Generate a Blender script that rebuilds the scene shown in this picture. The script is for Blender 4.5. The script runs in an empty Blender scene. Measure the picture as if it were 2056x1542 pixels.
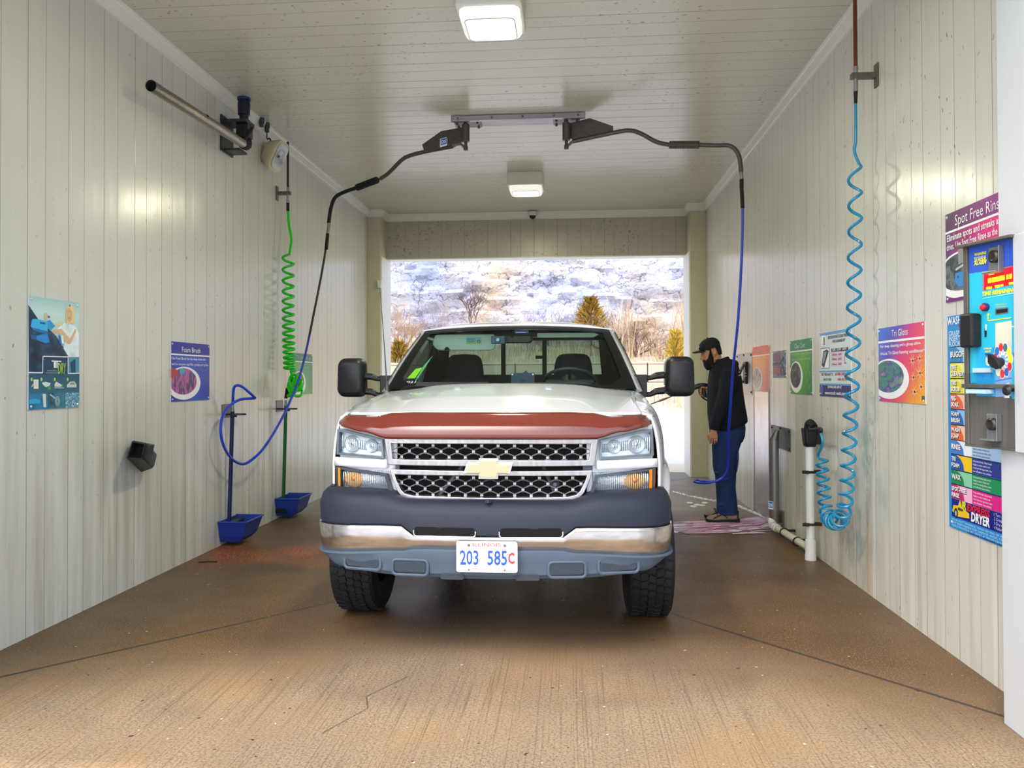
import bpy, bmesh, math, random
from mathutils import Vector, Matrix, noise
from math import sin, cos, pi, radians, atan2, sqrt
random.seed(7)
scene = bpy.context.scene
COL = scene.collection

# ---------------------------------------------------------------- camera
F = 1545.0; CH = 1.45; SH = -0.01934
cam_d = bpy.data.cameras.new('camera'); cam = bpy.data.objects.new('camera', cam_d); COL.objects.link(cam)
CR = Matrix.Rotation(radians(4.37), 3, 'Z') @ Matrix.Rotation(radians(90.7), 3, 'X') @ Matrix.Rotation(radians(-.2), 3, 'Z')
cam.matrix_world = Matrix.Translation((0, 0, CH)) @ CR.to_4x4()
cam_d.sensor_fit = 'HORIZONTAL'; cam_d.sensor_width = 36; cam_d.lens = F*36/2056
cam_d.shift_y = SH*F/2056; cam_d.clip_start = .05; cam_d.clip_end = 500
scene.camera = cam
def ray(u, v): return CR @ Vector(((u-1028)/F, -(v-771)/F+SH, -1))
def pY(u, v, Y): d = ray(u, v); return Vector((0, 0, CH)) + d*(Y/d.y)
def pX(u, v, X): d = ray(u, v); return Vector((0, 0, CH)) + d*(X/d.x)
def pZ(u, v, Z=0.0): d = ray(u, v); return Vector((0, 0, CH)) + d*((Z-CH)/d.z)

# ---------------------------------------------------------------- light and exposure
def srgb(h):
    if isinstance(h, str):
        h = h.lstrip('#'); h = [int(h[i:i+2], 16)/255 for i in (0, 2, 4)]
    return tuple((c/12.92 if c <= .04045 else ((c+.055)/1.055)**2.4) for c in h)
world = bpy.data.worlds.new('sky'); scene.world = world; world.use_nodes = True
wn = world.node_tree; bg = wn.nodes['Background']
sky = wn.nodes.new('ShaderNodeTexSky'); sky.sky_type = 'NISHITA'; sky.sun_disc = False
sky.sun_elevation = radians(52); sky.sun_rotation = radians(205); sky.air_density = 1.2; sky.dust_density = 3.0
hs = wn.nodes.new('ShaderNodeHueSaturation'); hs.inputs['Saturation'].default_value = .95
wn.links.new(sky.outputs[0], hs.inputs['Color']); wn.links.new(hs.outputs[0], bg.inputs[0]); bg.inputs[1].default_value = .46
sun_d = bpy.data.lights.new('sun', 'SUN'); sun = bpy.data.objects.new('sun', sun_d); COL.objects.link(sun)
sun_d.energy = 2.7; sun_d.angle = radians(1.5); sun_d.color = (1, .96, .90)
sun.rotation_euler = Vector((.58, -.06, .81)).to_track_quat('Z', 'Y').to_euler(); sun.location = (12, -5, 12)
scene.view_settings.view_transform = 'Standard'; scene.view_settings.look = 'None'
scene.view_settings.gamma = 1; scene.view_settings.exposure = .22; scene.view_settings.use_curve_mapping = False
LAMP_POWER = 40.0; LAMP_COL = (1.0, .98, .66)

# ---------------------------------------------------------------- materials
MATS = {}
def nt(m): return m.node_tree.nodes, m.node_tree.links
def mat(name, col, rough=.5, metal=0.0, noise_amt=.08, nscale=12, bump=0.0, bscale=60, coat=0.0, emit=None, estr=0.0, trans=0.0, alpha=1.0, spec=.5, ior=1.45, stretch=None):
    if name in MATS: return MATS[name]
    c = srgb(col) if isinstance(col, str) else col
    m = bpy.data.materials.new(name); m.use_nodes = True; N, L = nt(m); b = N['Principled BSDF']
    b.inputs['Roughness'].default_value = rough; b.inputs['Metallic'].default_value = metal
    b.inputs['Coat Weight'].default_value = coat; b.inputs['Specular IOR Level'].default_value = spec
    b.inputs['Transmission Weight'].default_value = trans; b.inputs['Alpha'].default_value = alpha; b.inputs['IOR'].default_value = ior
    if emit: b.inputs['Emission Color'].default_value = (*srgb(emit), 1); b.inputs['Emission Strength'].default_value = estr
    tc = N.new('ShaderNodeTexCoord'); mp = N.new('ShaderNodeMapping'); L.new(tc.outputs['Object'], mp.inputs[0])
    if stretch: mp.inputs['Scale'].default_value = stretch
    no = N.new('ShaderNodeTexNoise'); no.inputs['Scale'].default_value = nscale; no.inputs['Detail'].default_value = 5
    L.new(mp.outputs[0], no.inputs['Vector'])
    mx = N.new('ShaderNodeMix'); mx.data_type = 'RGBA'; mx.clamp_result = True
    mx.inputs[6].default_value = (*[max(0, x*(1-noise_amt)) for x in c], 1); mx.inputs[7].default_value = (*[min(1, x*(1+noise_amt)) for x in c], 1)
    L.new(no.outputs[0], mx.inputs[0]); L.new(mx.outputs[2], b.inputs['Base Color'])
    if bump:
        n2 = N.new('ShaderNodeTexNoise'); n2.inputs['Scale'].default_value = bscale; L.new(mp.outputs[0], n2.inputs['Vector'])
        bp = N.new('ShaderNodeBump'); bp.inputs['Strength'].default_value = bump; bp.inputs['Distance'].default_value = .01
        L.new(n2.outputs[0], bp.inputs['Height']); L.new(bp.outputs[0], b.inputs['Normal'])
    MATS[name] = m; return m
def flat(col, rough=.42): return mat('print_'+col.strip('#'), col, rough, noise_amt=.03)
def mth(N, L, op, a, b=None, c=None):
    n = N.new('ShaderNodeMath'); n.operation = op
    for i, x in enumerate((a, b, c)):
        if x is None: continue
        if isinstance(x, (int, float)): n.inputs[i].default_value = x
        else: L.new(x, n.inputs[i])
    return n.outputs[0]
def mixc(N, L, f, a, b, mode='MIX'):
    n = N.new('ShaderNodeMix'); n.data_type = 'RGBA'; n.blend_type = mode
    if isinstance(f, (int, float)): n.inputs[0].default_value = f
    else: L.new(f, n.inputs[0])
    for i, x in ((6, a), (7, b)):
        if isinstance(x, tuple): n.inputs[i].default_value = (*x[:3], 1)
        else: L.new(x, n.inputs[i])
    return n.outputs[2]
def noi(N, L, vec, scale, detail=4, sc=(1, 1, 1), rough=.5, off=(0, 0, 0)):
    mp = N.new('ShaderNodeMapping'); mp.inputs['Scale'].default_value = sc; mp.inputs['Location'].default_value = off; L.new(vec, mp.inputs[0])
    n = N.new('ShaderNodeTexNoise'); n.inputs['Scale'].default_value = scale; n.inputs['Detail'].default_value = detail; n.inputs['Roughness'].default_value = rough
    L.new(mp.outputs[0], n.inputs['Vector']); return n.outputs[0]
def ramp(N, L, f, stops):
    r = N.new('ShaderNodeValToRGB'); L.new(f, r.inputs[0]); e = r.color_ramp.elements
    while len(e) < len(stops): e.new(.5)
    for x, (p, c) in zip(e, stops): x.position = p; x.color = (*(c if not isinstance(c, (int, float)) else (c,)*3), 1)
    return r.outputs[0]
def lines(N, L, c, period, offs, w):
    out = None
    for o, ww in offs:
        f = mth(N, L, 'FRACT', mth(N, L, 'DIVIDE', mth(N, L, 'SUBTRACT', c, o-period/2), period))
        d = mth(N, L, 'ABSOLUTE', mth(N, L, 'SUBTRACT', f, .5))
        k = mth(N, L, 'SUBTRACT', 1.0, mth(N, L, 'DIVIDE', d, ww*w/period)); k = mth(N, L, 'MAXIMUM', k, 0.0)
        out = k if out is None else mth(N, L, 'MAXIMUM', out, k)
    return out
def panel_mat(name, axis, off, col='#d6d3c8', streak=True, specks=.57, rough=.22):
    m = bpy.data.materials.new(name); m.use_nodes = True; N, L = nt(m); b = N['Principled BSDF']
    tc = N.new('ShaderNodeTexCoord'); sx = N.new('ShaderNodeSeparateXYZ'); L.new(tc.outputs['Object'], sx.inputs[0])
    c = sx.outputs[axis]; v = tc.outputs['Object']
    g = lines(N, L, c, .358, [(off, 1.0), (off+.15, .7)], .0034)
    base = srgb(col)
    n1 = noi(N, L, v, 1.0, 3)
    colr = mixc(N, L, n1, tuple(x*.93 for x in base), tuple(min(1, x*1.06) for x in base))
    if streak:
        sc = (4.5, 4.5, .3)
        st = noi(N, L, v, 1.6, 5, sc, .6)
        z = sx.outputs[2]
        low = mth(N, L, 'MULTIPLY', mth(N, L, 'SUBTRACT', 1.9, z), .8); low = mth(N, L, 'MINIMUM', mth(N, L, 'MAXIMUM', low, .12), 1.0)
        s = ramp(N, L, st, [(.50, 0.0), (.68, 1.0)])
        s = mth(N, L, 'MULTIPLY', s, mth(N, L, 'MULTIPLY', low, .45))
        colr = mixc(N, L, s, colr, srgb('#9a9170'))
        s2 = ramp(N, L, noi(N, L, v, 2.3, 4, (6, 6, .22), .5, (3, 1, 0)), [(.52, 0.0), (.72, 1.0)])
        colr = mixc(N, L, mth(N, L, 'MULTIPLY', s2, mth(N, L, 'MULTIPLY', low, .45)), colr, srgb('#f0f0ea'))
    if streak:      # bluish soap residue on the right wall round the hanging coil, rusty run beside it
        x_, y_ = sx.outputs[0], sx.outputs[1]
        def box(c_, a_, w_): return ramp(N, L, mth(N, L, 'ABSOLUTE', mth(N, L, 'SUBTRACT', c_, a_)), [(w_*.35, 1.0), (w_, 0.0)])
        k_ = mth(N, L, 'MULTIPLY', mth(N, L, 'MULTIPLY', box(y_, 5.42, .50), box(z, .75, .85)), mth(N, L, 'GREATER_THAN', x_, 0.0))
        k_ = mth(N, L, 'MULTIPLY', k_, ramp(N, L, noi(N, L, v, 5, 5, (1, 1, .5), .6, (1, 4, 2)), [(.46, 0.0), (.62, .75)])); colr = mixc(N, L, k_, colr, srgb('#86a3a0'))
        k_ = mth(N, L, 'MULTIPLY', mth(N, L, 'MULTIPLY', box(y_, 5.33, .05), box(z, .25, .55)), mth(N, L, 'GREATER_THAN', x_, 0.0)); colr = mixc(N, L, mth(N, L, 'MULTIPLY', k_, .35), colr, srgb('#b98c3c'))
    sp = noi(N, L, v, 34, 2, (1, 1, .55) if streak else (.6, 1, 1), .5)
    big = ramp(N, L, noi(N, L, v, .9, 2, off=(5, 2, 1)), [(.45, 0.0), (.62, 1.0)])
    spk = mth(N, L, 'MULTIPLY', ramp(N, L, sp, [(specks+.13, 0.0), (specks+.15, 1.0)]), mth(N, L, 'ADD', mth(N, L, 'MULTIPLY', big, .65), .2))
    colr = mixc(N, L, mth(N, L, 'MULTIPLY', spk, .75), colr, srgb('#4a4036'))
    colr = mixc(N, L, mth(N, L, 'MULTIPLY', g, .70), colr, srgb('#4a4739'))
    L.new(colr, b.inputs['Base Color'])
    b.inputs['Roughness'].default_value = rough
    wv = noi(N, L, v, 2.2, 2, (1.2, 1.2, .25) if streak else (.8, .8, .8))
    fine = mth(N, L, 'SINE', mth(N, L, 'MULTIPLY', c, 2*pi/.0448))
    h = mth(N, L, 'ADD', mth(N, L, 'MULTIPLY', wv, 1.2), mth(N, L, 'MULTIPLY', g, -.45)); h = mth(N, L, 'ADD', h, mth(N, L, 'MULTIPLY', fine, .003))
    bp = N.new('ShaderNodeBump'); bp.inputs['Strength'].default_value = .55; bp.inputs['Distance'].default_value = .012
    L.new(h, bp.inputs['Height']); L.new(bp.outputs[0], b.inputs['Normal'])
    MATS[name] = m; return m
def seg_line(N, L, x, y, a, b_, w):
    ax, ay = a; bx, by = b_; ln = math.hypot(bx-ax, by-ay); nx, ny = -(by-ay)/ln, (bx-ax)/ln; tx, ty = (bx-ax)/ln, (by-ay)/ln
    d = mth(N, L, 'ABSOLUTE', mth(N, L, 'ADD', mth(N, L, 'ADD', mth(N, L, 'MULTIPLY', x, nx), mth(N, L, 'MULTIPLY', y, ny)), -(ax*nx+ay*ny)))
    t = mth(N, L, 'ADD', mth(N, L, 'ADD', mth(N, L, 'MULTIPLY', x, tx), mth(N, L, 'MULTIPLY', y, ty)), -(ax*tx+ay*ty))
    k = mth(N, L, 'MAXIMUM', mth(N, L, 'SUBTRACT', 1.0, mth(N, L, 'DIVIDE', d, w)), 0.0)
    k = mth(N, L, 'MULTIPLY', k, mth(N, L, 'GREATER_THAN', t, 0.0)); return mth(N, L, 'MULTIPLY', k, mth(N, L, 'LESS_THAN', t, ln))
def floor_mat():
    m = bpy.data.materials.new('wet_concrete'); m.use_nodes = True; N, L = nt(m); b = N['Principled BSDF']
    tc = N.new('ShaderNodeTexCoord'); v = tc.outputs['Object']; sx = N.new('ShaderNodeSeparateXYZ'); L.new(v, sx.inputs[0]); x, y = sx.outputs[0], sx.outputs[1]
    wn_ = mth(N, L, 'MULTIPLY', mth(N, L, 'SUBTRACT', noi(N, L, v, .9, 3), .5), .9)
    # wet area: beyond a wavy line, wetter round the drain
    yy = mth(N, L, 'ADD', y, wn_)
    ax = mth(N, L, 'MULTIPLY', mth(N, L, 'ABSOLUTE', mth(N, L, 'ADD', x, .45)), .38)
    wet = mth(N, L, 'SUBTRACT', mth(N, L, 'ADD', yy, ax), 3.95); wet = mth(N, L, 'MINIMUM', mth(N, L, 'MAXIMUM', mth(N, L, 'MULTIPLY', wet, 1.1), 0.0), 1.0)
    dry1 = mixc(N, L, noi(N, L, v, 3.5, 6), srgb('#84715a'), srgb('#ab9577'))
    grit = noi(N, L, v, 90, 3, rough=.7)
    dry = mixc(N, L, ramp(N, L, grit, [(.38, 1.0), (.55, 0.0)]), dry1, srgb('#6f5e4d'))
    dry = mixc(N, L, ramp(N, L, noi(N, L, v, 1.3, 3, off=(2, 7, 0)), [(.45, 0.0), (.66, .35)]), dry, srgb('#a8834f'))
    wc = mixc(N, L, noi(N, L, v, 2.2, 6, off=(4, 0, 0)), srgb('#42301f'), srgb('#634a33'))
    wc = mixc(N, L, ramp(N, L, noi(N, L, v, .8, 4, off=(9, 3, 0)), [(.46, 0.0), (.66, .8)]), wc, srgb('#5f4526'))
    wc = mixc(N, L, ramp(N, L, noi(N, L, v, 110, 2, rough=.8), [(.56, 0.0), (.64, .85)]), wc, srgb('#a88452'))
    spot = noi(N, L, v, 55, 2, rough=.6, off=(0, 5, 1)); 
    rust = mth(N, L, 'MULTIPLY', ramp(N, L, mth(N, L, 'ABSOLUTE', mth(N, L, 'SUBTRACT', y, 6.25)), [(0.0, 1.0), (.55, 0.0)]), mth(N, L, 'LESS_THAN', x, -1.4))
    rr = mth(N, L, 'MULTIPLY', rust, ramp(N, L, noi(N, L, v, 1.9, 4), [(.40, 0.0), (.60, .85)]))
    wc = mixc(N, L, rr, wc, srgb('#8f3c14'))
    wc = mixc(N, L, mth(N, L, 'MULTIPLY', rr, ramp(N, L, spot, [(.55, 0.0), (.62, 1.0)])), wc, srgb('#e59a4c'))
    truck_strip = mth(N, L, 'MULTIPLY', ramp(N, L, mth(N, L, 'ABSOLUTE', mth(N, L, 'ADD', x, .40)), [(.35, 1.0), (.95, 0.0)]), mth(N, L, 'MINIMUM', mth(N, L, 'MAXIMUM', mth(N, L, 'MULTIPLY', mth(N, L, 'SUBTRACT', y, 3.75), .8), 0.0), 1.0))  # darker, smoother strip of floor in line with the truck
    wc = mixc(N, L, mth(N, L, 'MULTIPLY', truck_strip, .85), wc, srgb('#1a1614'))
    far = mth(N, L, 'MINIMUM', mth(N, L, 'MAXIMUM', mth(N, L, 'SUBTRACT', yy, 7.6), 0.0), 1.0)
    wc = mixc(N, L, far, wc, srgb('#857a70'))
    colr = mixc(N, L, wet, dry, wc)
    # broom lines running along the bay, strongest where dry
    br = noi(N, L, v, 1.0, 3, (120, 1.0, 1), .6); brl = ramp(N, L, br, [(.36, 1.0), (.47, 0.0)])
    dryf = mth(N, L, 'SUBTRACT', 1.0, mth(N, L, 'MULTIPLY', wet, .85))
    colr = mixc(N, L, mth(N, L, 'MULTIPLY', mth(N, L, 'MULTIPLY', brl, dryf), .5), colr, srgb('#5f4d3c'))
    rad = [((-3.1, 3.24), (-2.0, 4.42), .016), ((-2.0, 4.42), (-.5, 6.1), .013), ((1.98, 3.3), (.75, 4.65), .016), ((.75, 4.65), (-.4, 6.05), .013), ((1.75, 11.40), (-.4, 9.0), .02), ((-2.86, 11.4), (-.4, 9.0), .02)]
    for a, b_, w in rad:
        k = seg_line(N, L, x, y, a, b_, w); colr = mixc(N, L, mth(N, L, 'MINIMUM', mth(N, L, 'MULTIPLY', k, 1.6), .9), colr, srgb('#2f2822'))
    crk = [((-1.02, 3.1), (-.90, 3.35), .006), ((-.90, 3.35), (-.94, 3.47), .006), ((-.94, 3.47), (-.80, 3.72), .006)]
    for a, b_, w in crk:
        k = seg_line(N, L, mth(N, L, 'ADD', x, mth(N, L, 'MULTIPLY', wn_, .05)), y, a, b_, w); colr = mixc(N, L, mth(N, L, 'MULTIPLY', k, .9), colr, srgb('#3a2a20'))
    fleck = noi(N, L, v, 26, 1, off=(1, 1, 4)); colr = mixc(N, L, ramp(N, L, fleck, [(.755, 0.0), (.77, .9)]), colr, srgb('#241c16'))
    fl2 = noi(N, L, v, 31, 1, off=(8, 3, 2)); colr = mixc(N, L, ramp(N, L, fl2, [(.775, 0.0), (.79, .8)]), colr, srgb('#d8cdbc'))
    L.new(colr, b.inputs['Base Color'])
    r = mth(N, L, 'SUBTRACT', .82, mth(N, L, 'MULTIPLY', wet, .36)); r = mth(N, L, 'SUBTRACT', r, mth(N, L, 'MULTIPLY', truck_strip, .20))
    r = mth(N, L, 'ADD', r, mth(N, L, 'MULTIPLY', mth(N, L, 'SUBTRACT', noi(N, L, v, 2.5, 4), .5), .3)); L.new(r, b.inputs['Roughness'])
    h = mth(N, L, 'ADD', mth(N, L, 'MULTIPLY', grit, .5), mth(N, L, 'MULTIPLY', mth(N, L, 'MULTIPLY', brl, dryf), -.8))
    bp = N.new('ShaderNodeBump'); bp.inputs['Strength'].default_value = .35; bp.inputs['Distance'].default_value = .006
    L.new(h, bp.inputs['Height']); L.new(bp.outputs[0], b.inputs['Normal'])
    return m
def steel_mat(name, col='#9a958e', rough=.35, metal=.85, vert=True):
    if name in MATS: return MATS[name]
    m = bpy.data.materials.new(name); m.use_nodes = True; N, L = nt(m); b = N['Principled BSDF']
    tc = N.new('ShaderNodeTexCoord'); v = tc.outputs['Object']; c = srgb(col)
    n = noi(N, L, v, 3, 4, (18, 18, 1) if vert else (1, 18, 18)); n2 = noi(N, L, v, 4, 4)
    colr = mixc(N, L, n, tuple(x*.6 for x in c), tuple(min(1, x*1.35) for x in c)); L.new(colr, b.inputs['Base Color'])
    b.inputs['Metallic'].default_value = metal; L.new(mth(N, L, 'ADD', mth(N, L, 'MULTIPLY', n2, .3), rough-.15), b.inputs['Roughness'])
    MATS[name] = m; return m
WHITE = mat('white_paint', '#e8eef4', .16, coat=.8, noise_amt=.02)
TRIMW = mat('white_trim', '#dcdad0', .35, noise_amt=.05)
BLACKP = mat('black_plastic', '#16181c', .42, bump=.15, bscale=150)
RUBBER = mat('black_rubber', '#15161a', .75, bump=.3, bscale=90)
DARK = mat('dark_void', '#050506', .9)
CHROME = mat('chrome', '#dedede', .08, 1.0, noise_amt=.03)
STEEL = steel_mat('stainless_steel'); GALV = steel_mat('galvanised_steel', '#8d8f92', .42, .7)
DSTEEL = steel_mat('weathered_steel', '#6f6a64', .45, .6); BLUEHOSE = mat('blue_hose', '#1633b8', .35, noise_amt=.1)
BROWNP = mat('brown_hose', '#6b2a1c', .5); SCREW = mat('screw_metal', '#e2e2de', .3, .5)

# ---------------------------------------------------------------- mesh helpers
class MB:
    def __init__(s): s.v = []; s.f = []; s.m = []; s.cur = 0
    def mi(s, i): s.cur = i; return s
    def add(s, vs, fs):
        o = len(s.v); s.v += [tuple(p) for p in vs]; s.f += [tuple(i+o for i in f) for f in fs]; s.m += [s.cur]*len(fs); return s
    def box(s, a, b, M=None):
        (x0, y0, z0), (x1, y1, z1) = a, b
        vs = [Vector(p) for p in ((x0, y0, z0), (x1, y0, z0), (x1, y1, z0), (x0, y1, z0), (x0, y0, z1), (x1, y0, z1), (x1, y1, z1), (x0, y1, z1))]
        if M: vs = [M @ p for p in vs]
        return s.add(vs, [(0, 3, 2, 1), (4, 5, 6, 7), (0, 1, 5, 4), (1, 2, 6, 5), (2, 3, 7, 6), (3, 0, 4, 7)])
    def rbox(s, c, size, r=.02, M=None, k=3):      # box with rounded vertical-axis corners (in local xy) - extruded along z
        sx, sy, sz = [q/2 for q in size]; pts = []
        for cx, cy, a0 in ((sx-r, sy-r, 0), (-sx+r, sy-r, pi/2), (-sx+r, -sy+r, pi), (sx-r, -sy+r, 1.5*pi)):
            for i in range(k+1): a = a0+i*pi/2/k; pts.append((cx+r*cos(a), cy+r*sin(a)))
        return s.prism(pts, -sz, sz, (M or Matrix()) @ Matrix.Translation(c) if M else Matrix.Translation(c))
    def prism(s, pts, z0, z1, M=None):
        n = len(pts); vs = [Vector((x, y, z0)) for x, y in pts]+[Vector((x, y, z1)) for x, y in pts]
        if M: vs = [M @ p for p in vs]
        return s.add(vs, [tuple(range(n-1, -1, -1)), tuple(range(n, 2*n))]+[(i, (i+1) % n, n+(i+1) % n, n+i) for i in range(n)])
    def tube(s, pts, r, n=10, caps=True, flat_=1.0):
        pts = [Vector(p) for p in pts]; m = len(pts); rs = r if isinstance(r, (list, tuple)) else [r]*m
        t0 = (pts[1]-pts[0]).normalized(); up = Vector((0, 0, 1)) if abs(t0.z) < .9 else Vector((0, 1, 0)); nn = (up - t0*up.dot(t0)).normalized(); vs = []
        for i in range(m):
            t = (pts[min(i+1, m-1)]-pts[max(i-1, 0)]).normalized(); nn = (nn - t*nn.dot(t)); nn = nn.normalized() if nn.length > 1e-6 else Vector((1, 0, 0)); bb = t.cross(nn)
            for k in range(n): a = 2*pi*k/n; vs.append(pts[i]+(nn*cos(a)+bb*sin(a)*flat_)*rs[i])
        fs = [(i*n+k, i*n+(k+1) % n, (i+1)*n+(k+1) % n, (i+1)*n+k) for i in range(m-1) for k in range(n)]
        if caps: fs += [tuple(range(n-1, -1, -1)), tuple((m-1)*n+k for k in range(n))]
        return s.add(vs, fs)
    def lathe(s, prof, o=(0, 0, 0), ax=(0, 0, 1), n=24, caps=True):     # prof: (r, h)
        ax = Vector(ax).normalized(); a = ax.orthogonal().normalized(); b = ax.cross(a); o = Vector(o); vs = []
        for r, h in prof:
            for k in range(n): t = 2*pi*k/n; vs.append(o+ax*h+(a*cos(t)+b*sin(t))*r)
        m = len(prof); fs = [(i*n+k, i*n+(k+1) % n, (i+1)*n+(k+1) % n, (i+1)*n+k) for i in range(m-1) for k in range(n)]
        if caps: fs += [tuple(range(n-1, -1, -1)), tuple((m-1)*n+k for k in range(n))]
        return s.add(vs, fs)
    def grid(s, fn, nu, nv, closed_u=False):
        vs = [fn(i/nu, j/nv) for j in range(nv+1) for i in range(nu+1)]; w = nu+1
        return s.add(vs, [(j*w+i, j*w+i+1, (j+1)*w+i+1, (j+1)*w+i) for j in range(nv) for i in range(nu)])
    def loft(s, rings, caps=True):
        n = len(rings[0]); vs = [p for r in rings for p in r]; m = len(rings)
        fs = [(i*n+k, i*n+(k+1) % n, (i+1)*n+(k+1) % n, (i+1)*n+k) for i in range(m-1) for k in range(n)]
        if caps: fs += [tuple(range(n-1, -1, -1)), tuple((m-1)*n+k for k in range(n))]
        return s.add(vs, fs)
    def ell(s, c, r, n=16, m=10, M=None):
        c = Vector(c); rings = []
        for j in range(m+1):
            t = -pi/2+pi*j/m; cr = max(cos(t), 1e-3)
            rings.append([c+((M @ Vector((r[0]*cr*cos(2*pi*k/n), r[1]*cr*sin(2*pi*k/n), r[2]*sin(t)))) if M else Vector((r[0]*cr*cos(2*pi*k/n), r[1]*cr*sin(2*pi*k/n), r[2]*sin(t)))) for k in range(n)])
        return s.loft(rings)
    def build(s, name, mats, parent=None, smooth=False, bevel=0, seg=2, subd=0, solid=0, ang=40, rec=True):
        me = bpy.data.meshes.new(name); me.from_pydata(s.v, [], s.f)
        for m in (mats if isinstance(mats, (list, tuple)) else [mats]): me.materials.append(m)
        for p, i in zip(me.polygons, s.m): p.material_index = i
        if rec:
            bm = bmesh.new(); bm.from_mesh(me); bmesh.ops.remove_doubles(bm, verts=bm.verts, dist=1e-5); bmesh.ops.recalc_face_normals(bm, faces=bm.faces); bm.to_mesh(me); bm.free()
        me.validate(); me.update()
        if smooth:
            me.polygons.foreach_set('use_smooth', [True]*len(me.polygons)); me.set_sharp_from_angle(angle=radians(ang))
        o = bpy.data.objects.new(name, me); COL.objects.link(o)
        if solid: d = o.modifiers.new('solid', 'SOLIDIFY'); d.thickness = solid; d.offset = 0
        if subd: d = o.modifiers.new('sub', 'SUBSURF'); d.levels = d.render_levels = subd
        if bevel: d = o.modifiers.new('bevel', 'BEVEL'); d.width = bevel; d.segments = seg; d.limit_method = 'ANGLE'; d.angle_limit = radians(35)
        if parent: o.parent = parent; o.matrix_parent_inverse = parent.matrix_basis.inverted()
        return o
def tag(o, label=None, cat=None, group=None, kind=None):
    if label: o['label'] = label
    if cat: o['category'] = cat
    if group: o['group'] = group
    if kind: o['kind'] = kind
    return o
def thing(name, loc, label, cat, group=None, kind=None):
    o = bpy.data.objects.new(name, None); o.empty_display_size = .1; o.location = loc; COL.objects.link(o); return tag(o, label, cat, group, kind)
def one(o, label, cat, group=None, kind=None): return tag(o, label, cat, group, kind)
def struct(o): o['kind'] = 'structure'; return o
def bez(pts, n=8):      # Catmull-Rom through points
    P = [Vector(p) for p in pts]; P = [P[0]*2-P[1]]+P+[P[-1]*2-P[-2]]; out = []
    for i in range(1, len(P)-2):
        for k in range(n):
            t = k/n; a, b, c, d = P[i-1:i+3]
            out.append(.5*((2*b)+(c-a)*t+(2*a-5*b+4*c-d)*t*t+(3*b-a-3*c+d)*t**3))
    return out+[P[-2]]
_tc = {}
def text_geo(txt, size=1.0, bold=0.0, align='CENTER', res=2):
    key = (txt, bold, align)
    if key not in _tc:
        cu = bpy.data.curves.new('t', 'FONT'); cu.body = txt; cu.size = 1; cu.align_x = align; cu.offset = bold; cu.resolution_u = res
        ob = bpy.data.objects.new('t', cu); COL.objects.link(ob); dg = bpy.context.evaluated_depsgraph_get(); ev = ob.evaluated_get(dg); me = ev.to_mesh()
        _tc[key] = ([tuple(v.co) for v in me.vertices], [tuple(p.vertices) for p in me.polygons]); ev.to_mesh_clear(); bpy.data.objects.remove(ob); bpy.data.curves.remove(cu)
    vs, fs = _tc[key]; return [(x*size, y*size) for x, y, z in vs], fs
class Canvas:           # flat printing on a plane: s to the reader's right, t up, n towards the reader
    def __init__(c, o, s, t, n): c.o = Vector(o); c.s = Vector(s).normalized(); c.t = Vector(t).normalized(); c.n = Vector(n).normalized(); c.mb = {}; c.k = 1
    def P(c, s, t, k=None): return c.o+c.s*s+c.t*t+c.n*(.0006*(c.k if k is None else k))
    def L(c, part, matl, k=None):
        if k is not None: c.k = k
        d = c.mb.setdefault(part, (MB(), [])); 
        if matl not in d[1]: d[1].append(matl)
        d[0].mi(d[1].index(matl)); return d[0]
    def poly(c, pts, matl, k=1, part='picture'):
        c.L(part, matl, k).add([c.P(*p) for p in pts], [tuple(range(len(pts)))]); return c
    def rect(c, a, b, matl, k=1, part='picture'): return c.poly([(a[0], a[1]), (b[0], a[1]), (b[0], b[1]), (a[0], b[1])], matl, k, part)
    def ellipse(c, ctr, r, matl, k=1, part='picture', clip=None, n=36):
        pts = [(ctr[0]+r[0]*cos(2*pi*i/n), ctr[1]+r[1]*sin(2*pi*i/n)) for i in range(n)]
        if clip: pts = [(min(max(x, clip[0]), clip[2]), min(max(y, clip[1]), clip[3])) for x, y in pts]
        return c.poly(pts, matl, k, part)
    def line(c, pts, w, matl, k=1, part='picture'):
        for a, b in zip(pts, pts[1:]):
            d = Vector((b[0]-a[0], b[1]-a[1])); 
            if d.length < 1e-6: continue
            q = Vector((-d.y, d.x)).normalized()*w/2; c.poly([(a[0]+q.x, a[1]+q.y), (b[0]+q.x, b[1]+q.y), (b[0]-q.x, b[1]-q.y), (a[0]-q.x, a[1]-q.y)], matl, k, part)
        return c
    def text(c, txt, pos, h, matl, k=4, w=None, part='lettering', bold=0.0, align='CENTER', slant=0.0, rot=0.0):
        vs, fs = text_geo(txt, 1.0, bold, align); 
        if not vs: return c
        xs = [p[0] for p in vs]; wid = max(xs)-min(xs); sx = h/.7; 
        if w: sx = w/wid
        sy = h/.7; mn = min(xs) if align == 'LEFT' else (max(xs)+min(xs))/2; ca, sa = cos(rot), sin(rot); out = []
        for x, y in vs:
            X = (x-mn)*sx+slant*y*sy; Y = y*sy; out.append(c.P(pos[0]+X*ca-Y*sa, pos[1]+X*sa+Y*ca, k))
        c.L(part, matl).add(out, fs); return c
    def finish(c, parent):
        for part, (mb, ms) in c.mb.items(): mb.build(part, ms, parent, rec=False)
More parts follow.
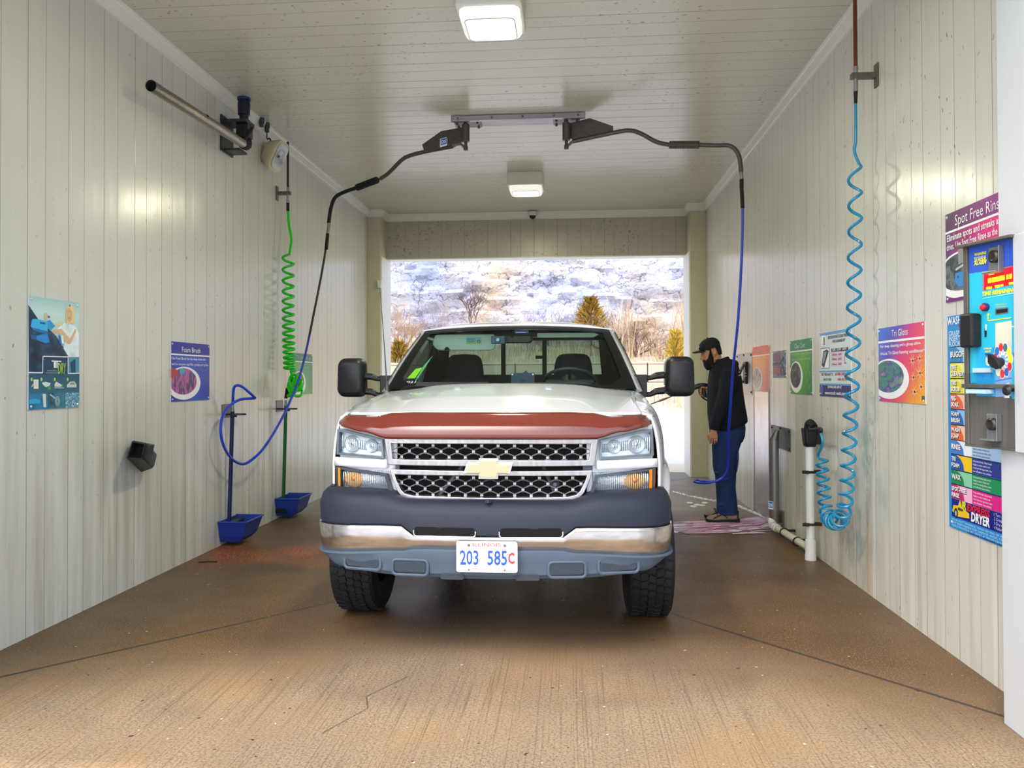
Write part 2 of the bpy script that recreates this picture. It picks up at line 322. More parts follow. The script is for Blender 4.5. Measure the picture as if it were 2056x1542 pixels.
# ================================================================ THE SETTING
XL, XR, ZC, YF, YR = -3.06, 1.98, 4.0, 2.75, 11.4
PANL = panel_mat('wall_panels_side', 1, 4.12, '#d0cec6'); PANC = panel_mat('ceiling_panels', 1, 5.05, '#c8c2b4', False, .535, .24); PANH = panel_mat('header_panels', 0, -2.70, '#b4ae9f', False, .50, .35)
FLOORM = floor_mat()
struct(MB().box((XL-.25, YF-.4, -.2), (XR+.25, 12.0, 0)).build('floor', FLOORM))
struct(MB().box((XL-.2, YF, -.2), (XL, 12.0, ZC+.05)).build('wall_left', PANL))
struct(MB().box((XR, YF, -.2), (XR+.2, 12.0, ZC+.05)).build('wall_right', PANL))
struct(MB().box((XL-.2, YF, ZC), (XR+.2, 12.0, ZC+.3)).build('ceiling', PANC))
# rear columns and header
COLM = mat('column_cream', '#c2bd9f', .4, noise_amt=.06, nscale=5)
struct(MB().box((XL, YR, 0), (-2.86, 12.0, ZC)).build('trim_1', COLM, bevel=.004))
struct(MB().box((1.75, YR, 0), (XR, 12.0, ZC)).build('trim_2', COLM, bevel=.004))
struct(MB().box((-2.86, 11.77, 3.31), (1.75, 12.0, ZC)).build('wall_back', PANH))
struct(MB().box((-2.86, 11.765, 3.30), (1.75, 12.0, 3.318)).build('trim_3', TRIMW))
for i, x0 in ((4, -2.865), (5, 1.735)):      # white jamb liners on the inner faces of the columns
    struct(MB().box((x0, 11.42, 0), (x0+.02, 12.02, 3.31)).box((x0 if i == 5 else x0, 11.42, 0), (x0+.02, 11.43, 3.31)).build('trim_%d' % i, mat('jamb_white', '#efeee6', .35, noise_amt=.04)))
# crown trim (stepped cove along wall/ceiling joints)
CROWN = [(0, 0), (.0, -.105), (.012, -.105), (.014, -.088), (.024, -.082), (.045, -.03), (.052, -.022), (.058, -.002), (.058, 0)]
def crown(n, M, ln): struct(MB().prism(CROWN, 0, ln, M).build('trim_%d' % n, TRIMW))
MX = Matrix(((1, 0, 0, 0), (0, 0, 1, 0), (0, 1, 0, 0), (0, 0, 0, 1)))
crown(6, Matrix.Translation((XL, YF, ZC)) @ MX, YR-YF); crown(7, Matrix.Translation((XR, YF, ZC)) @ Matrix.Diagonal((-1, 1, 1, 1)) @ MX, YR-YF)
MH = Matrix(((0, 0, 1, 0), (-1, 0, 0, 0), (0, 1, 0, 0), (0, 0, 0, 1)))
crown(8, Matrix.Translation((-2.86, 11.77, ZC)) @ MH, 4.61)
crown(9, Matrix.Translation((XL, YR, ZC)) @ MH, .2+.055); crown(10, Matrix.Translation((1.75-.055, YR, ZC)) @ MH, .23+.055)
crown(11, Matrix.Translation((-2.86, YR, ZC)) @ MX, .37); crown(12, Matrix.Translation((1.75, YR, ZC)) @ Matrix.Diagonal((-1, 1, 1, 1)) @ MX, .37)
# front pilasters and lintel of the entrance
FRONTM = mat('entrance_white', '#c6c9ce', .35, noise_amt=.03, nscale=4)
struct(MB().box((1.80, YF-.25, 0), (XR+.2, 3.385, ZC+.3)).build('wall_front', FRONTM, bevel=.004))
struct(MB().box((XL-.2, YF-.25, 0), (-2.88, 3.385, ZC+.3)).build('wall_front_left', FRONTM, bevel=.004))
struct(MB().box((-2.88, YF-.25, 3.75), (1.80, YF+.05, ZC+.3)).build('wall_front_top', FRONTM))
struct(MB().box((XL-.2, YF-.25, ZC+.3), (XR+.2, 12.05, ZC+1.0)).build('trim_13', FRONTM))
# ground outside
APR = mat('apron_concrete', '#aea592', .8, noise_amt=.12, nscale=3, bump=.2)
ROAD = mat('pale_asphalt', '#b4b2b2', .85, noise_amt=.08, nscale=2, bump=.2)
struct(MB().box((-40, -30, -.25), (40, YF-.4, -.004)).build('floor_front_drive', mat('drive_concrete', '#a9acb0', .85, noise_amt=.12, nscale=2)))
struct(MB().box((-9, 12.0, -.25), (9, 13.2, -.002)).build('floor_apron', APR))
struct(MB().box((-60, 13.26, -.25), (60, 33.0, -.02)).build('floor_road', ROAD))
one(MB().box((-60, 33.0, -.25), (60, 33.25, .12)).build('road_kerb', mat('kerb_concrete', '#d8cdb8', .8), bevel=.03), 'low pale concrete kerb along far side of the road', 'kerb')
# ================================================================ THE PICKUP
TO = Vector((-.42, 3.80, 0))
truck = thing('pickup_truck', TO, 'white pickup truck with brown bug shield and honeycomb grille, in the wash bay', 'truck')
def tb(mb, name, mats, parent=truck, **k):
    mb.v = [(x+TO.x, y+TO.y, z+TO.z) for x, y, z in mb.v]; return mb.build(name, mats, parent, **k)
def lerp(a, b, t): return a+(b-a)*t
def interp(t, pts):
    if t <= pts[0][0]: return pts[0][1]
    for (a, va), (b, vb) in zip(pts, pts[1:]):
        if t <= b: k = (t-a)/(b-a); k = k*k*(3-2*k); return va+(vb-va)*k
    return pts[-1][1]
def lint(t, pts):
    if t <= pts[0][0]: return pts[0][1]
    for (a, va), (b, vb) in zip(pts, pts[1:]):
        if t <= b: return va+(vb-va)*(t-a)/(b-a)
    return pts[-1][1]
GLASSW = bpy.data.materials.new('tinted_glass'); GLASSW.use_nodes = True
def glass(m, tint, rough=.02, f=1.0):
    N, L = nt(m); N.remove(N['Principled BSDF']); out = N['Material Output']
    tr = N.new('ShaderNodeBsdfTransparent'); tr.inputs[0].default_value = (*tint, 1); gl = N.new('ShaderNodeBsdfGlossy'); gl.inputs['Roughness'].default_value = rough
    fr = N.new('ShaderNodeFresnel'); fr.inputs[0].default_value = 1.45; mx = N.new('ShaderNodeMixShader')
    no = N.new('ShaderNodeTexNoise'); no.inputs['Scale'].default_value = 3; ge = N.new('ShaderNodeNewGeometry'); k = mth(N, L, 'MULTIPLY', fr.outputs[0], mth(N, L, 'ADD', mth(N, L, 'MULTIPLY', no.outputs[0], .1*f), .95*f)); k = mth(N, L, 'MULTIPLY', k, mth(N, L, 'SUBTRACT', 1.0, ge.outputs['Backfacing']))
    L.new(k, mx.inputs[0]); L.new(tr.outputs[0], mx.inputs[1]); L.new(gl.outputs[0], mx.inputs[2]); L.new(mx.outputs[0], out.inputs[0])
glass(GLASSW, (.74, .86, .80))
GLASSD = bpy.data.materials.new('dark_tinted_glass'); GLASSD.use_nodes = True; glass(GLASSD, (.22, .30, .27)); GLASSS = bpy.data.materials.new('side_tinted_glass'); GLASSS.use_nodes = True; glass(GLASSS, (.07, .10, .09))
CLEARL = bpy.data.materials.new('clear_lens'); CLEARL.use_nodes = True; glass(CLEARL, (.9, .93, .96), .04)
CABIN = mat('cabin_dark', '#20262a', .8); CABING = mat('cabin_grey', '#3a4246', .85); FABR = mat('seat_fabric', '#1b1f26', .95, bump=.3)
WHEELC = ((1.02, .42), (4.42, .42)); AR = .48
def wmid(y): return interp(y, [(.20, .845), (.5, .915), (.85, .965), (1.1, .975), (5.8, .975)])
def ztop(y): return lint(y, [(.2, 1.235), (.45, 1.262), (1.0, 1.315), (1.5, 1.355), (3.1, 1.37), (3.16, 1.39), (5.85, 1.40)])
def arch(y):
    z = .50 if y > .72 else .60
    for cy, cz in WHEELC:
        if abs(y-cy) < AR: z = max(z, cz+sqrt(AR*AR-(y-cy)**2))
    return z
def side_x(y, z):
    zt = ztop(y); wm = wmid(y); xt = wm-(.05+.07*min(1, max(0, (y-.2)/.8))); d = (zt-z)/.30; d = min(max(d, 0), 1)
    x = xt+(wm-xt)*sqrt(max(0, 1-(1-d)**2))
    if z < .75: x -= (.75-z)*.12
    for cy, cz in WHEELC:
        r = math.hypot(y-cy, z-cz)
        if z > cz-.1: x += .035*math.exp(-((r-AR-.01)/.055)**2)
    return x
def side(sg, y0, y1, n, name, m=WHITE, parent=truck):
    b = MB(); ys = [y0+(y1-y0)*i/n for i in range(n+1)]
    def fn(u, v):
        y = y0+(y1-y0)*u; zt = ztop(y)
        if v < .12: k = v/.12; x = side_x(y, zt); return (sg*lerp(x-.14, x, k), y, zt+.006*sin(pi*k))
        vv = (v-.12)/.88; z = lerp(zt, arch(y), vv**1.15); return (sg*side_x(y, z), y, z)
    b.grid(fn, n, 34); return tb(b, name, m, parent, smooth=True, ang=50, solid=.012)
for sg in (-1, 1):
    f = side(sg, .37, 1.56, 64, 'front_fender')
    d = side(sg, 1.57, 2.84, 14, 'door'); side(sg, 2.85, 3.10, 5, 'cab_corner'); side(sg, 3.16, 5.85, 90, 'bed_side')
    h = MB(); h.tube([(sg*.985, 2.5, 1.2), (sg*1.0, 2.52, 1.2), (sg*1.0, 2.7, 1.2), (sg*.985, 2.72, 1.2)], .014, 8); tb(h, 'door_handle', BLACKP, d)
# inner wheel housings
for cy, cz in WHEELC:
    for sg in (-1, 1):
        b = MB(); b.grid(lambda u, v: (sg*lerp(.55, .93, v), cy-(AR+.02)*cos(pi*u), cz+(AR+.02)*sin(pi*u)), 20, 2); b.box((sg*.55-.01, cy-.5, .35), (sg*.55+.01, cy+.5, .9))
        tb(b, 'wheel_housing', mat('housing_black', '#0b0b0c', .9))
# hood
def hz(x, y):
    ax = abs(x)/.80; e = lint(y, [(.22, 1.243), (1.0, 1.322), (1.5, 1.362)]); c = lint(y, [(.22, 1.268), (.7, 1.335), (1.3, 1.413), (1.5, 1.43)])
    k = 1-ax**2.2; bul = .016*(1/(1+math.exp((ax-.68)*26)))*min(1, (y-.2)/.5)
    return e+(c-e)*max(k, 0)*.85+bul
def ynose(x): return .165+.165*(abs(x)/.86)**3
def yhood(x): return 1.27+.17*(abs(x)/.80)**2
b = MB()
def fh(u, v):
    x = lerp(-.80, .80, u); y0 = ynose(x)+.06; y = lerp(y0, yhood(x), v); sc = lint(y, [(.2, .985), (1.4, 1.045)])
    return (x*sc, y, hz(x, y) if v > 0 else hz(x, y)-.0)
b.grid(fh, 44, 26)
b.grid(lambda u, v: (lerp(-.79, .79, u), ynose(lerp(-.8, .8, u))+.06-.02*sin(pi*v/2), hz(lerp(-.8, .8, u), .24)-.10*v), 44, 3)
tb(b, 'hood', WHITE, smooth=True, ang=60, solid=.008)
for sg in (-1, 1): b = MB(); b.tube(bez([(sg*.795, .32, hz(.795, .32)+.004), (sg*.80, .8, hz(.8, .8)+.006), (sg*.83, 1.4, hz(.8, 1.4)+.004)]), .0035, 5); tb(b, 'hood_seam', mat('seam_grey', '#8e9496', .6))
# washer nozzles
for x in (-.30, .28): tb(MB().box((x-.02, 1.05, hz(x, 1.05)), (x+.02, 1.09, hz(x, 1.07)+.012)), 'washer_nozzle', mat('nozzle_grey', '#9a9fa2', .6), bevel=.003)
# cowl
b = MB(); b.grid(lambda u, v: (lerp(-.88, .88, u), yhood(lerp(-.8, .8, u))-.03+.20*v, lerp(1.405, 1.350, abs(lerp(-1, 1, u))**2)-.055+.02*v), 30, 4); tb(b, 'cowl', BLACKP, smooth=True)
# windshield
def ws(u, v):
    s = lerp(-1, 1, u); xb, xt = .868, .712; x = s*lerp(xb, xt, v)
    yb = 1.33+.19*abs(s)**2.2; yt = 2.06+.10*s*s; zb = 1.372+.015*(1-s*s); zt = 1.822+.030*(1-s*s)
    bow = sin(pi*v)*.02; return Vector((x, lerp(yb, yt, v)-bow, lerp(zb, zt, v)+bow*.6))
b = MB(); b.grid(ws, 30, 12); wsh = tb(b, 'windshield', GLASSW, smooth=True, rec=False)
b = MB()
def off(p, d=.004): return p+Vector((0, -d, d*.8))
b.grid(lambda u, v: off(ws(u, 1-.085*v)), 30, 2)
b.grid(lambda u, v: off(ws(lerp(0, .045, v)+0*u, u)), 12, 1); b.grid(lambda u, v: off(ws(1-lerp(0, .045, v), u)), 12, 1); b.grid(lambda u, v: off(ws(u, .05*v)), 30, 1)
for q in (0, 1):     # lower corner patches
    b.add([off(ws(abs(q-0), 0), .006), off(ws(abs(q-.13), 0), .006), off(ws(abs(q-.055), .13), .006), off(ws(abs(q-0), .30), .006)], [(0, 1, 2, 3)])
tb(b, 'window_seal', mat('frit_black', '#0a0c10', .35), rec=False)
# A pillars, roof, cab shell
def roofz(x, y):
    a = min(1, abs(x)/.765); zc = lint(y, [(2.03, 1.850), (2.2, 1.885), (2.45, 1.908), (3.0, 1.90), (3.13, 1.86)]); zs = lint(y, [(2.1, 1.775), (3.1, 1.775)])
    return zs+(zc-zs)*max(0, 1-a**2.8)**.5
b = MB()
def fr(u, v):
    s = lerp(-1, 1, u); s = math.copysign(1-(1-abs(s))**1.3, s); yt = 2.06+.10*s*s; x = s*lerp(.738, .760, min(1, v*2)); y = lerp(yt-.01, 3.12, v); z = roofz(x, y)
    if v == 0: z = 1.822+.030*(1-s*s)+.004
    return (x, y, z)
b.grid(fr, 40, 20); tb(b, 'roof', WHITE, smooth=True, ang=60, solid=.01)
for sg in (-1, 1):
    b = MB(); rings = []
    for i in range(13):
        v = i/12; p = ws(0 if sg < 0 else 1, v); o = Vector((sg*.044, .05, -.012)); q = Vector((sg*.035, .11, -.02))
        rings.append([p+Vector((sg*.002, -.012, .006)), p+o+Vector((0, -.02, 0)), p+q, p+Vector((-sg*.005, .07, -.03))])
    b.loft(rings); tb(b, 'windshield_pillar', WHITE, smooth=True, ang=60)
    b = MB(); b.loft([[p+Vector((sg*.046, .032, -.012)), p+Vector((sg*.054, .05, -.014)), p+Vector((sg*.05, .12, -.02)), p+Vector((sg*.03, .12, -.02))] for p in (ws(0 if sg < 0 else 1, i/12) for i in range(13))])
    tb(b, 'door_seal', BLACKP)
    # side glass and frame
    def sw(u, v): y = lerp(1.66+.50*v, 2.80, u); return (sg*lerp(.895, .765, v), y, lerp(1.36, 1.775, v))
    b = MB(); b.grid(sw, 8, 6); tb(b, 'side_window', GLASSS, smooth=True, rec=False)
    b = MB(); b.tube([(sg*.738, 2.26, 1.785), (sg*.748, 2.8, 1.785), (sg*.752, 3.08, 1.775)], .018, 8)
    b.grid(lambda u, v: (sg*lerp(.895, .770, v), lerp(2.80, 3.12-.03*v, u), lerp(1.36, 1.785, v)), 3, 6); tb(b, 'window_frame', WHITE, smooth=True, solid=.012)
# cab back wall with sliding rear window
b = MB(); yb = 3.115
b.box((-.88, yb, .6), (.88, yb+.015, 1.475)); b.box((-.80, yb, 1.80), (.80, yb+.015, 1.83)); b.add([(-.89, yb, 1.475), (-.72, yb, 1.475), (-.69, yb, 1.80), (-.77, yb, 1.80)], [(0, 1, 2, 3)]); b.add([(.89, yb, 1.475), (.72, yb, 1.475), (.69, yb, 1.80), (.77, yb, 1.80)], [(0, 1, 2, 3)])
tb(b, 'cab_back', WHITE)
b = MB(); b.add([(-.72, yb+.004, 1.475), (.72, yb+.004, 1.475), (.69, yb+.004, 1.80), (-.69, yb+.004, 1.80)], [(0, 1, 2, 3)]); rw = tb(b, 'rear_window', GLASSD, rec=False)
b = MB()
for x in (-.185, .185): b.box((x-.02, yb-.02, 1.47), (x+.02, yb-.004, 1.805))
b.box((-.72, yb-.02, 1.46), (.72, yb-.004, 1.485)); b.box((-.70, yb-.02, 1.79), (.70, yb-.004, 1.815)); b.box((.105, yb-.03, 1.625), (.17, yb-.02, 1.655))
for sg in (-1, 1): b.add([(sg*.735, yb-.012, 1.47), (sg*.695, yb-.012, 1.47), (sg*.665, yb-.012, 1.81), (sg*.70, yb-.012, 1.81)], [(0, 1, 2, 3)])
tb(b, 'window_slider', mat('slider_black', '#090a0d', .6), rw)
# interior
b = MB(); b.grid(lambda u, v: (lerp(-.72, .72, u), lerp(2.10, 3.09, v), 1.795+.03*sin(pi*u)), 6, 4); b.grid(lambda u, v: (lerp(-.83, .83, u), 3.10, lerp(.7, 1.46, v)), 2, 2)
for sg in (-1, 1): b.grid(lambda u, v: (sg*.865, lerp(1.5, 3.09, u), lerp(.7, 1.345, v)), 4, 2)
b.grid(lambda u, v: (lerp(-.86, .86, u), lerp(1.5, 3.09, v), .7), 2, 2)
for sg in (-1, 1):
    b.grid(lambda u, v: (sg*(lerp(.895, .770, v)-.02), lerp(2.74, 3.09, u), lerp(1.34, 1.785, v)), 3, 3); b.grid(lambda u, v: (sg*lerp(.86, .70, u), 3.085, lerp(1.34, 1.80, v)), 2, 2)
tb(b, 'cabin_lining', CABIN, rec=False)
b = MB(); b.loft([[(-.86, 1.40, 1.34), (.86, 1.40, 1.34), (.86, 1.40, .8), (-.86, 1.40, .8)], [(-.86, 1.62, 1.375), (.86, 1.62, 1.375), (.86, 1.62, .8), (-.86, 1.62, .8)], [(-.85, 1.84, 1.38), (.85, 1.84, 1.38), (.85, 1.84, .8), (-.85, 1.84, .8)], [(-.85, 1.92, 1.34), (.85, 1.92, 1.34), (.85, 1.92, .8), (-.85, 1.92, .8)]])
b.loft([[(.24+.19*sin(a*pi/8-pi/2)*1.0+.19, 1.88, 1.36+.075*max(0, cos(a*pi/8-pi/2))) for a in range(9)], [(.24+.19*sin(a*pi/8-pi/2)*1.0+.19, 1.70, 1.36+.04*max(0, cos(a*pi/8-pi/2))) for a in range(9)]])
tb(b, 'dashboard', CABING, smooth=True, ang=50)
for cx in (-.475, .44):
    b = MB(); b.loft([[(cx+w*c, y+dy*s, z) for c, s in ((-1, -.6), (-.8, -1), (.8, -1), (1, -.6), (1, .6), (.8, 1), (-.8, 1), (-1, .6))] for z, w, y, dy in ((.85, .27, 2.45, .09), (1.1, .28, 2.52, .09), (1.30, .26, 2.60, .08), (1.42, .23, 2.63, .07), (1.47, .18, 2.64, .06))])
    b.loft([[(cx+.27*c, 2.2+.28*s, z) for c, s in ((-1, -1), (1, -1), (1, 1), (-1, 1))] for z in (.7, .88)])
    st = tb(b, 'seat', FABR, smooth=True, subd=1)
    b = MB(); b.loft([[(cx+w*c, 2.66+dy*s, z) for c, s in ((-1, -.5), (-.75, -1), (.75, -1), (1, -.5), (1, .5), (.75, 1), (-.75, 1), (-1, .5))] for z, w, dy in ((1.42, .17, .05), (1.48, .165, .06), (1.57, .158, .065), (1.63, .140, .06), (1.66, .10, .04))]); tb(b, 'headrest', FABR, st, smooth=True, subd=1)
b = MB(); b.loft([[(-.02+w*c, 2.60+dy*s, z) for c, s in ((-1, -1), (1, -1), (1, 1), (-1, 1))] for z, w, dy in ((.9, .14, .08), (1.35, .14, .07), (1.42, .10, .05))]); tb(b, 'centre_seat_back', FABR, bevel=.02)
b = MB(); ct = Vector((.41, 2.0, 1.425)); ax = Vector((0, -.5, -.86)).normalized(); e1 = Vector((1, 0, 0)); e2 = ax.cross(e1); b.tube([ct+(e1*cos(a)+e2*sin(a))*.19 for a in [2*pi*i/32 for i in range(33)]], .012, 8, False)
for a in (0, pi, 1.5*pi, .5*pi): b.tube([ct, ct+(e1*cos(a)+e2*sin(a))*.185], .014, 6)
b.ell(ct, (.06, .05, .06)); tb(b, 'steering_wheel', mat('wheel_grey', '#2c3134', .5), smooth=True)
VIS = mat('visor_cloth', '#dcefe2', .8, bump=.1)
for (x0, x1, zt, zb, y0, y1) in ((-.665, -.165, 1.805, 1.668, 2.22, 2.14),):
    b = MB(); pts = []; w, h, r = x1-x0, .13, .05
    for cx_, cy_, a0 in ((x1-.025, zt-.025, 0), (x0+.05, zt-.03, pi/2), (x0+.065, zb+.065, pi), (x1-.05, zb+.05, 1.5*pi)):
        rr = {0: .025, pi/2: .03, pi: .062, 1.5*pi: .05}[a0]
        for i in range(6): a = a0+i*pi/10; pts.append((cx_+rr*cos(a), cy_+rr*sin(a)))
    M = Matrix(((1, 0, 0, 0), (0, -.5, 1, 3.05), (0, .9, 0, .17), (0, 0, 0, 1)))
    b.prism(pts, -.012, .012, M); sv = tb(b, 'sun_visor', VIS, bevel=.008)
    def vp(x, z, k): return Vector((TO.x+x, TO.y+(-.5*z+3.05)-.014-.001*k, .9*z+.17))
    cv = Canvas(vp(0, 0, 0), (1, 0, 0), (0, -.5, .9), (0, -1, -.5)); cv.t = Vector((0, -.5, .9)); cv.s = Vector((1, 0, 0))
    cv.rect((-.395, 1.725), (-.275, 1.78), flat('#9fdde0'), 1, 'visor_sticker').rect((-.395, 1.725), (-.275, 1.735), flat('#e6e04a'), 2, 'visor_sticker').ellipse((-.295, 1.745), (.012, .012), flat('#1c2f35'), 3, 'visor_sticker').ellipse((-.295, 1.745), (.007, .007), flat('#d8e8e8'), 4, 'visor_sticker')
    for i in range(4): cv.line([(-.385, 1.768-i*.009), (-.32-.01*(i % 2), 1.768-i*.009)], .003, flat('#33626a'), 3, 'visor_sticker')
    cv.ellipse((-.55, 1.684), (.020, .010), flat('#1a221e'), 1, 'visor_sticker').ellipse((-.55, 1.676), (.030, .004), flat('#1a221e'), 2, 'visor_sticker').ellipse((-.55, 1.692), (.012, .009), flat('#1a221e'), 3, 'visor_sticker'); cv.finish(sv)
b = MB()
M2 = Matrix(((1, 0, 0, 0), (0, -.5, 1, 3.09), (0, .9, 0, .17), (0, 0, 0, 1))); b.prism([(.16, 1.775), (.60, 1.775), (.64, 1.80), (.60, 1.815), (.16, 1.815)], -.012, .012, M2); tb(b, 'sun_visor', VIS, bevel=.006)
b = MB(); b.tube([(-.03, 2.05, 1.82), (-.03, 2.12, 1.77)], .012, 8); b.loft([[(.005+.125*c*w, 2.14+dy, 1.755+.033*s*w) for c, s in ((-1, -.5), (-.85, -1), (.85, -1), (1, -.4), (1, .6), (.85, 1), (-.85, 1), (-1, .6))] for dy, w in ((-.02, .85), (-.008, 1), (.02, .96))]); tb(b, 'rearview_mirror', BLACKP, bevel=.006)
b = MB(); b.box((-.185, 2.03, 1.715), (-.08, 2.07, 1.775)); b.lathe([(.018, 0), (.02, .012), (.012, .014)], (-.132, 2.03, 1.745), (0, -1, 0), 16); dc = tb(b, 'dash_camera', mat('cam_blue', '#38566a', .4), bevel=.006)
b = MB(); b.lathe([(.014, 0), (.013, .004)], (-.132, 2.015, 1.745), (0, -1, 0), 16); tb(b, 'camera_lens', mat('lens_pale', '#8ab4cc', .2), dc)
cv = Canvas((TO.x-.005, TO.y+2.045, 1.795), (1, 0, 0), (0, 0, 1), (0, -1, 0)); cv.rect((0, 0), (.105, .024), flat('#4a62d8')); cv.rect((.01, .004), (.085, .009), flat('#f0f0ff'), 2); cv.finish(truck)
for o in COL.objects:
    if o.name == 'picture' and o.parent == truck: o.name = 'toll_tag'
b = MB(); b.box((-.085, 1.80, 1.385), (.085, 1.81, 1.49)); b.box((-.06, 1.80, 1.37), (.06, 1.88, 1.39)); b.add([(.0, 1.8, 1.49), (.04, 1.8, 1.49), (.025, 1.8, 1.51)], [(0, 1, 2)]); b.v = [(x+.07, y, z) for x, y, z in b.v]
pl = tb(b, 'dash_placard', mat('placard_blue', '#2c4460', .6)); cv = Canvas((TO.x+.07, TO.y+1.798, 1.40), (1, 0, 0), (0, 0, 1), (0, -1, 0)); cv.text('JS', (0, .006), .035, flat('#141d2c'), 1, .05, bold=.03); cv.ellipse((-.075, .08), (.006, .006), flat('#f4f6ff'), 2, 'screw'); cv.ellipse((.075, .08), (.006, .006), flat('#f4f6ff'), 2, 'screw'); cv.finish(pl)
def wsp(u, v, k=.006): p = ws(u, v)+Vector((0, k, -k)); return p
b = MB(); b.add([wsp(.062, .17), wsp(.098, .17), wsp(.108, .33), wsp(.078, .31)], [(0, 1, 2, 3)]); b.mi(1).add([wsp(.056, .06), wsp(.118, .06), wsp(.118, .16), wsp(.058, .16)], [(0, 1, 2, 3)]); b.mi(2).add([wsp(.104, .14), wsp(.112, .14), wsp(.128, .52), wsp(.110, .36)], [(0, 1, 2, 3)])
tb(b, 'registration_sticker', [flat('#9fe22a'), flat('#10181c'), flat('#5fae8a')], rec=False)
c0 = ws(.058, .07)+TO; c1 = ws(.116, .07)+TO; t0 = (ws(.06, .17)-ws(.06, .07)); cv = Canvas(c0+Vector((0, -.004, .004)), c1-c0, t0, (0, -1, .5)); cv.text('2021', ((c1-c0).length/2, .008), .024, flat('#e8e8f0'), 1, (c1-c0).length*.95, part='registration_year'); cv.finish(truck)
# wipers
for pts in ([(-.74, 1.45, 1.372), (-.62, 1.38, 1.395), (-.30, 1.33, 1.408), (-.13, 1.32, 1.412)], [(.02, 1.30, 1.405), (.30, 1.33, 1.405), (.60, 1.38, 1.392)]):
    b = MB(); b.tube(bez([Vector(p)+Vector((0, -.02, .008)) for p in pts]), .009, 6); b.box((pts[1][0], pts[1][1]-.03, pts[1][2]+.005), (pts[2][0], pts[2][1]-.01, pts[2][2]+.02)); tb(b, 'wiper', BLACKP)
b = MB(); p0, p1 = pY(777, 765, 5.06)-TO, pY(763, 578, 5.14)-TO; b.tube([p0+Vector((0, 0, -.03)), lerp(p0, p1, .5), p1], [.005, .003, .0022], 6); b.lathe([(.014, -.06), (.012, -.02), (.004, 0)], p0, (0, 0, 1), 10); tb(b, 'antenna', mat('antenna_grey', '#55544f', .4, .6))
# nose: fascia, grille, lamps
def bend(mb): mb.v = [(x, y+ynose(x)-.165, z) for x, y, z in mb.v]; return mb
def plate2(pts, y0, y1, mb=None, n=1):
    M = Matrix(((1, 0, 0, 0), (0, 0, 1, 0), (0, 1, 0, 0), (0, 0, 0, 1))); return (mb or MB()).prism(pts, y0, y1, M)
for sg in (-1, 1):
    b = MB(); b.grid(lambda u, v: (sg*lerp(.50, .872, u), .20+(.10*max(0, (u-.9)*10)**2), lerp(.83, 1.245, v)), 14, 8); ff = tb(bend(b), 'front_fascia', WHITE, smooth=True, solid=.01)
    b = MB(); b.grid(lambda u, v: (sg*lerp(.55, .868, u), .175, lerp(.978, 1.024, v)), 10, 2); tb(bend(b), 'lamp_divider', WHITE, ff, smooth=True, solid=.03)
tb(MB().box((-.6, .30, .45), (.6, .34, 1.2)).box((-.5, .24, .60), (.5, .30, .82)), 'radiator', mat('radiator_black', '#060608', .8))
b = MB(); b.tube([(-.28, .24, .83), (-.13, .24, 1.02)], .012, 6); tb(b, 'hood_brace', mat('brace_grey', '#5c6068', .5, .5)); b = MB(); b.tube([(.26, .24, 1.02), (.33, .24, .86)], .010, 6); b.lathe([(.022, 0), (.025, .03), (.01, .05)], (.335, .25, .90), (0, -1, 0), 10); tb(b, 'hood_brace', mat('brace_grey', '#5c6068', .5, .5))
GR = steel_mat('grille_chrome', '#b9b7b8', .22, .9); 
def ring2(outer, inner, y0, y1, mb):
    n = len(outer); vs = [(x, y0, z) for x, z in outer]+[(x, y0, z) for x, z in inner]+[(x, y1, z) for x, z in outer]+[(x, y1, z) for x, z in inner]; fs = []
    for i in range(n): j = (i+1) % n; fs += [(i, j, n+j, n+i), (2*n+i, 3*n+i, 3*n+j, 2*n+j), (i, 2*n+i, 2*n+j, j), (n+i, n+j, 3*n+j, 3*n+i)]
    return mb.add(vs, fs)
def sub(pts, n=6):      # subdivide long edges so that bending follows the curve
    out = []
    for i, p in enumerate(pts):
        q = pts[(i+1) % len(pts)]; k = max(1, int(math.hypot(q[0]-p[0], q[1]-p[1])/.06)); out += [(lerp(p[0], q[0], t/k), lerp(p[1], q[1], t/k)) for t in range(k)]
    return out
def sym(half): return half+[(-x, z) for x, z in reversed(half)]
b = MB()
def band(h_out, h_in):      # same number of points outer/inner
    o, i_ = sym(h_out), sym(h_in); O, I = [], []
    for k in range(len(o)):
        q = (k+1) % len(o); n = max(1, int(math.hypot(o[q][0]-o[k][0], o[q][1]-o[k][1])/.05))
        for t in range(n): O.append((lerp(o[k][0], o[q][0], t/n), lerp(o[k][1], o[q][1], t/n))); I.append((lerp(i_[k][0], i_[q][0], t/n), lerp(i_[k][1], i_[q][1], t/n)))
    ring2(O, I, .135, .20, b)
band([(.0, 1.140), (.560, 1.140), (.548, 1.06), (.538, 1.00), (.0, .998)], [(.0, 1.114), (.522, 1.112), (.515, 1.07), (.510, 1.030), (.0, 1.032)])
band([(.0, .974), (.530, .978), (.515, .93), (.487, .865), (.462, .836), (.42, .822), (.0, .813)], [(.0, .950), (.500, .950), (.490, .92), (.465, .872), (.445, .853), (.405, .844), (.0, .837)])
b.box((-.50, .15, .950), (-.11, .18, .974)); b.box((.11, .15, .950), (.50, .18, .974))
gr = tb(bend(b), 'grille', GR, bevel=.004)
b = MB()
for sg in (-1, 1): b.grid(lambda u, v: (sg*lerp(.545, .525, v), .165, lerp(1.0, .975, v)), 1, 1); b.box((sg*.50-.02*(sg > 0), .16, .974), (sg*.50+.02*(sg < 0)+.03*(sg > 0), .19, 1.0))
tb(bend(b), 'grille_centre_bar', mat('bar_grey', '#4a4c60', .5), gr)
b = MB(); px, pz, sv_ = .0855, .0302, .006
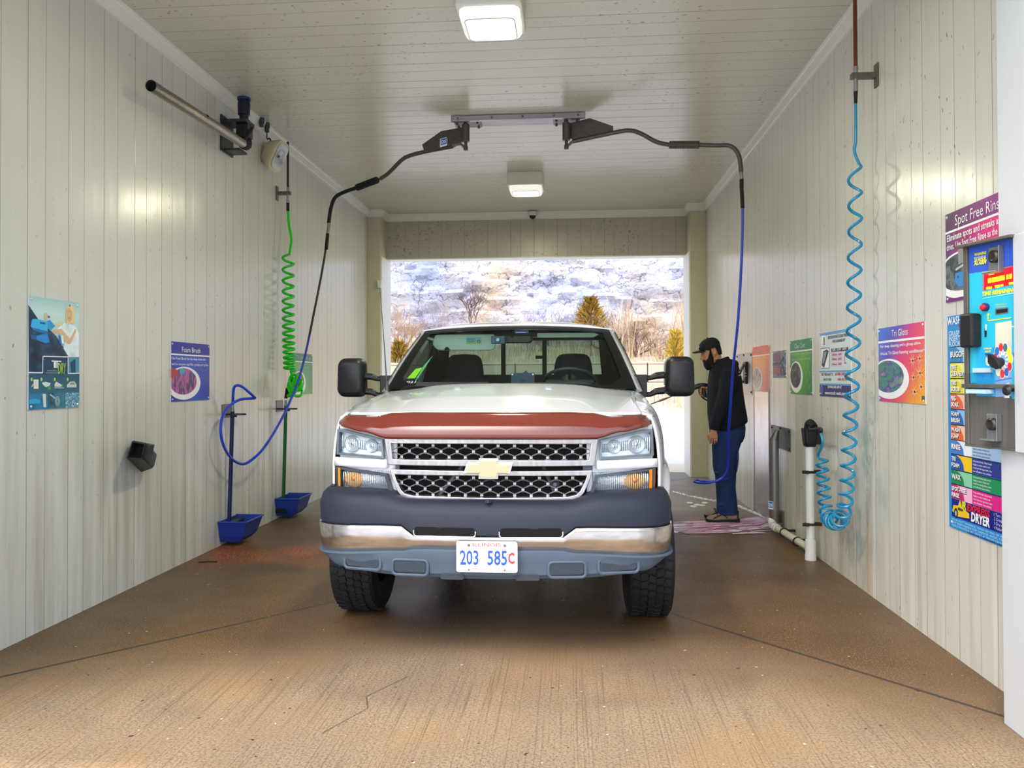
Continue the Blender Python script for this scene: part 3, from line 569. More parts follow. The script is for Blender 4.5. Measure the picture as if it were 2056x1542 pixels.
def inreg(x, z):
    if 1.030 <= z <= 1.114 and abs(x) < .516: return True
    if .838 <= z <= .951: return abs(x) < lint(z, [(.838, .42), (.853, .445), (.872, .465), (.92, .490), (.95, .500)])
    return False
def seg2(p, q):
    n = 6; pts = [(lerp(p[0], q[0], i/n), lerp(p[1], q[1], i/n)) for i in range(n+1)]; ok = [inreg(*t) for t in pts]
    if not any(ok): return
    i0 = ok.index(True); i1 = n-ok[::-1].index(True)
    if i1 > i0: b.tube([(pts[i0][0], .172, pts[i0][1]), (pts[i1][0], .172, pts[i1][1])], [.0025, .0025], 4, True, 3.0)
for z0, r0, r1 in ((1.0415, 0, 3), (.846, 0, 4)):
    for r in range(r0-1, r1+1):
        for c in range(-8, 9):
            cx = (c+(.5 if r % 2 else 0))*px; cz = z0+r*pz
            hh = pz/2+sv_/2
            L_ = (cx-px/2, cz-sv_); LT = (cx-px/2, cz+sv_); T1 = (cx-px*.16, cz+pz-sv_); T2 = (cx+px*.16, cz+pz-sv_)
            seg2(L_, LT); seg2(LT, (cx-px*.18, cz+pz/2+.004)); seg2((cx-px*.18, cz+pz/2+.004), (cx+px*.18, cz+pz/2+.004)); seg2((cx+px*.18, cz+pz/2+.004), (cx+px/2, cz+sv_))
            seg2(L_, (cx-px*.18, cz-pz/2-.004)); seg2((cx+px*.18, cz-pz/2-.004), (cx+px/2, cz-sv_))
tb(bend(b), 'grille_mesh', mat('mesh_silver', '#b4b2b6', .3, .6), gr)
bt = [(-.047, .049), (.050, .049), (.047, .0245), (.119, .0245), (.104, -.0255), (.047, -.0255), (.047, -.050), (-.050, -.050), (-.047, -.0255), (-.123, -.0255), (-.106, .0245), (-.050, .0245)]
em = tb(plate2([(x*1.05, z*1.08+.992) for x, z in bt], .10, .14), 'emblem', CHROME, gr, bevel=.003)
tb(plate2([(x*.95, z*.90+.992) for x, z in bt], .094, .11), 'emblem_face', mat('bowtie_gold', '#cfc39a', .18, .75, noise_amt=.05), em, bevel=.003)
RIB = bpy.data.materials.new('ribbed_reflector'); RIB.use_nodes = True; N_, L_n = nt(RIB); bs = N_['Principled BSDF']; bs.inputs['Metallic'].default_value = .75; bs.inputs['Roughness'].default_value = .18; bs.inputs['Base Color'].default_value = (.83, .86, .90, 1)
tcx = N_.new('ShaderNodeTexCoord'); sxx = N_.new('ShaderNodeSeparateXYZ'); L_n.new(tcx.outputs['Object'], sxx.inputs[0]); sn = mth(N_, L_n, 'SINE', mth(N_, L_n, 'MULTIPLY', sxx.outputs[0], 560)); nz = noi(N_, L_n, tcx.outputs['Object'], 60, 2)
bpn = N_.new('ShaderNodeBump'); bpn.inputs['Distance'].default_value = .004; bpn.inputs['Strength'].default_value = .8; L_n.new(mth(N_, L_n, 'ADD', sn, nz), bpn.inputs['Height']); L_n.new(bpn.outputs[0], bs.inputs['Normal'])
RIBA = RIB.copy(); RIBA.name = 'ribbed_amber'; RIBA.node_tree.nodes['Principled BSDF'].inputs['Base Color'].default_value = (*srgb('#ecbc84'), 1); RIBA.node_tree.nodes['Principled BSDF'].inputs['Metallic'].default_value = .5; BOWL = mat('lamp_bowl', '#ccd4da', .22, .55)
AMB = mat('amber_lens', '#f08a12', .2, emit='#ff8c10', estr=.0); BULB = mat('amber_bulb', '#d98a4a', .25, .3)
def mir(pts, sg): return [(sg*x, z) for x, z in pts] if sg > 0 else [(sg*x, z) for x, z in reversed(pts)]
for sg in (-1, 1):
    o = [(.567, 1.030), (.855, 1.040), (.850, 1.178), (.80, 1.176), (.572, 1.130)]; i_ = [(.577, 1.040), (.842, 1.050), (.838, 1.164), (.80, 1.163), (.582, 1.122)]
    if sg < 0: o = [(-x, z) for x, z in o]; i_ = [(-x, z) for x, z in i_]
    b = MB(); ring2(o, i_, .150, .20, b); hl = tb(bend(b), 'headlight', mat('lamp_bezel', '#7d858c', .35, .3))
    b = MB(); b.grid(lambda u, v: (sg*lerp(.57, .85, u), .205-.014*sin(pi*v), lerp(1.035, lint(u, [(0, 1.128), (.82, 1.172), (1, 1.172)]), v)), 12, 6); tb(bend(b), 'reflector', RIB, hl, smooth=True)
    b = MB()
    for cx, r in ((.645, .036), (.765, .047)): b.lathe([(r, .004), (r*.93, .006), (r*.5, -.004), (.012, -.006), (.010, .004), (.003, .008)], (sg*cx, .190, 1.092 if r < .04 else 1.10), (0, -1, 0), 20, False)
    tb(bend(b), 'bulb_bowl', BOWL, hl, smooth=True)
    b = MB(); b.add([(sg*.842, .165, 1.046), (sg*.854, .168, 1.046), (sg*.850, .168, 1.174), (sg*.838, .165, 1.166)], [(0, 1, 2, 3)]); tb(bend(b), 'side_marker', mat('dim_red_marker', '#8e5a50', .3), hl)
    b = MB(); b.grid(lambda u, v: (sg*lerp(.572, .85, u), .150-.012*sin(pi*v), lerp(1.034, lint(u, [(0, 1.128), (.82, 1.174), (1, 1.174)]), v)), 12, 6); tb(bend(b), 'lens', CLEARL, hl, smooth=True, rec=False)
    # lower lamp
    o = [(.512, .838), (.856, .850), (.862, .974), (.545, .948)]; i_ = [(.535, .853), (.826, .862), (.826, .960), (.562, .940)]
    if sg < 0: o = [(-x, z) for x, z in o]; i_ = [(-x, z) for x, z in i_]
    b = MB(); ring2(o, i_, .155, .20, b); tl = tb(bend(b), 'turn_signal', mat('signal_bezel', '#3b4048', .4))
    b = MB(); b.grid(lambda u, v: (sg*lerp(.53, .83, u), .195-.012*sin(pi*v), lerp(.853, .962, v)), 12, 6); tb(bend(b), 'reflector', RIB, tl, smooth=True)
    b = MB(); b.ell((sg*.755, .184, .908), (.060, .006, .044), 20, 10); tb(bend(b), 'amber_bulb', RIBA, tl, smooth=True)
    b = MB(); b.ell((sg*.755, .178, .914), (.014, .008, .014)); tb(bend(b), 'bulb', BULB, tl, smooth=True)
    b = MB(); b.add([(sg*.828, .150, .853), (sg*.858, .160, .853), (sg*.862, .160, .972), (sg*.830, .150, .966)], [(0, 1, 2, 3)]); b.add([(sg*.858, .160, .853), (sg*.87, .22, .856), (sg*.874, .22, .97), (sg*.862, .160, .972)], [(0, 1, 2, 3)]); tb(bend(b), 'side_marker', AMB, tl)
    b = MB(); b.grid(lambda u, v: (sg*lerp(.532, .828, u), .158-.01*sin(pi*v), lerp(.850, .964, v)), 12, 6); tb(bend(b), 'lens', CLEARL, tl, smooth=True, rec=False)
# bug shield
SHM = mat('brown_acrylic', '#6a2c20', .12, coat=.8, noise_amt=.04)
b = MB()
def fs_(u, v):
    x = lerp(-.845, .845, u); ax = abs(x); top = interp(ax, [(.40, 1.272), (.52, 1.268), (.62, 1.250), (.74, 1.252), (.83, 1.254), (.845, 1.240)]); lo = interp(ax, [(.0, 1.142), (.54, 1.140), (.68, 1.172), (.82, 1.196), (.845, 1.205)])
    z = lerp(lo, top, v); y = ynose(x)-.042+.085*v**1.8-.01*sin(pi*v)
    if ax > .80: y += (ax-.80)*1.2
    return (x, y, z)
b.grid(fs_, 70, 10); bsd = tb(b, 'bug_shield', SHM, smooth=True, solid=.005)
cv = Canvas((TO.x+.70, TO.y+ynose(.7)-.048, 1.195), (1, .19, .10), (0, .55, .85), (0, -1, 0)); cv.text('SILVERADO', (-.02, .002), .010, flat('#2a0f0c'), 1, .13, bold=.02)
cv.line([(-.13, .004), (-.09, .010)], .002, flat('#2a0f0c'))
cv.line([(.075, .038), (.105, .038), (.105, .058), (.075, .058), (.075, .038)], .004, flat('#1a0d0c'), 2); cv.line([(.083, .045), (.098, .045), (.098, .052), (.083, .052)], .003, flat('#1a0d0c'), 2); cv.finish(bsd)
# bumper
half = [(.0, .040), (.25, .048), (.50, .072), (.70, .110), (.83, .160), (.905, .225), (.940, .31), (.948, .42), (.950, .60), (.950, .78)]
plan = bez([(-x, y, 0) for x, y in reversed(half[1:])]+[(x, y, 0) for x, y in half], 4)
def strip(prof, name, m, parent, **k):
    b = MB(); rings = []
    for i, p in enumerate(plan):
        t = (plan[min(i+1, len(plan)-1)]-plan[max(i-1, 0)]).normalized(); n = Vector((-t.y, t.x, 0))   # points to the rear / inwards
        rings.append([p+n*d+Vector((0, 0, z)) for d, z in prof(abs(p.x), p.y)])
    b.loft(rings); return tb(b, name, m, parent, smooth=True, ang=35, **k)
def zc_top(ax): return interp(ax, [(.37, .655), (.41, .655), (.445, .702), (.95, .688)])
def zc_bot(ax, y): return interp(ax, [(.36, .590), (.43, .575), (.95, .545)])
BUMPG = mat('bumper_charcoal', '#1d2434', .55, bump=.25, bscale=300, noise_amt=.12, nscale=6); VALG = mat('valance_grey', '#4a5868', .6, bump=.2, bscale=200, noise_amt=.14, nscale=7)
def cap(ax, y):
    zt = interp(ax, [(.42, .832), (.56, .865), (.95, .872)]); lo = zc_top(ax)
    ti = interp(ax, [(.40, .15), (.60, .17), (.88, .10), (.95, .05)])
    return [(.012, lo), (.0, lo+.01), (-.004, lerp(lo, zt, .55)), (.012, zt-.035), (.035, zt-.012), (.07, zt-.002), (ti, zt+.002), (ti, lo)]
bmp = strip(cap, 'bumper_cap', BUMPG, truck)
strip(lambda ax, y: [(.014, zc_bot(ax, y)), (.006, zc_bot(ax, y)+.012), (-.002, lerp(zc_bot(ax, y), zc_top(ax), .5)), (-.008, zc_top(ax)-.012), (-.004, zc_top(ax)), (.05, zc_top(ax)), (.05, zc_bot(ax, y))], 'chrome_bar', steel_mat('bumper_chrome', '#cfc9c6', .17, .96, False), bmp)
def zv_bot(ax): return interp(ax, [(.0, .432), (.50, .440), (.80, .462), (.95, .50)])
val = strip(lambda ax, y: [(.07, zv_bot(ax)), (.035, zv_bot(ax)+.006), (.012, zv_bot(ax)+.03), (.006, lerp(zv_bot(ax), zc_bot(ax, y), .6)), (-.010, zc_bot(ax, y)-.008), (-.008, zc_bot(ax, y)), (.06, zc_bot(ax, y)), (.10, zv_bot(ax)+.02)], 'lower_valance', VALG, bmp)
def yfront(x): return lint(abs(x), half)
def rr(x0, x1, z0, z1, r, n=4):
    pts = []
    for cx_, cz_, a0 in ((x1-r, z1-r, 0), (x0+r, z1-r, pi/2), (x0+r, z0+r, pi), (x1-r, z0+r, 1.5*pi)):
        pts += [(cx_+r*cos(a0+i*pi/2/n), cz_+r*sin(a0+i*pi/2/n)) for i in range(n+1)]
    return pts
for sg in (-1, 1):     # slots beside the chrome notch
    pts = rr(.065, .372, .660, .702, .014); P3 = [(sg*x, yfront(x)-.006, z) for x, z in pts]
    b = MB(); b.add(P3, [tuple(range(len(P3)))]); tb(b, 'air_slot', DARK, bmp)
    P4 = [(sg*x, yfront(x)-.008, z) for x, z in rr(.060, .377, .655, .702, .016)]; b = MB(); b.tube(P4[len(P4)//2-1:]+P4[:1], .004, 6); tb(b, 'slot_rim', CHROME, bmp, smooth=True)
    for x0, x1, z0, z1 in ((.305, .49, .456, .532), (.555, .757, .472, .545)):
        pts = rr(x0, x1, z0, z1, .022); xs = lambda x, d: (sg*x, yfront(x)+d)
        b = MB(); b.tube([(sg*x, yfront(x)+.003, z) for x, z in pts+pts[:2]], .008, 6, False); tb(b, 'recess_rim', VALG, val, smooth=True)
        b = MB(); ins = rr(x0+.014, x1-.010, z0+.014, z1-.006, .018); b.add([(sg*x, yfront(x)+.0015, z) for x, z in ins], [tuple(range(len(ins)))]); tb(b, 'recess_shade_panel', mat('recess_dark_grey', '#2c3641', .6, bump=.3, bscale=200), val)  # nearly flush panel; its darker grey paints the shade of a recess
b = MB()
for x0 in (-.24, .14):
    pts = rr(x0, x0+.12, .440, .470, .012); b.add([(x, yfront(x)+.002, z) for x, z in pts], [tuple(range(len(pts)))])
tb(b, 'valance_notch', mat('recess_dark_grey', '#2c3641', .6), val)
b = MB(); b.box((-.012, .06, .826), (.018, .09, .838)); b.lathe([(.009, 0), (.009, .02)], (.003, .05, .826), (0, 0, 1), 8); tb(b, 'hood_latch', mat('latch_grey', '#3c404a', .4, .5))
# licence plate
b = MB(); pts = rr(-.153, .153, .487, .641, .012); plate2(pts, .012, .020, b); lp = tb(b, 'license_plate', mat('plate_white', '#eef2f6', .3, noise_amt=.02), bevel=.002)
cv = Canvas((TO.x, TO.y+.0115, .564), (1, 0, 0), (0, 0, 1), (0, -1, 0)); BL = flat('#2452b0'); RD = flat('#c2383e'); RDL = flat('#b25a58')
cv.text('ILLINOIS', (0, .052), .017, RDL, 1, .142, bold=.012); cv.text('203', (-.088, -.038), .070, BL, 1, .093, bold=.018); cv.text('585', (.052, -.038), .070, BL, 1, .098, bold=.018); cv.text('C', (.122, -.030), .052, RD, 1, .032, bold=.035); cv.text('LAND OF LINCOLN', (0, -.066), .011, RDL, 1, .132)
cv.line(rr(-.147, .147, -.071, .071, .010)+[(.147, .0)], .0015, flat('#c9d4e6'), 1); cv.finish(lp)
b = MB(); 
for x in (-.09, .09): b.lathe([(.007, 0), (.007, .004), (.003, .005)], (x, .011, .564+.058), (0, -1, 0), 10); b.lathe([(.005, 0), (.005, .002)], (x, .011, .564-.064), (0, -1, 0), 10)
tb(b, 'plate_bolt', mat('bolt_brown', '#7a5a58', .5), lp)
# towing mirrors
for sg in (-1, 1):
    b = MB(); yy = 1.70; rings = []
    for dy, k in ((-.085, .72), (-.07, .90), (-.03, .98), (.03, 1.0), (.05, .97)):
        pts = []
        for x, z in rr(1.068 if dy < 9 else 0, 1.262, 1.318, 1.603, .052, 5): pts.append((sg*((x-1.165)*k*(1.0 if z > 1.4 else 1.05)+1.165), yy+dy, (z-1.46)*k+1.46))
        rings.append(pts)
    if sg > 0: rings = [[(x+.02, y, z) for x, y, z in q] for q in rings]
    b.loft(rings); mr = tb(b, 'side_mirror', BLACKP, smooth=True, ang=50)
    b = MB(); b.box((sg*1.165-.085, yy+.051, 1.40), (sg*1.165+.085, yy+.056, 1.585)); b.box((sg*1.165-.085, yy+.051, 1.335), (sg*1.165+.085, yy+.056, 1.39)); tb(b, 'mirror_glass', CHROME, mr)
    b = MB()
    for z0, z1 in ((1.462, 1.452), (1.352, 1.335)): b.tube([(sg*1.08, yy, z0+.01), (sg*1.02, yy, z0+.004), (sg*.98, yy, z1), (sg*.90, yy, z1-.004)], [.026, .025, .019, .022], 10, True, .8)
    b.loft([[(sg*x, y, z) for x, y in ((.865, yy-.04), (.955, yy-.035), (.955, yy+.05), (.865, yy+.06))] for z in (1.315, 1.34, 1.46, 1.475)]); tb(b, 'mirror_arm', BLACKP, mr, bevel=.012)
# wheels
TYRE = mat('tyre_black', '#101217', .7, noise_amt=.25, nscale=20, bump=.2)
for nm, cy in (('front', WHEELC[0][0]), ('rear', WHEELC[1][0])):
    for sg in (-1, 1):
        c = Vector((sg*.880, cy, .385)); b = MB(); R_ = .385
        b.lathe([(.21, -.105), (.24, -.125), (.32, -.135), (.365, -.125), (.376, -.105), (.376, .105), (.365, .125), (.32, .135), (.24, .125), (.21, .105)], c, (1, 0, 0), 48, False)
        for r in range(5):
            x0 = -.115+r*.047; n = 46
            for k in range(n):
                a = 2*pi*(k+(.5 if r % 2 else 0))/n
                if cy > 3 and sin(a) > 0: continue
                M = Matrix.Translation(c) @ Matrix.Rotation(a, 4, 'X'); z = .42 if r in (0, 4) else .40; b.box((x0, -.019, .372), (x0+.040, .019, .386 if r not in (0, 4) else .383), M @ Matrix.Rotation(.25*(1 if r % 2 else -1), 4, 'Z'))
        w = tb(b, 'tyre', TYRE, truck)
        b = MB(); b.lathe([(.215, -.10), (.20, -.06), (.19, .0), (.19, .05)] if sg < 0 else [(.215, .10), (.20, .06), (.19, .0), (.19, -.05)], c, (1, 0, 0), 32, False); b.lathe([(.19, 0), (.12, .03), (.05, .03), (.04, .06), (.0, .06)], c+Vector((sg*.02, 0, 0)), (sg, 0, 0), 24); tb(b, 'rim', steel_mat('rim_steel', '#8c8f93', .35, .8), w, smooth=True)
# underbody, bed, tailgate
b = MB(); b.box((-.45, .45, .38), (-.36, 5.6, .52)); b.box((.36, .45, .38), (.45, 5.6, .52)); b.tube([(-.80, 1.02, .36), (.80, 1.02, .36)], .045, 10); b.tube([(-.80, 4.42, .38), (.80, 4.42, .38)], .05, 10); b.ell((0, 4.42, .38), (.17, .17, .17)); b.ell((.15, 1.02, .36), (.14, .14, .12)); b.box((-.86, 1.5, .55), (.86, 3.1, .68)); b.box((-.40, .5, .45), (.40, 1.4, .62)); b.tube([(.1, 1.5, .42), (.1, 4.3, .42)], .04, 8)
for sg in (-1, 1): b.tube([(sg*.6, .9, .30), (sg*.35, 1.9, .42)], .018, 6)
tb(b, 'chassis', mat('chassis_black', '#0e0d0d', .8))
b = MB(); b.box((-.86, 3.2, .72), (.86, 5.8, .75)); b.box((-.90, 3.16, .72), (.90, 3.19, 1.38)); tb(b, 'bed_floor', WHITE); tb(MB().box((-.90, 5.82, .72), (.90, 5.87, 1.38)), 'tailgate', WHITE, bevel=.01); tb(MB().box((-.93, 5.88, .52), (.93, 6.02, .68)), 'rear_bumper', CHROME, bevel=.02)
# ================================================================ SIGNS
def crop(c, x0, y0, sc):
    def q(x, y):
        d = ray(x0+x/sc, y0+y/sc); o = Vector((0, 0, CH)); k = (c.o-o).dot(c.n)/d.dot(c.n); p = o+d*k-c.o; return (p.dot(c.s), p.dot(c.t))
    return q
def T(c, q, txt, xl, xr, yb, hp, m, k=6, bold=0.0, slant=0.0, part='lettering'):
    a, b = q(xl, yb), q(xr, yb); h = abs(q(xl, yb-hp)[1]-a[1]); c.text(txt, ((a[0]+b[0])/2, a[1]), h, m, k, abs(b[0]-a[0]), part, bold, slant=slant)
def gradmat(name, stops, p0, p1, rough=.38):
    m = bpy.data.materials.new(name); m.use_nodes = True; N, L = nt(m); b = N['Principled BSDF']; b.inputs['Roughness'].default_value = rough
    tc = N.new('ShaderNodeTexCoord'); p0 = Vector(p0); d = Vector(p1)-p0; vm = N.new('ShaderNodeVectorMath'); vm.operation = 'DOT_PRODUCT'; L.new(tc.outputs['Object'], vm.inputs[0]); vm.inputs[1].default_value = d/d.length_squared
    f = mth(N, L, 'SUBTRACT', vm.outputs['Value'], p0.dot(d)/d.length_squared); L.new(ramp(N, L, f, [(p, srgb(c)) for p, c in stops]), b.inputs['Base Color']); return m
def photomat(name, cols, scale=18, stretch=(1, 1, 1)):      # blurred picture content: soft patches of several colours
    m = bpy.data.materials.new(name); m.use_nodes = True; N, L = nt(m); b = N['Principled BSDF']; b.inputs['Roughness'].default_value = .38
    tc = N.new('ShaderNodeTexCoord'); f = noi(N, L, tc.outputs['Object'], scale, 3, stretch); n = len(cols)
    L.new(ramp(N, L, f, [(.30+.40*i/(n-1), srgb(c)) for i, c in enumerate(cols)]), b.inputs['Base Color']); return m
def sign(side, y0, y1, z0, z1, label, cat='sign', edge='#dfe3e4', screws=True, name='wall_sign', inset=.018, low=False):
    X = XL if side == 'L' else XR; n = 1 if side == 'L' else -1
    r = thing(name, (X, (y0+y1)/2, z0), label, cat)
    MB().box((min(X, X+n*.006), y0, z0), (max(X, X+n*.006), y1, z1)).build('backing', flat(edge), r, bevel=.0015)
    c = Canvas((X+n*.006, y0 if side == 'L' else y1, z0), (0, n, 0), (0, 0, 1), (n, 0, 0)); c.W = y1-y0; c.H = z1-z0
    if screws:
        for s in (inset, c.W-inset):
            for t in (inset, c.H-inset): b = MB(); b.lathe([(.008, 0), (.008, .002), (.004, .005)], c.P(s, t, 2), c.n, 10); b.build('screw', SCREW, r)
    return r, c
WH = flat('#f2f3f5')
# --- hand dryer poster (left wall, nearest)
r, c = sign('L', 4.126, 4.573, 1.282, 1.930, 'teal poster of a woman using a blue hand dryer, lettered DRY, nearest on left wall', name='poster'); q = crop(c, 20, 580, 4.673); W, H_ = c.W, c.H
c.rect((0, 0), (W, H_), gradmat('poster_sky', [(0, '#3f8ea0'), (.45, '#a9cfd2'), (.8, '#c3dfdc'), (1, '#9fc9cb')], (0, 0, 1.5), (0, 0, 1.93)), 1)
c.poly([q(172, 150), q(250, 270), q(430, 440), q(560, 640), q(560, 800), (0, q(172, 790)[1])], photomat('poster_car', ['#0f2238', '#16324c', '#24506e', '#0d1c2e'], 14), 2)
c.poly([q(172, 150), q(182, 165), q(262, 285), q(250, 290)], flat('#1b3a44'), 3)
c.poly([q(235, 440), q(350, 420), q(370, 500), q(330, 510), q(250, 480)], flat('#2387cc'), 3); c.poly([q(190, 430), q(240, 440), q(250, 480), q(195, 470)], flat('#1c5f96'), 3)
c.poly([q(205, 285), q(240, 280), q(345, 305), q(352, 430), q(215, 390), q(190, 350)], flat('#35b2e8'), 4); c.poly([q(345, 300), q(372, 290), q(420, 350), q(385, 385), q(350, 375)], flat('#2a9ad6'), 4); c.poly([q(195, 360), q(352, 400), q(350, 430), q(215, 392)], flat('#1c6fae'), 5)
c.poly([q(275, 310), q(325, 318), q(325, 332), q(275, 325)], flat('#11506f'), 6)
c.ellipse(q(335, 260), (.016, .022), flat('#cbb89a'), 5); c.poly([q(350, 250), q(372, 258), q(368, 275), q(350, 270)], flat('#2463b8'), 6)
c.poly([q(440, 380), q(500, 320), q(560, 330), q(610, 350), q(645, 420), q(645, 640), q(560, 660), q(500, 560), q(520, 470), q(470, 420)], photomat('poster_shirt', ['#c6dce0', '#e9f1f1', '#f6f8f6'], 12), 3)
c.poly([q(380, 390), q(480, 375), q(560, 470), q(610, 370), q(620, 400), q(565, 515), q(540, 520), q(460, 420), q(400, 410)], flat('#d8b58c'), 4); c.poly([q(400, 320), q(500, 315), q(490, 345), q(410, 345)], flat('#d9cf9e'), 4)
c.poly([q(522, 175), q(560, 145), q(600, 175), q(606, 260), q(600, 330), q(560, 320), q(540, 340), q(520, 300)], flat('#e5cf93'), 5); c.poly([q(527, 190), q(550, 180), q(578, 215), q(575, 290), q(552, 320), q(533, 290)], flat('#d9ad86'), 6)
c.line([q(535, 215), q(545, 212)], .002, flat('#4a342a'), 7); c.line([q(558, 212), q(568, 214)], .002, flat('#4a342a'), 7); c.line([q(541, 275), q(558, 274)], .003, flat('#a34a44'), 7); c.poly([q(550, 150), q(562, 147), q(562, 165), q(552, 170)], flat('#6b5638'), 6)
for x in (450, 475): c.poly([q(x, 430), q(x+18, 440), q(x+30, 520), q(x+8, 510)], flat('#e8f0f4' if x > 460 else '#2a72b8'), 5)
c.poly([q(545, 640), q(645, 640), q(645, 790), q(545, 790)], flat('#4e93a6'), 4); c.poly([q(560, 690), q(610, 655), q(612, 785), q(570, 785)], flat('#1a4868'), 5)
NAV = flat('#1c3f5c'); TEA = gradmat('poster_teal', [(0, '#2c6a80'), (1, '#1e4660')], (0, 0, 1.36), (0, 0, 1.55))
c.rect((0, q(172, 985)[1]), (W, q(172, 790)[1]), TEA, 4); c.poly([q(302, 635), q(543, 640), q(543, 800), q(302, 800)], NAV, 5)
c.line([q(172, 785), q(302, 787), q(304, 633), q(540, 638), q(540, 795), q(645, 792)], .006, WH, 6)
c.poly([q(385, 672), q(475, 676), q(475, 686), q(385, 682)], WH, 7); c.poly([q(405, 686), q(425, 686), q(425, 742), q(405, 740)], WH, 7); c.poly([q(430, 686), q(440, 686), q(440, 742), q(430, 742)], WH, 7)
T(c, q, 'DRY', 444, 518, 795, 100, flat('#96cf3a'), 8, bold=.02); T(c, q, 'the touchless', 345, 438, 772, 12, flat('#b9d4de'), 7); T(c, q, 'all-around drying system', 325, 440, 792, 12, flat('#b9d4de'), 7)
for x in (198, 290, 415, 536): c.ellipse(q(x, 850), (.008, .011), flat('#b5d24a'), 6)
c.poly([q(215, 850), q(262, 850), q(262, 938), q(217, 938)], flat('#d9dcd6'), 6); c.poly([q(195, 915), q(213, 885), q(215, 905), q(200, 925)], flat('#d9c3ae'), 6)
c.poly([q(292, 880), q(330, 872), q(378, 885), q(365, 910), q(330, 922), q(310, 905)], flat('#d4dcda'), 6); c.poly([q(345, 925), q(375, 910), q(378, 945), q(350, 945)], flat('#4e9f4a'), 7)
c.poly([q(412, 895), q(430, 870), q(480, 900), q(478, 918), q(415, 918)], flat('#d4dcda'), 6); c.line([q(410, 928), q(502, 930)], .003, flat('#d4dcda'), 6); c.poly([q(484, 895), q(492, 895), q(492, 920), q(484, 920)], flat('#68b24a'), 6)
c.poly([q(530, 900), q(560, 870), q(600, 868), q(620, 900), q(618, 925), q(530, 925)], flat('#c8cfc8'), 6); c.poly([q(562, 880), q(595, 878), q(605, 898), q(555, 898)], flat('#7d9a9a'), 7)
b0 = q(172, 985)[1]
c.rect((0, 0), (W*.34, b0), photomat('poster_pic_a', ['#1c4f72', '#2a7fae', '#123049'], 8), 5); c.poly([q(175, 1040), q(230, 1030), q(280, 1040), q(278, 1075), q(175, 1080)], flat('#2ba3dc'), 6); c.poly([q(300, 985), q(332, 985), q(335, 1110), q(310, 1110)], flat('#d3d8d2'), 6)
c.rect((W*.36, 0), (W*.68, b0), photomat('poster_pic_b', ['#1f4a60', '#397a92', '#16303f'], 9), 5)
for k in range(3): c.line([(q(440, 1055)[0]+(.020-.006*k)*cos(a*pi/10), q(440, 1055)[1]+(.028-.008*k)*sin(a*pi/10)) for a in range(21)], .003, flat('#b5c8cf'), 6)
c.line([q(370, 990), q(425, 1030)], .010, flat('#8fc1cf'), 6); c.rect((W*.70, 0), (W, b0), photomat('poster_pic_c', ['#163f5c', '#79b7cc', '#1f5f86', '#b9dbe2', '#1a4560'], 38), 5)
c.finish(r)
def oval(c, ctr, rx, ry, ring, pic, k=3):      # picture in an oval white ring running off the left edge
    cl = (0, 0, c.W, c.H); c.ellipse((ctr[0]+.02*c.W, ctr[1]-.03*c.H), (rx*1.25, ry*1.25), ring, k, clip=cl); c.ellipse(ctr, (rx, ry), pic, k+1, clip=cl)
# --- FOAM BRUSH
r, c = sign('L', 5.680, 6.305, 1.280, 1.745, 'blue sign reading Foam Brush on the left wall, beside the navy brush pole'); q = crop(c, 20, 580, 4.673); W, H_ = c.W, c.H
c.rect((0, 0), (W, H_), gradmat('foam_blue', [(0, '#14219a'), (.55, '#1b49c4'), (1, '#1a30a8')], (0, 5.68, 1.3), (0, 6.3, 1.5)), 1)
c.rect((0, .79*H_), (W, H_), flat('#1c2498'), 2); c.rect((0, .775*H_), (W, .80*H_), WH, 3)
T(c, q, 'Foam Brush', 1610, 1785, 592, 50, WH, 5); T(c, q, 'Use Foam Brush for the deep down dirt', 1515, 1835, 660, 24, flat('#d5daf5'), 5, bold=.02); T(c, q, 'and to remove road film, grease and grime', 1515, 1858, 714, 24, flat('#d5daf5'), 5, bold=.02)
oval(c, (.30*W, .335*H_), .34*W, .225*H_, WH, photomat('foam_picture', ['#3a2f66', '#8a3f8e', '#c462a8', '#241b3c', '#6e4f9a', '#2b93b4'], 14, (1, 1, .4)))
c.poly([q(1507, 745), q(1545, 745), q(1580, 790), q(1550, 830), q(1507, 835)], flat('#b8323c'), 6); c.poly([q(1585, 745), q(1640, 755), q(1625, 800), q(1590, 800)], flat('#3ba7bf'), 6)
for x, y, rx in ((1772, 985, .013), (1805, 965, .010), (1840, 975, .014), (1808, 1020, .009), (1835, 930, .012), (1800, 900, .009), (1850, 880, .013), (1815, 850, .012), (1780, 800, .015)):
    o = q(x, y); c.line([(o[0]+rx*1.3*cos(a*pi/8), o[1]+rx*sin(a*pi/8)) for a in range(17)], .0025, flat('#3f74dc'), 3)
c.line([q(1760, 690), q(1835, 690), q(1855, 755), q(1800, 775), q(1760, 690)], .004, flat('#3f8be8'), 3)
c.finish(r)
def star(c, p, R_, w, m, k=5):
    for i in range(4):
        a = pi/8+i*pi/4; c.poly([(p[0]+R_*cos(a), p[1]+R_*sin(a)), (p[0]+w*cos(a+pi/2), p[1]+w*sin(a+pi/2)), (p[0]-R_*cos(a), p[1]-R_*sin(a)), (p[0]-w*cos(a+pi/2), p[1]-w*sin(a+pi/2))], m, k)
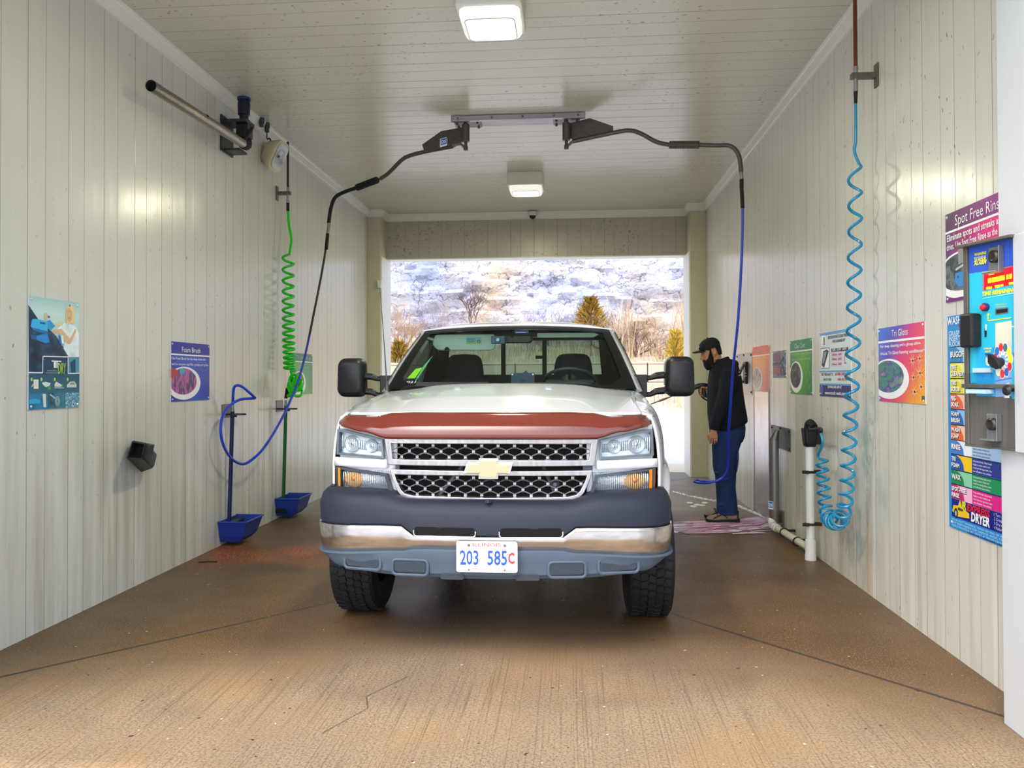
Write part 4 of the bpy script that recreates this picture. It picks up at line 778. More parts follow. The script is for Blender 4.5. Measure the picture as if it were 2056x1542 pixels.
# --- TIRE BRUSH (green, behind coil)
r, c = sign('L', 8.256, 8.909, 1.280, 1.743, 'green sign on the left wall half hidden behind the lime coil hose'); q = crop(c, 540, 620, 7.008); W, H_ = c.W, c.H
c.rect((0, 0), (W, H_), gradmat('tire_green', [(0, '#2f7f5a'), (.5, '#58a84e'), (1, '#23785c')], (0, 8.26, 1.3), (0, 8.9, 1.6)), 1); c.rect((0, .80*H_), (W, H_), flat('#2f7f68'), 2); c.rect((0, .785*H_), (W, .81*H_), WH, 3)
T(c, q, 'Tire Scrub Brush', 385, 590, 700, 42, flat('#a8d2bc'), 5); T(c, q, 'For cleaning tires and wheels', 395, 595, 782, 20, flat('#bfe0c8'), 5); T(c, q, 'use Tire Brush', 400, 565, 836, 18, flat('#bfe0c8'), 5)
oval(c, (.30*W, .30*H_), .26*W, .24*H_, WH, photomat('tire_picture', ['#2b3a34', '#5c6a60', '#1b2420'], 14)); c.finish(r)
# --- right wall, far to near
r, c = sign('R', 7.825, 8.555, 1.306, 1.780, 'orange sign with oval picture, right of the stainless plate behind the standing man'); q = crop(c, 1480, 640, 7.711); W, H_ = c.W, c.H
c.rect((0, 0), (W, H_), gradmat('orange_grad', [(0, '#f09a1c'), (.45, '#ee8a14'), (.8, '#d85418'), (1, '#c43c12')], (0, 8.4, 1.65), (0, 7.85, 1.32)), 1); c.rect((0, .80*H_), (W, H_), flat('#e4602c'), 2); c.rect((0, .782*H_), (W, .805*H_), WH, 3)
T(c, q, 'High Foam', 305, 430, 515, 38, flat('#f2c0a0'), 5); T(c, q, 'For a deep clean use', 270, 495, 640, 28, flat('#f8dc9c'), 5); T(c, q, 'High Foam', 300, 430, 690, 24, flat('#f8dc9c'), 5)
oval(c, (.26*W, .30*H_), .26*W, .22*H_, flat('#dad6d4'), photomat('orange_picture', ['#8c8078', '#c0a68c', '#a09088', '#5c5048'], 12)); c.finish(r)
r, c = sign('R', 7.240, 7.708, 1.448, 1.704, 'small dark notice with red panels, between the orange and the green sign'); W, H_ = c.W, c.H
c.rect((0, 0), (W, H_), photomat('notice_dark', ['#1d2c44', '#3a5674', '#263a52', '#7c9ab0', '#1a2638'], 22, (1, 1, 3)), 1); c.rect((.05*W, .12*H_), (.66*W, .42*H_), flat('#7c3440'), 3); c.rect((.05*W, .62*H_), (.55*W, .92*H_), flat('#70303c'), 3); c.line([(0, .52*H_), (.55*W, .52*H_), (.85*W, .75*H_)], .03, flat('#16202e'), 4); c.line([(.7*W, .5*H_), (.9*W, .1*H_)], .02, flat('#2a3c54'), 4)
for i in range(4): c.line([(.09*W, (.17+.06*i)*H_), (.6*W, (.17+.06*i)*H_)], .006, flat('#b8606a'), 5)
c.finish(r)
r, c = sign('R', 6.476, 7.106, 1.307, 1.777, 'green sign reading Clear Coat on the right wall'); q = crop(c, 1480, 640, 7.711); W, H_ = c.W, c.H
c.rect((0, 0), (W, H_), gradmat('coat_green', [(0, '#1f8a4a'), (.5, '#5cac1e'), (1, '#1d7c4a')], (0, 7.1, 1.55), (0, 6.5, 1.35)), 1); c.rect((0, .80*H_), (W, H_), flat('#1f8354'), 2); c.rect((0, .782*H_), (W, .805*H_), WH, 3)
T(c, q, 'Clear Coat', 895, 1055, 462, 72, flat('#c8ead4'), 5); T(c, q, 'For a protective coat and a finish that', 850, 1160, 572, 32, flat('#b4e0b0'), 5); T(c, q, 'is slick to dry, choose Clear Coat', 850, 1135, 650, 32, flat('#b4e0b0'), 5)
oval(c, (.26*W, .345*H_), .25*W, .235*H_, WH, photomat('coat_picture', ['#10161a', '#3c464a', '#161c20', '#5f7078', '#101416'], 16))
for x, y, k in ((1110, 720, .05), (1135, 860, .05), (1090, 960, .04), (1130, 1060, .04), (1080, 850, .03)): star(c, q(x, y), k, .004, flat('#7cc83c'))
c.finish(r)
r, c = sign('R', 5.602, 6.287, 1.304, 1.798, 'white and navy notice about the mobile app, behind the turquoise coil hose', edge='#e8ecee'); q = crop(c, 1480, 640, 7.711); W, H_ = c.W, c.H
NV = flat('#232a66'); SKB = flat('#5b9ad0'); PK = flat('#d0487c'); DK = flat('#22262c'); RDD = flat('#c42c38')
c.rect((0, 0), (W, H_), flat('#cfdde2'), 1); c.rect((0, .955*H_), (W, H_), SKB, 2); c.rect((0, 0), (W, .175*H_), NV, 2); c.rect((0, .175*H_), (W, .20*H_), SKB, 3); c.rect((0, .375*H_), (W, .40*H_), SKB, 3)
T(c, q, 'USE YOUR PHONE TO START THE BAY', 1410, 1740, 315, 44, DK, 5, bold=.03); T(c, q, 'WITH OUR MOBILE APP', 1480, 1675, 372, 40, DK, 5, bold=.03)
c.poly([q(1305, 262), q(1380, 258), q(1380, 425), q(1305, 430)], WH, 3); T(c, q, 'APP', 1330, 1370, 410, 18, DK, 5, bold=.04); c.poly([q(1342, 290), q(1362, 288), q(1362, 385), q(1342, 385)], flat('#6b7078'), 5)
c.poly([q(1298, 458), q(1432, 445), q(1432, 770), q(1300, 770)], flat('#20242a'), 3); c.poly([q(1303, 468), q(1427, 455), q(1427, 762), q(1305, 762)], WH, 4); c.poly([q(1340, 500), q(1395, 475), q(1425, 500), q(1350, 760), q(1312, 720)], DK, 5); c.poly([q(1350, 520), q(1395, 505), q(1350, 690), q(1325, 690)], flat('#8c93a8'), 6)
c.poly([q(1458, 465), q(1722, 438), q(1722, 495), q(1458, 515)], DK, 3); T(c, q, 'SIZE  COST  ADD', 1480, 1700, 498, 30, WH, 5, bold=.02)
for y, a, b_ in ((570, '5 Minutes', '$4.00'), (640, '7 Minutes', '$6.00'), (720, '11 Minutes', '$8.00')):
    c.poly([q(1465, y-44), q(1622, y-52), q(1622, y+12), q(1465, y+14)], flat('#d4c4dc'), 3); T(c, q, a, 1470, 1550, y, 30, PK, 5, bold=.03); T(c, q, b_, 1572, 1620, y-6, 30, PK, 5, bold=.03)
c.line([q(1690, 548), q(1668, 552), q(1668, 685), q(1695, 685)], .008, RDD, 4)
T(c, q, 'TEXT "FREE WASH" TO', 1308, 1490, 882, 38, DK, 5, bold=.02); T(c, q, '636-271-4242', 1342, 1462, 955, 36, DK, 5, bold=.02); T(c, q, '$10 FREE CREDIT FOR', 1518, 1760, 875, 38, RDD, 5, bold=.03); T(c, q, 'NEW ACCOUNTS', 1565, 1755, 955, 36, RDD, 5, bold=.03)
T(c, q, 'DOWNLOAD APP AT', 1410, 1625, 1072, 38, WH, 5, bold=.02); T(c, q, 'www.touch wash.com', 1365, 1690, 1165, 48, WH, 5, bold=.02); c.ellipse(q(1315, 1098), (.030, .036), flat('#7aa0dc'), 4); c.ellipse(q(1315, 1098), (.022, .028), flat('#2c50a8'), 5); c.finish(r)
r, c = sign('R', 4.463, 5.110, 1.298, 1.762, 'blue, pink and orange sign reading Tri Gloss on the right wall'); q = crop(c, 1740, 620, 7.006); W, H_ = c.W, c.H
c.rect((0, 0), (W, H_), gradmat('gloss_grad', [(0, '#1673dc'), (.28, '#5a4cc0'), (.48, '#dc2478'), (.68, '#e8505c'), (.85, '#ee9428'), (1, '#eeb410')], (0, 5.08, 1.76), (0, 4.52, 1.26)), 1); c.rect((0, .793*H_), (W, .822*H_), WH, 3)
T(c, q, 'Tri Gloss', 358, 585, 392, 95, WH, 5); T(c, q, 'For deep cleaning and a glossy shine.', 200, 775, 552, 38, WH, 5, bold=.02); T(c, q, 'choose Tri Gloss foaming conditioner!', 198, 818, 652, 44, WH, 5, bold=.015)
oval(c, (.22*W, .335*H_), .36*W, .215*H_, WH, photomat('gloss_picture', ['#5a6a62', '#3f6fa0', '#3f8f50', '#2a4a80', '#8a5ab0', '#4f9a68', '#8c9488'], 11, (1, 1, 2)))
for x, y, k in ((655, 730, .052), (755, 700, .045), (760, 905, .075), (665, 965, .038), (775, 1100, .042), (685, 1170, .058)): star(c, q(x, y), k, .005, flat('#f6c49c'))
c.poly([q(782, 1225), q(820, 1225), q(820, 1292), q(782, 1292)], flat('#4a4e58'), 5); c.finish(r)
r, c = sign('R', 3.560, 4.210, 1.840, 2.303, 'purple and magenta sign reading Spot Free Rinse, partly behind the entrance pillar'); q = crop(c, 1880, 380, 5.932); W, H_ = c.W, c.H
c.rect((0, 0), (W, H_), gradmat('rinse_grad', [(0, '#5e2068'), (.35, '#a01c72'), (.7, '#dc107c'), (1, '#e01480')], (0, 4.2, 2.1), (0, 3.7, 2.0)), 1); c.rect((0, .80*H_), (W, H_), gradmat('rinse_head', [(0, '#46184e'), (1, '#8e2280')], (0, 4.2, 2.1), (0, 3.7, 2.1)), 2); c.rect((0, .775*H_), (W, .80*H_), WH, 3)
c.text('Spot Free Rinse', (.50*W, .835*H_), .055, WH, 5, .68*W); c.text('Eliminate spots and streaks as water', (.50*W, .685*H_), .034, WH, 5, .94*W, bold=.015); c.text('dries. Use Spot Free Rinse as the last step.', (.50*W, .585*H_), .034, WH, 5, .95*W, bold=.01)
oval(c, (.28*W, .315*H_), .40*W, .21*H_, WH, photomat('rinse_picture', ['#262a30', '#4c545a', '#1e2226', '#6c7478', '#30383e'], 8)); c.poly([q(235, 1000), q(290, 980), q(350, 985), q(350, 1150), q(270, 1160), q(228, 1090)], flat('#2c86cc'), 6); c.ellipse(q(268, 1043), (.006, .006), flat('#14304a'), 7)
c.poly([q(265, 720), q(330, 700), q(345, 860), q(270, 900)], flat('#8c9092'), 6); c.line([q(240, 960), q(345, 890)], .012, flat('#a8c4d4'), 7); c.rect((0, 0), (W, .035*H_), flat('#6a2070'), 5); c.finish(r)
r, c = sign('R', 3.545, 4.203, .668, 1.767, 'tall blue WASHING instructions board listing coloured wash steps, behind the pay station', edge='#1d86cc', inset=.03); W, H_ = c.W, c.H
c.rect((0, 0), (W, H_), flat('#1b8ad2'), 1); q1 = crop(c, 1880, 620, 5.506); q2 = crop(c, 1880, 880, 6.426)
c.text('WASHING INSTRUCTIONS', (.30*W*1.55, q1(140, 180)[1]), .040, WH, 4, .92*W, bold=.015); c.text('WARNING', (.35*W, q1(200, 240)[1]), .032, flat('#a01c50'), 4, .34*W, bold=.04)
for tx, yy in (('GRASP WAND FIRMLY BEFORE', 305), ('INSERTING MONEY', 362), ('FLOOR MAY BE SLIPPERY', 420)): c.text(tx, (.03*W, q1(148, yy)[1]), .026, flat('#d4ecf8'), 4, None, align='LEFT', bold=.01)
rows = [('BUGOFF', '', '#2f80b4', '#9cc4e0', '#9cc4e0', 425, 595), ('TIRE', 'CLEANER', '#e8e020', '#e8e4a0', '#e8e4a0', 600, 765), ('TIRE', 'SCRUB', '#e0d820', '#ebe6a2', '#ebe6a2', 772, 932), ('PRE-', 'SOAK', '#e0683c', '#e8c4ac', '#e8c4ac', 938, 1098), ('FOAM', 'BRUSH', '#2468b8', '#8cb8e8', '#8cb8e8', 1106, 1268), ('WASH', 'SOAP', '#e06830', '#ecc8ac', '#ecc8ac', 1275, 1440)]
zz = [(a, b_, c1, c2, c3, q1(150, y0)[1], q1(150, y1)[1]) for a, b_, c1, c2, c3, y0, y1 in rows]
for a, b_, c1, c2, c3, y0, y1 in (('RINSE', '', '#4a7ec8', '#e6ecf6', '#a8c8ee', 12, 190), ('TRI', 'FOAM', '#1a54b4', '#f0c814', '#243898', 198, 385), ('WAX', '', '#17844c', '#86d0a8', '#17945c', 395, 572), ('SPOT-FREE', 'RINSE', '#c41c6c', '#eeb8d8', '#e0208c', 580, 765)): zz.append((a, b_, c1, c2, c3, q2(200, y0)[1], q2(200, y1)[1]))
x0, xm = .045*W, .36*W
for a, b_, c1, c2, c3, t1, t0 in zz:
    M_, A_, B_ = flat(c1), flat(c2), flat(c3); c.rect((x0, t0), (W*.985, t1), B_, 2); c.rect((x0, t0), (xm, t1), A_, 3)
    cl = (x0, t0, xm, t1); hh = t1-t0; c.poly([(x0, t0), (x0+.20*W, t0), (x0+.19*W, t0+.4*hh), (x0+.15*W, t0+.75*hh), (x0+.08*W, t1), (x0, t1)], M_, 4)
    c.line([(x0, t1), (W*.985, t1)], .004, flat('#14181c'), 5)
    for dx, mm, kk in ((.004, flat('#101214'), 5), (0, WH, 6)):
        if b_: c.text(a, (x0+.01*W+dx, t0+.56*hh-dx), hh*.28, mm, kk, None, align='LEFT', bold=.03); c.text(b_, (x0+.01*W+dx, t0+.14*hh-dx), hh*.28, mm, kk, None, align='LEFT', bold=.03)
        else: c.text(a, (x0+.01*W+dx, t0+.34*hh-dx), hh*.36, mm, kk, None, align='LEFT', bold=.03)
    tint = flat('#1a1e2c') if c3 not in ('#243898', '#17945c', '#e0208c') else WH
    for i, tx in enumerate(('Grip wand firmly. Select knob.', 'Apply to entire vehicle and', 'rinse from the top down, then', 'turn off before next solution.')): c.text(tx, (xm+.02*W, t1-hh*(.24+.22*i)), hh*.13, tint, 5, None, align='LEFT')
tb_ = q2(200, 1000)[1]; tt_ = q2(200, 770)[1]; c.rect((x0, tb_), (W*.985, tt_), flat('#141c84'), 2)
c.text('AIR', (x0+.10*W, lerp(tb_, tt_, .62)), .036, flat('#e8d820'), 6, None, align='LEFT', bold=.04, slant=.15); c.text('EXPRESS', (x0+.24*W, lerp(tb_, tt_, .60)), .034, flat('#d8202c'), 6, .32*W, align='LEFT', bold=.04, slant=.15); c.text('DRYER', (x0+.30*W, lerp(tb_, tt_, .12)), .044, WH, 6, .26*W, align='LEFT', bold=.04, slant=.1)
c.poly([(x0+.01*W, lerp(tb_, tt_, .30)), (x0+.03*W, lerp(tb_, tt_, .65)), (x0+.14*W, lerp(tb_, tt_, .72)), (x0+.27*W, lerp(tb_, tt_, .45)), (x0+.27*W, lerp(tb_, tt_, .20)), (x0+.10*W, lerp(tb_, tt_, .08))], flat('#e8c018'), 4); c.ellipse((x0+.07*W, lerp(tb_, tt_, .24)), (.020, .026), flat('#20242c'), 5); c.ellipse((x0+.07*W, lerp(tb_, tt_, .24)), (.010, .014), flat('#a8acb4'), 6); c.poly([(x0+.10*W, lerp(tb_, tt_, .62)), (x0+.18*W, lerp(tb_, tt_, .56)), (x0+.17*W, lerp(tb_, tt_, .44)), (x0+.10*W, lerp(tb_, tt_, .46))], flat('#3a3c30'), 5)
for i, tx in enumerate(('Turn selector', 'Grasp nozzle', 'Dry vehicle', 'Return nozzle')): c.text(str(i+1)+' '+tx, (.66*W, lerp(tb_, tt_, .78-.22*i)), .015, flat('#c8d0f0'), 5, None, align='LEFT')
for i, tx in enumerate(('NO BUCKET WASHING, HAND DRYING OR WAXING IN BAY', 'NOT RESPONSIBLE FOR DAMAGE. AVOID CONTACT WITH', 'HOLD NOZZLE AT LEAST 6" FROM VEHICLE. DO NOT')): c.text(tx, (x0, tb_-.018-.0155*i), .0105, flat('#b8e4fa'), 4, .95*W, align='LEFT')
c.text('THANKS FOR YOUR BUSINESS. PLEASE COME AGAIN', (.62*W, .003), .008, flat('#1c2a7c'), 4, .66*W, bold=.02); c.finish(r)
# ================================================================ PAY STATION on the entrance pillar
A = Vector((1.718, 3.49, 0)); B = Vector((1.800, 3.238, 0)); zb_, zt_ = 1.158, 2.010; e = (B-A).normalized(); nn = Vector((e.y, -e.x, 0)); 
if nn.x > 0: nn = -nn
Wp = (B-A).length
pay = thing('pay_station', (1.76, 3.36, zb_), 'grey steel pay station with turquoise front, red display and selector dial, on the entrance pillar', 'pay station')
b = MB(); b.prism([(A.x, A.y), (B.x, B.y), (1.802, 3.20), (1.802, 3.39), (1.80, 3.48), (1.76, 3.50)], zb_, zt_); body = b.build('housing', steel_mat('pay_steel', '#8e8c8a', .4, .75), pay)
c = Canvas(A, e, (0, 0, 1), nn); qa = crop(c, 1930, 460, 11.016); qb = crop(c, 1880, 620, 5.506); qc = crop(c, 1880, 380, 5.932); qd = crop(c, 1930, 780, 11.016)
b = MB()
def slab(b, t0, t1, s0, s1, d0, d1): 
    ps = [A+e*s+nn*d for s, d in ((s0, d0), (s1, d0), (s1, d1), (s0, d1))]; b.prism([(p.x, p.y) for p in ps], t0, t1)
slab(b, zt_, zt_+.012, -.01, Wp+.004, -.03, .045); slab(b, zb_+.245, zb_+.262, -.004, Wp, 0, .025); slab(b, zb_-.008, zb_, -.004, Wp, -.02, .012); slab(b, zb_, zt_, -.004, .018, 0, .010); b.build('frame_rim', DSTEEL, pay, bevel=.002)
b = MB(); b.box((1.775, 2.86, zb_-.01), (1.800, 3.236, zt_+.01)); b.build('side_flange', FRONTM, pay, bevel=.004)
TQ = flat('#27b0cc'); BLU = flat('#2f55b8'); YL = flat('#e8dc30')
s0 = .020
def yq(q_, x, y): return q_(x, y)[1]
c.rect((s0, zb_+.265), (Wp, zt_), TQ, 1, 'front_panel'); c.rect((s0, yq(qa, 700, 900)), (Wp, zt_), BLU, 2, 'front_panel')
c.rect((.012, zb_), (Wp, zb_+.243), steel_mat('coin_door', '#6c6a66', .5, .55), 1, 'coin_door')
c.poly([qb(655, 160), qb(835, 130), qb(838, 190), qb(922, 180), qb(922, 960), qb(655, 975)], gradmat('pay_tan', [(0, '#6f9ccf'), (.28, '#7fa6cc'), (.40, '#cfc3ae'), (1, '#dcd6c8')], (0, 0, 1.42), (0, 0, 1.85)), 2, 'front_panel')
c.poly([qb(838, 205), qb(925, 195), qb(925, 1000), qb(840, 995)], TQ, 3, 'front_panel'); c.poly([qb(445, 430), qb(650, 420), qb(650, 970), qb(445, 960)], flat('#1fa0d8'), 2, 'front_panel'); c.line([qb(655, 800), qb(835, 765)], .004, flat('#4868a0'), 3, 'front_panel')
o = qb(800, 950); c.ellipse(o, (.022, .050), flat('#b4b4c4'), 3, 'front_panel', clip=(o[0]-.03, yq(qb, 800, 985), o[0]+.006, 3)); c.ellipse(o, (.014, .036), flat('#e0e0ea'), 4, 'front_panel', clip=(o[0]-.03, yq(qb, 800, 985), o[0]+.006, 3))
T(c, qa, 'WARNING', 295, 560, 600, 60, YL, 5, bold=.03, slant=.2); T(c, qa, 'PROTECTED BY', 295, 560, 655, 30, flat('#dfe6f0'), 5, slant=.2); T(c, qa, '24 HOUR', 295, 560, 728, 70, YL, 5, bold=.04, slant=.2); T(c, qa, 'ALARM', 290, 560, 806, 80, YL, 5, bold=.04, slant=.2)
c.poly([qa(1180, 300), qa(1300, 265), qa(1300, 735), qa(1180, 745)], WH, 3, 'front_panel'); c.poly([qa(1200, 320), qa(1235, 310), qa(1235, 720), qa(1200, 725)], flat('#2b9c9c'), 4, 'front_panel'); c.poly([qa(1255, 320), qa(1300, 300), qa(1300, 460), qa(1255, 470)], flat('#c03434'), 4, 'front_panel'); c.poly([qa(1258, 590), qa(1300, 580), qa(1300, 690), qa(1258, 700)], flat('#c03434'), 4, 'front_panel'); c.poly([qa(1255, 500), qa(1300, 490), qa(1300, 570), qa(1255, 575)], flat('#2b9c9c'), 4, 'front_panel')
T(c, qa, 'TIME REMAINING', 462, 1222, 1478, 85, YL, 5, bold=.05, slant=.2); c.poly([qa(475, 1530), qa(1210, 1390), qa(1210, 1420), qa(478, 1542)], flat('#8fe0ee'), 4, 'front_panel')
T(c, qc, 'CHANGE IS', 712, 845, 1390, 22, flat('#b8c848'), 5); T(c, qc, 'GIVEN HERE', 720, 830, 1412, 14, flat('#b8c848'), 5)
c.line([qb(578, 132), qb(826, 100), qb(832, 90)], .004, YL, 5, 'front_panel'); c.line([qb(578, 132), qb(578, 60)], .005, YL, 5, 'front_panel'); c.poly([qb(565, 72), qb(580, 45), qb(598, 70)], YL, 5, 'front_panel')
T(c, qb, 'ATTENDANT', 530, 620, 452, 20, YL, 5, bold=.03); T(c, qb, 'ON DUTY', 545, 610, 485, 22, YL, 5, bold=.03); T(c, qb, 'INSERT', 545, 610, 512, 18, DK, 5, bold=.03); T(c, qb, 'TOKEN', 552, 605, 538, 18, DK, 5, bold=.03); c.ellipse(qb(578, 573), (.013, .022), flat('#d8d4bc'), 4, 'front_panel'); c.ellipse(qb(578, 573), (.009, .015), flat('#8c8c7c'), 5, 'front_panel'); c.ellipse(qb(578, 573), (.007, .012), flat('#d8d4bc'), 6, 'front_panel')
T(c, qb, 'DEPOSIT', 862, 920, 250, 18, flat('#c02448'), 5, bold=.04); T(c, qb, 'COIN', 870, 910, 288, 18, flat('#c02448'), 5, bold=.04); T(c, qb, '$1.00', 852, 920, 520, 36, flat('#c02448'), 5, bold=.05); T(c, qb, 'PUSH', 872, 912, 745, 18, flat('#c02448'), 5, bold=.04); T(c, qb, 'TO START', 862, 920, 775, 18, flat('#c02448'), 5, bold=.04)
c.poly([qb(865, 325), qb(922, 315), qb(922, 425), qb(867, 430)], flat('#7c828a'), 4, 'coin_slot'); c.poly([qb(885, 335), qb(895, 333), qb(895, 415), qb(885, 418)], flat('#23262a'), 5, 'coin_slot')
cc = (740, 570)
for i in range(11):
    a = 2*pi*i/11+.1; x, y = cc[0]+92*cos(a)*.93, cc[1]-150*sin(a); col = ['#e8dc38', '#e8dc38', '#3c6c70', '#d8303c', '#2c68b0', '#c8286c', '#2c68b0', '#e8e0c4', '#d8303c', '#2c5ca8', '#d8303c'][i]
    c.ellipse(qb(x, y), (.0125, .0205), flat('#eee8d8'), 4, 'selector_marks', n=16); c.ellipse(qb(x, y), (.0105, .018), flat(col), 5, 'selector_marks', n=16); c.line([qb(cc[0]+30*cos(a), cc[1]-60*sin(a)), qb(cc[0]+62*cos(a), cc[1]-100*sin(a))], .008, flat('#f2ecdc'), 4, 'selector_marks')
c.finish(pay)
# display
EM = mat('display_digits', '#ffd020', .4, emit='#ffc414', estr=3.0); EMR = mat('display_red', '#b0101c', .3, emit='#ff1a2a', estr=.55)
c = Canvas(A, e, (0, 0, 1), nn); dp = thing  # display is a part of the station
c.poly([qa(470, 950), qa(1222, 795), qa(1222, 1215), qa(470, 1365)], flat('#8a8c92'), 3, 'display'); c.poly([qa(508, 965), qa(1215, 808), qa(1215, 1210), qa(508, 1355)], EMR, 4, 'display')
def blob(x0, y0, x1, y1): a, b_ = qa(x0, y1), qa(x1, y0); w_, h_ = (b_[0]-a[0])/2, (b_[1]-a[1])/2; c.ellipse(((a[0]+b_[0])/2, (a[1]+b_[1])/2), (abs(w_), abs(h_)), EM, 5, 'display_digits', n=14)
c.poly([qa(612, 940), qa(735, 925), qa(742, 1000), qa(622, 1018)], EM, 5, 'display_digits')
for i, (x, w_) in enumerate(((605, 70), (690, 72), (765, 75), (850, 50), (905, 68), (1010, 50), (1080, 50), (1165, 56))):
    yt = 1095-(x-605)*.205; c.poly([qa(x, yt), qa(x+w_, yt-14), qa(x+w_, yt+90), qa(x, yt+104)], EM, 5, 'display_digits')
for x0, y0, x1, y1 in ((565, 1268, 690, 1335), (755, 1232, 870, 1300), (885, 1215, 945, 1272), (1068, 1168, 1172, 1230)): c.poly([qa(x0, y0+14), qa(x1, y0), qa(x1, y1-14), qa(x0, y1)], EM, 5, 'display_digits')
c.finish(pay)
def at3(q_, x, y, d=0): s, t = q_(x, y); return A+e*s+Vector((0, 0, t))+nn*d
for q_, x, y, nm in ((qa, 790, 610, 0), (qd, 745, 785, 1)):
    p = at3(q_, x, y); b = MB(); z = p.z; s_ = (p-A).dot(e); slab(b, z-.065, z+.042, s_-.035, s_+.035, .002, .008); slab(b, z-.070, z-.062, s_-.035, s_+.035, .002, .045); slab(b, z-.070, z+.042, s_+.033, s_+.037, .002, .03); lk = b.build('lock_guard', GALV, pay, bevel=.002)
    b = MB(); b.lathe([(.026, 0), (.026, .014), (.018, .020), (.012, .018)], p+nn*.008, nn, 20); b.build('lock', steel_mat('lock_dark', '#4a4642', .3, .8), lk, smooth=True)
p = at3(qc, 597, 1405); b = MB(); b.lathe([(.017, 0), (.017, .015)], p, nn, 20); bt_ = b.build('button_ring', flat('#26305c'), pay); b = MB(); b.lathe([(.012, 0), (.012, .024), (.006, .028)], p, nn, 20); b.build('red_button', mat('button_red', '#d8202c', .3), bt_, smooth=True)
c = Canvas(A, e, (0, 0, 1), nn); c.poly([qc(705, 1425), qc(862, 1405), qc(862, 1475), qc(707, 1497)], flat('#5c6064'), 4, 'card_slot'); c.poly([qc(720, 1437), qc(855, 1420), qc(855, 1462), qc(722, 1482)], flat('#16181c'), 5, 'card_slot'); c.poly([qb(538, 215), qb(560, 205), qb(560, 310), qb(538, 312)], flat('#181c20'), 4, 'coin_slot'); c.poly([qb(548, 170), qb(566, 175), qb(560, 240), qb(545, 240)], flat('#dfe4e8'), 5, 'coin_slot'); c.finish(pay)
b = MB(); t1 = yq(qb, 440, 55); t0 = yq(qb, 440, 430); sa, sb = qb(390, 240)[0], qb(520, 240)[0]; slab(b, t0, t1, sa-.012, sb-.004, .002, .055); b.build('bill_acceptor', BLACKP, pay, bevel=.010)
b = MB(); slab(b, yq(qb, 500, 880), yq(qb, 500, 710), qb(400, 800)[0]-.012, qb(640, 800)[0], .002, .05); b.build('change_cup', CLEARL, pay); b = MB(); slab(b, yq(qb, 500, 935), yq(qb, 500, 890), qb(420, 900)[0], qb(640, 900)[0], .002, .045); b.build('cup_tray', mat('tray_pale', '#a9c4d0', .25), pay); b = MB(); slab(b, yq(qb, 500, 705), yq(qb, 500, 655), qb(430, 680)[0], qb(630, 680)[0], .002, .014); b.build('cup_label', mat('tray_pale', '#a9c4d0', .25), pay)
p0, p1 = at3(qb, 650, 545, .03), at3(qb, 782, 640, .03); b = MB(); b.loft([[lerp(p0, p1, f)+Vector((0, 0, w_))+nn*d for w_, d in ((-.8*h, -.004), (-.8*h, .010), (.8*h, .010), (.8*h, -.004))] for f, h in ((0, .022), (.3, .034), (.7, .026), (1, .010))]); b.lathe([(.02, -.03), (.02, 0)], lerp(p0, p1, .5), nn, 16); b.build('selector_knob', BLACKP, pay, bevel=.003)
b = MB(); p = at3(qb, 890, 900, .02); b.lathe([(.006, -.02), (.006, .02), (.022, .03), (.012, .04)], p, nn, 14); b.build('push_knob', BLACKP, pay, smooth=True)
# ================================================================ CEILING LIGHTS, CAMERA
LBODY = mat('fixture_white', '#d6d2c8', .5, noise_amt=.06); LENS = mat('lit_lens', '#ffffff', .4, emit='#fffbe6', estr=30.0); LCLR = mat('prism_lens', '#eceeea', .25, emit='#fffdf0', estr=.55)
for (cx, cy, w, d, drop, lab) in ((pY(987, 48, 5.08).x, 5.08, .43, .46, .22, 'square white ceiling light nearest the camera, lit'), (pY(1056, 365, 9.66).x, 9.66, .44, .46, .22, 'square white ceiling light farther back above the pickup, lit')):
    r = thing('ceiling_light', (cx, cy, ZC), lab, 'ceiling light', 'lit square ceiling lights')
    b = MB(); b.rbox(Vector((cx, cy, ZC-drop*.36)), (w, d, drop*.72), .02); b.build('canopy', LBODY, r, bevel=.006)
    z = ZC-drop*.72; b = MB(); rings = []
    for k, zz_ in ((.92, z), (.92, z-.03), (.86, z-.055), (.80, z-.065)):
        pts = []
        for x, y in rr(-.5, .5, -.5, .5, .16, 5): pts.append((cx+x*w*k, cy+y*w*k, zz_))
        rings.append(pts)
    b.loft(rings); hs_ = b.build('lens_housing', LCLR, r, smooth=True, ang=50)
    b = MB(); b.prism([(cx+x*w*.40, cy+y*w*.34) for x, y in rr(-.5, .5, -.5, .5, .16, 4)], z-.0665, z-.075); b.build('lit_lens', LENS, r)
    b = MB(); b.tube([(cx+x*w*.76, cy+y*w*.76, z-.066) for x, y in rr(-.5, .5, -.5, .5, .14, 5)]+[(cx+.5*w*.76, cy+(.5-.14)*w*.76, z-.066)], .003, 5, False); b.build('lens_gasket', mat('gasket_grey', '#a8a69c', .6), hs_)
    ld = bpy.data.lights.new('ceiling_lamp', 'AREA'); ld.shape = 'DISK'; ld.size = .30; ld.energy = LAMP_POWER; ld.color = LAMP_COL; lo = bpy.data.objects.new('ceiling_lamp', ld); COL.objects.link(lo); lo.location = (cx, cy, z-.085); lo.parent = r; lo.matrix_parent_inverse = r.matrix_basis.inverted()
r = thing('security_camera', (-.57, 11.70, 3.95), 'small white dome security camera above the exit header', 'camera'); b = MB(); b.lathe([(.068, .0), (.070, -.03), (.062, -.055), (.058, -.06)], (-.57, 11.68, 3.985), (0, 0, 1), 24); b.build('base', LBODY, r, smooth=True); b = MB(); b.ell((-.57, 11.68, 3.925), (.05, .05, .05)); b.build('dome', mat('smoked_dome', '#0e0d0e', .1), r, smooth=True)
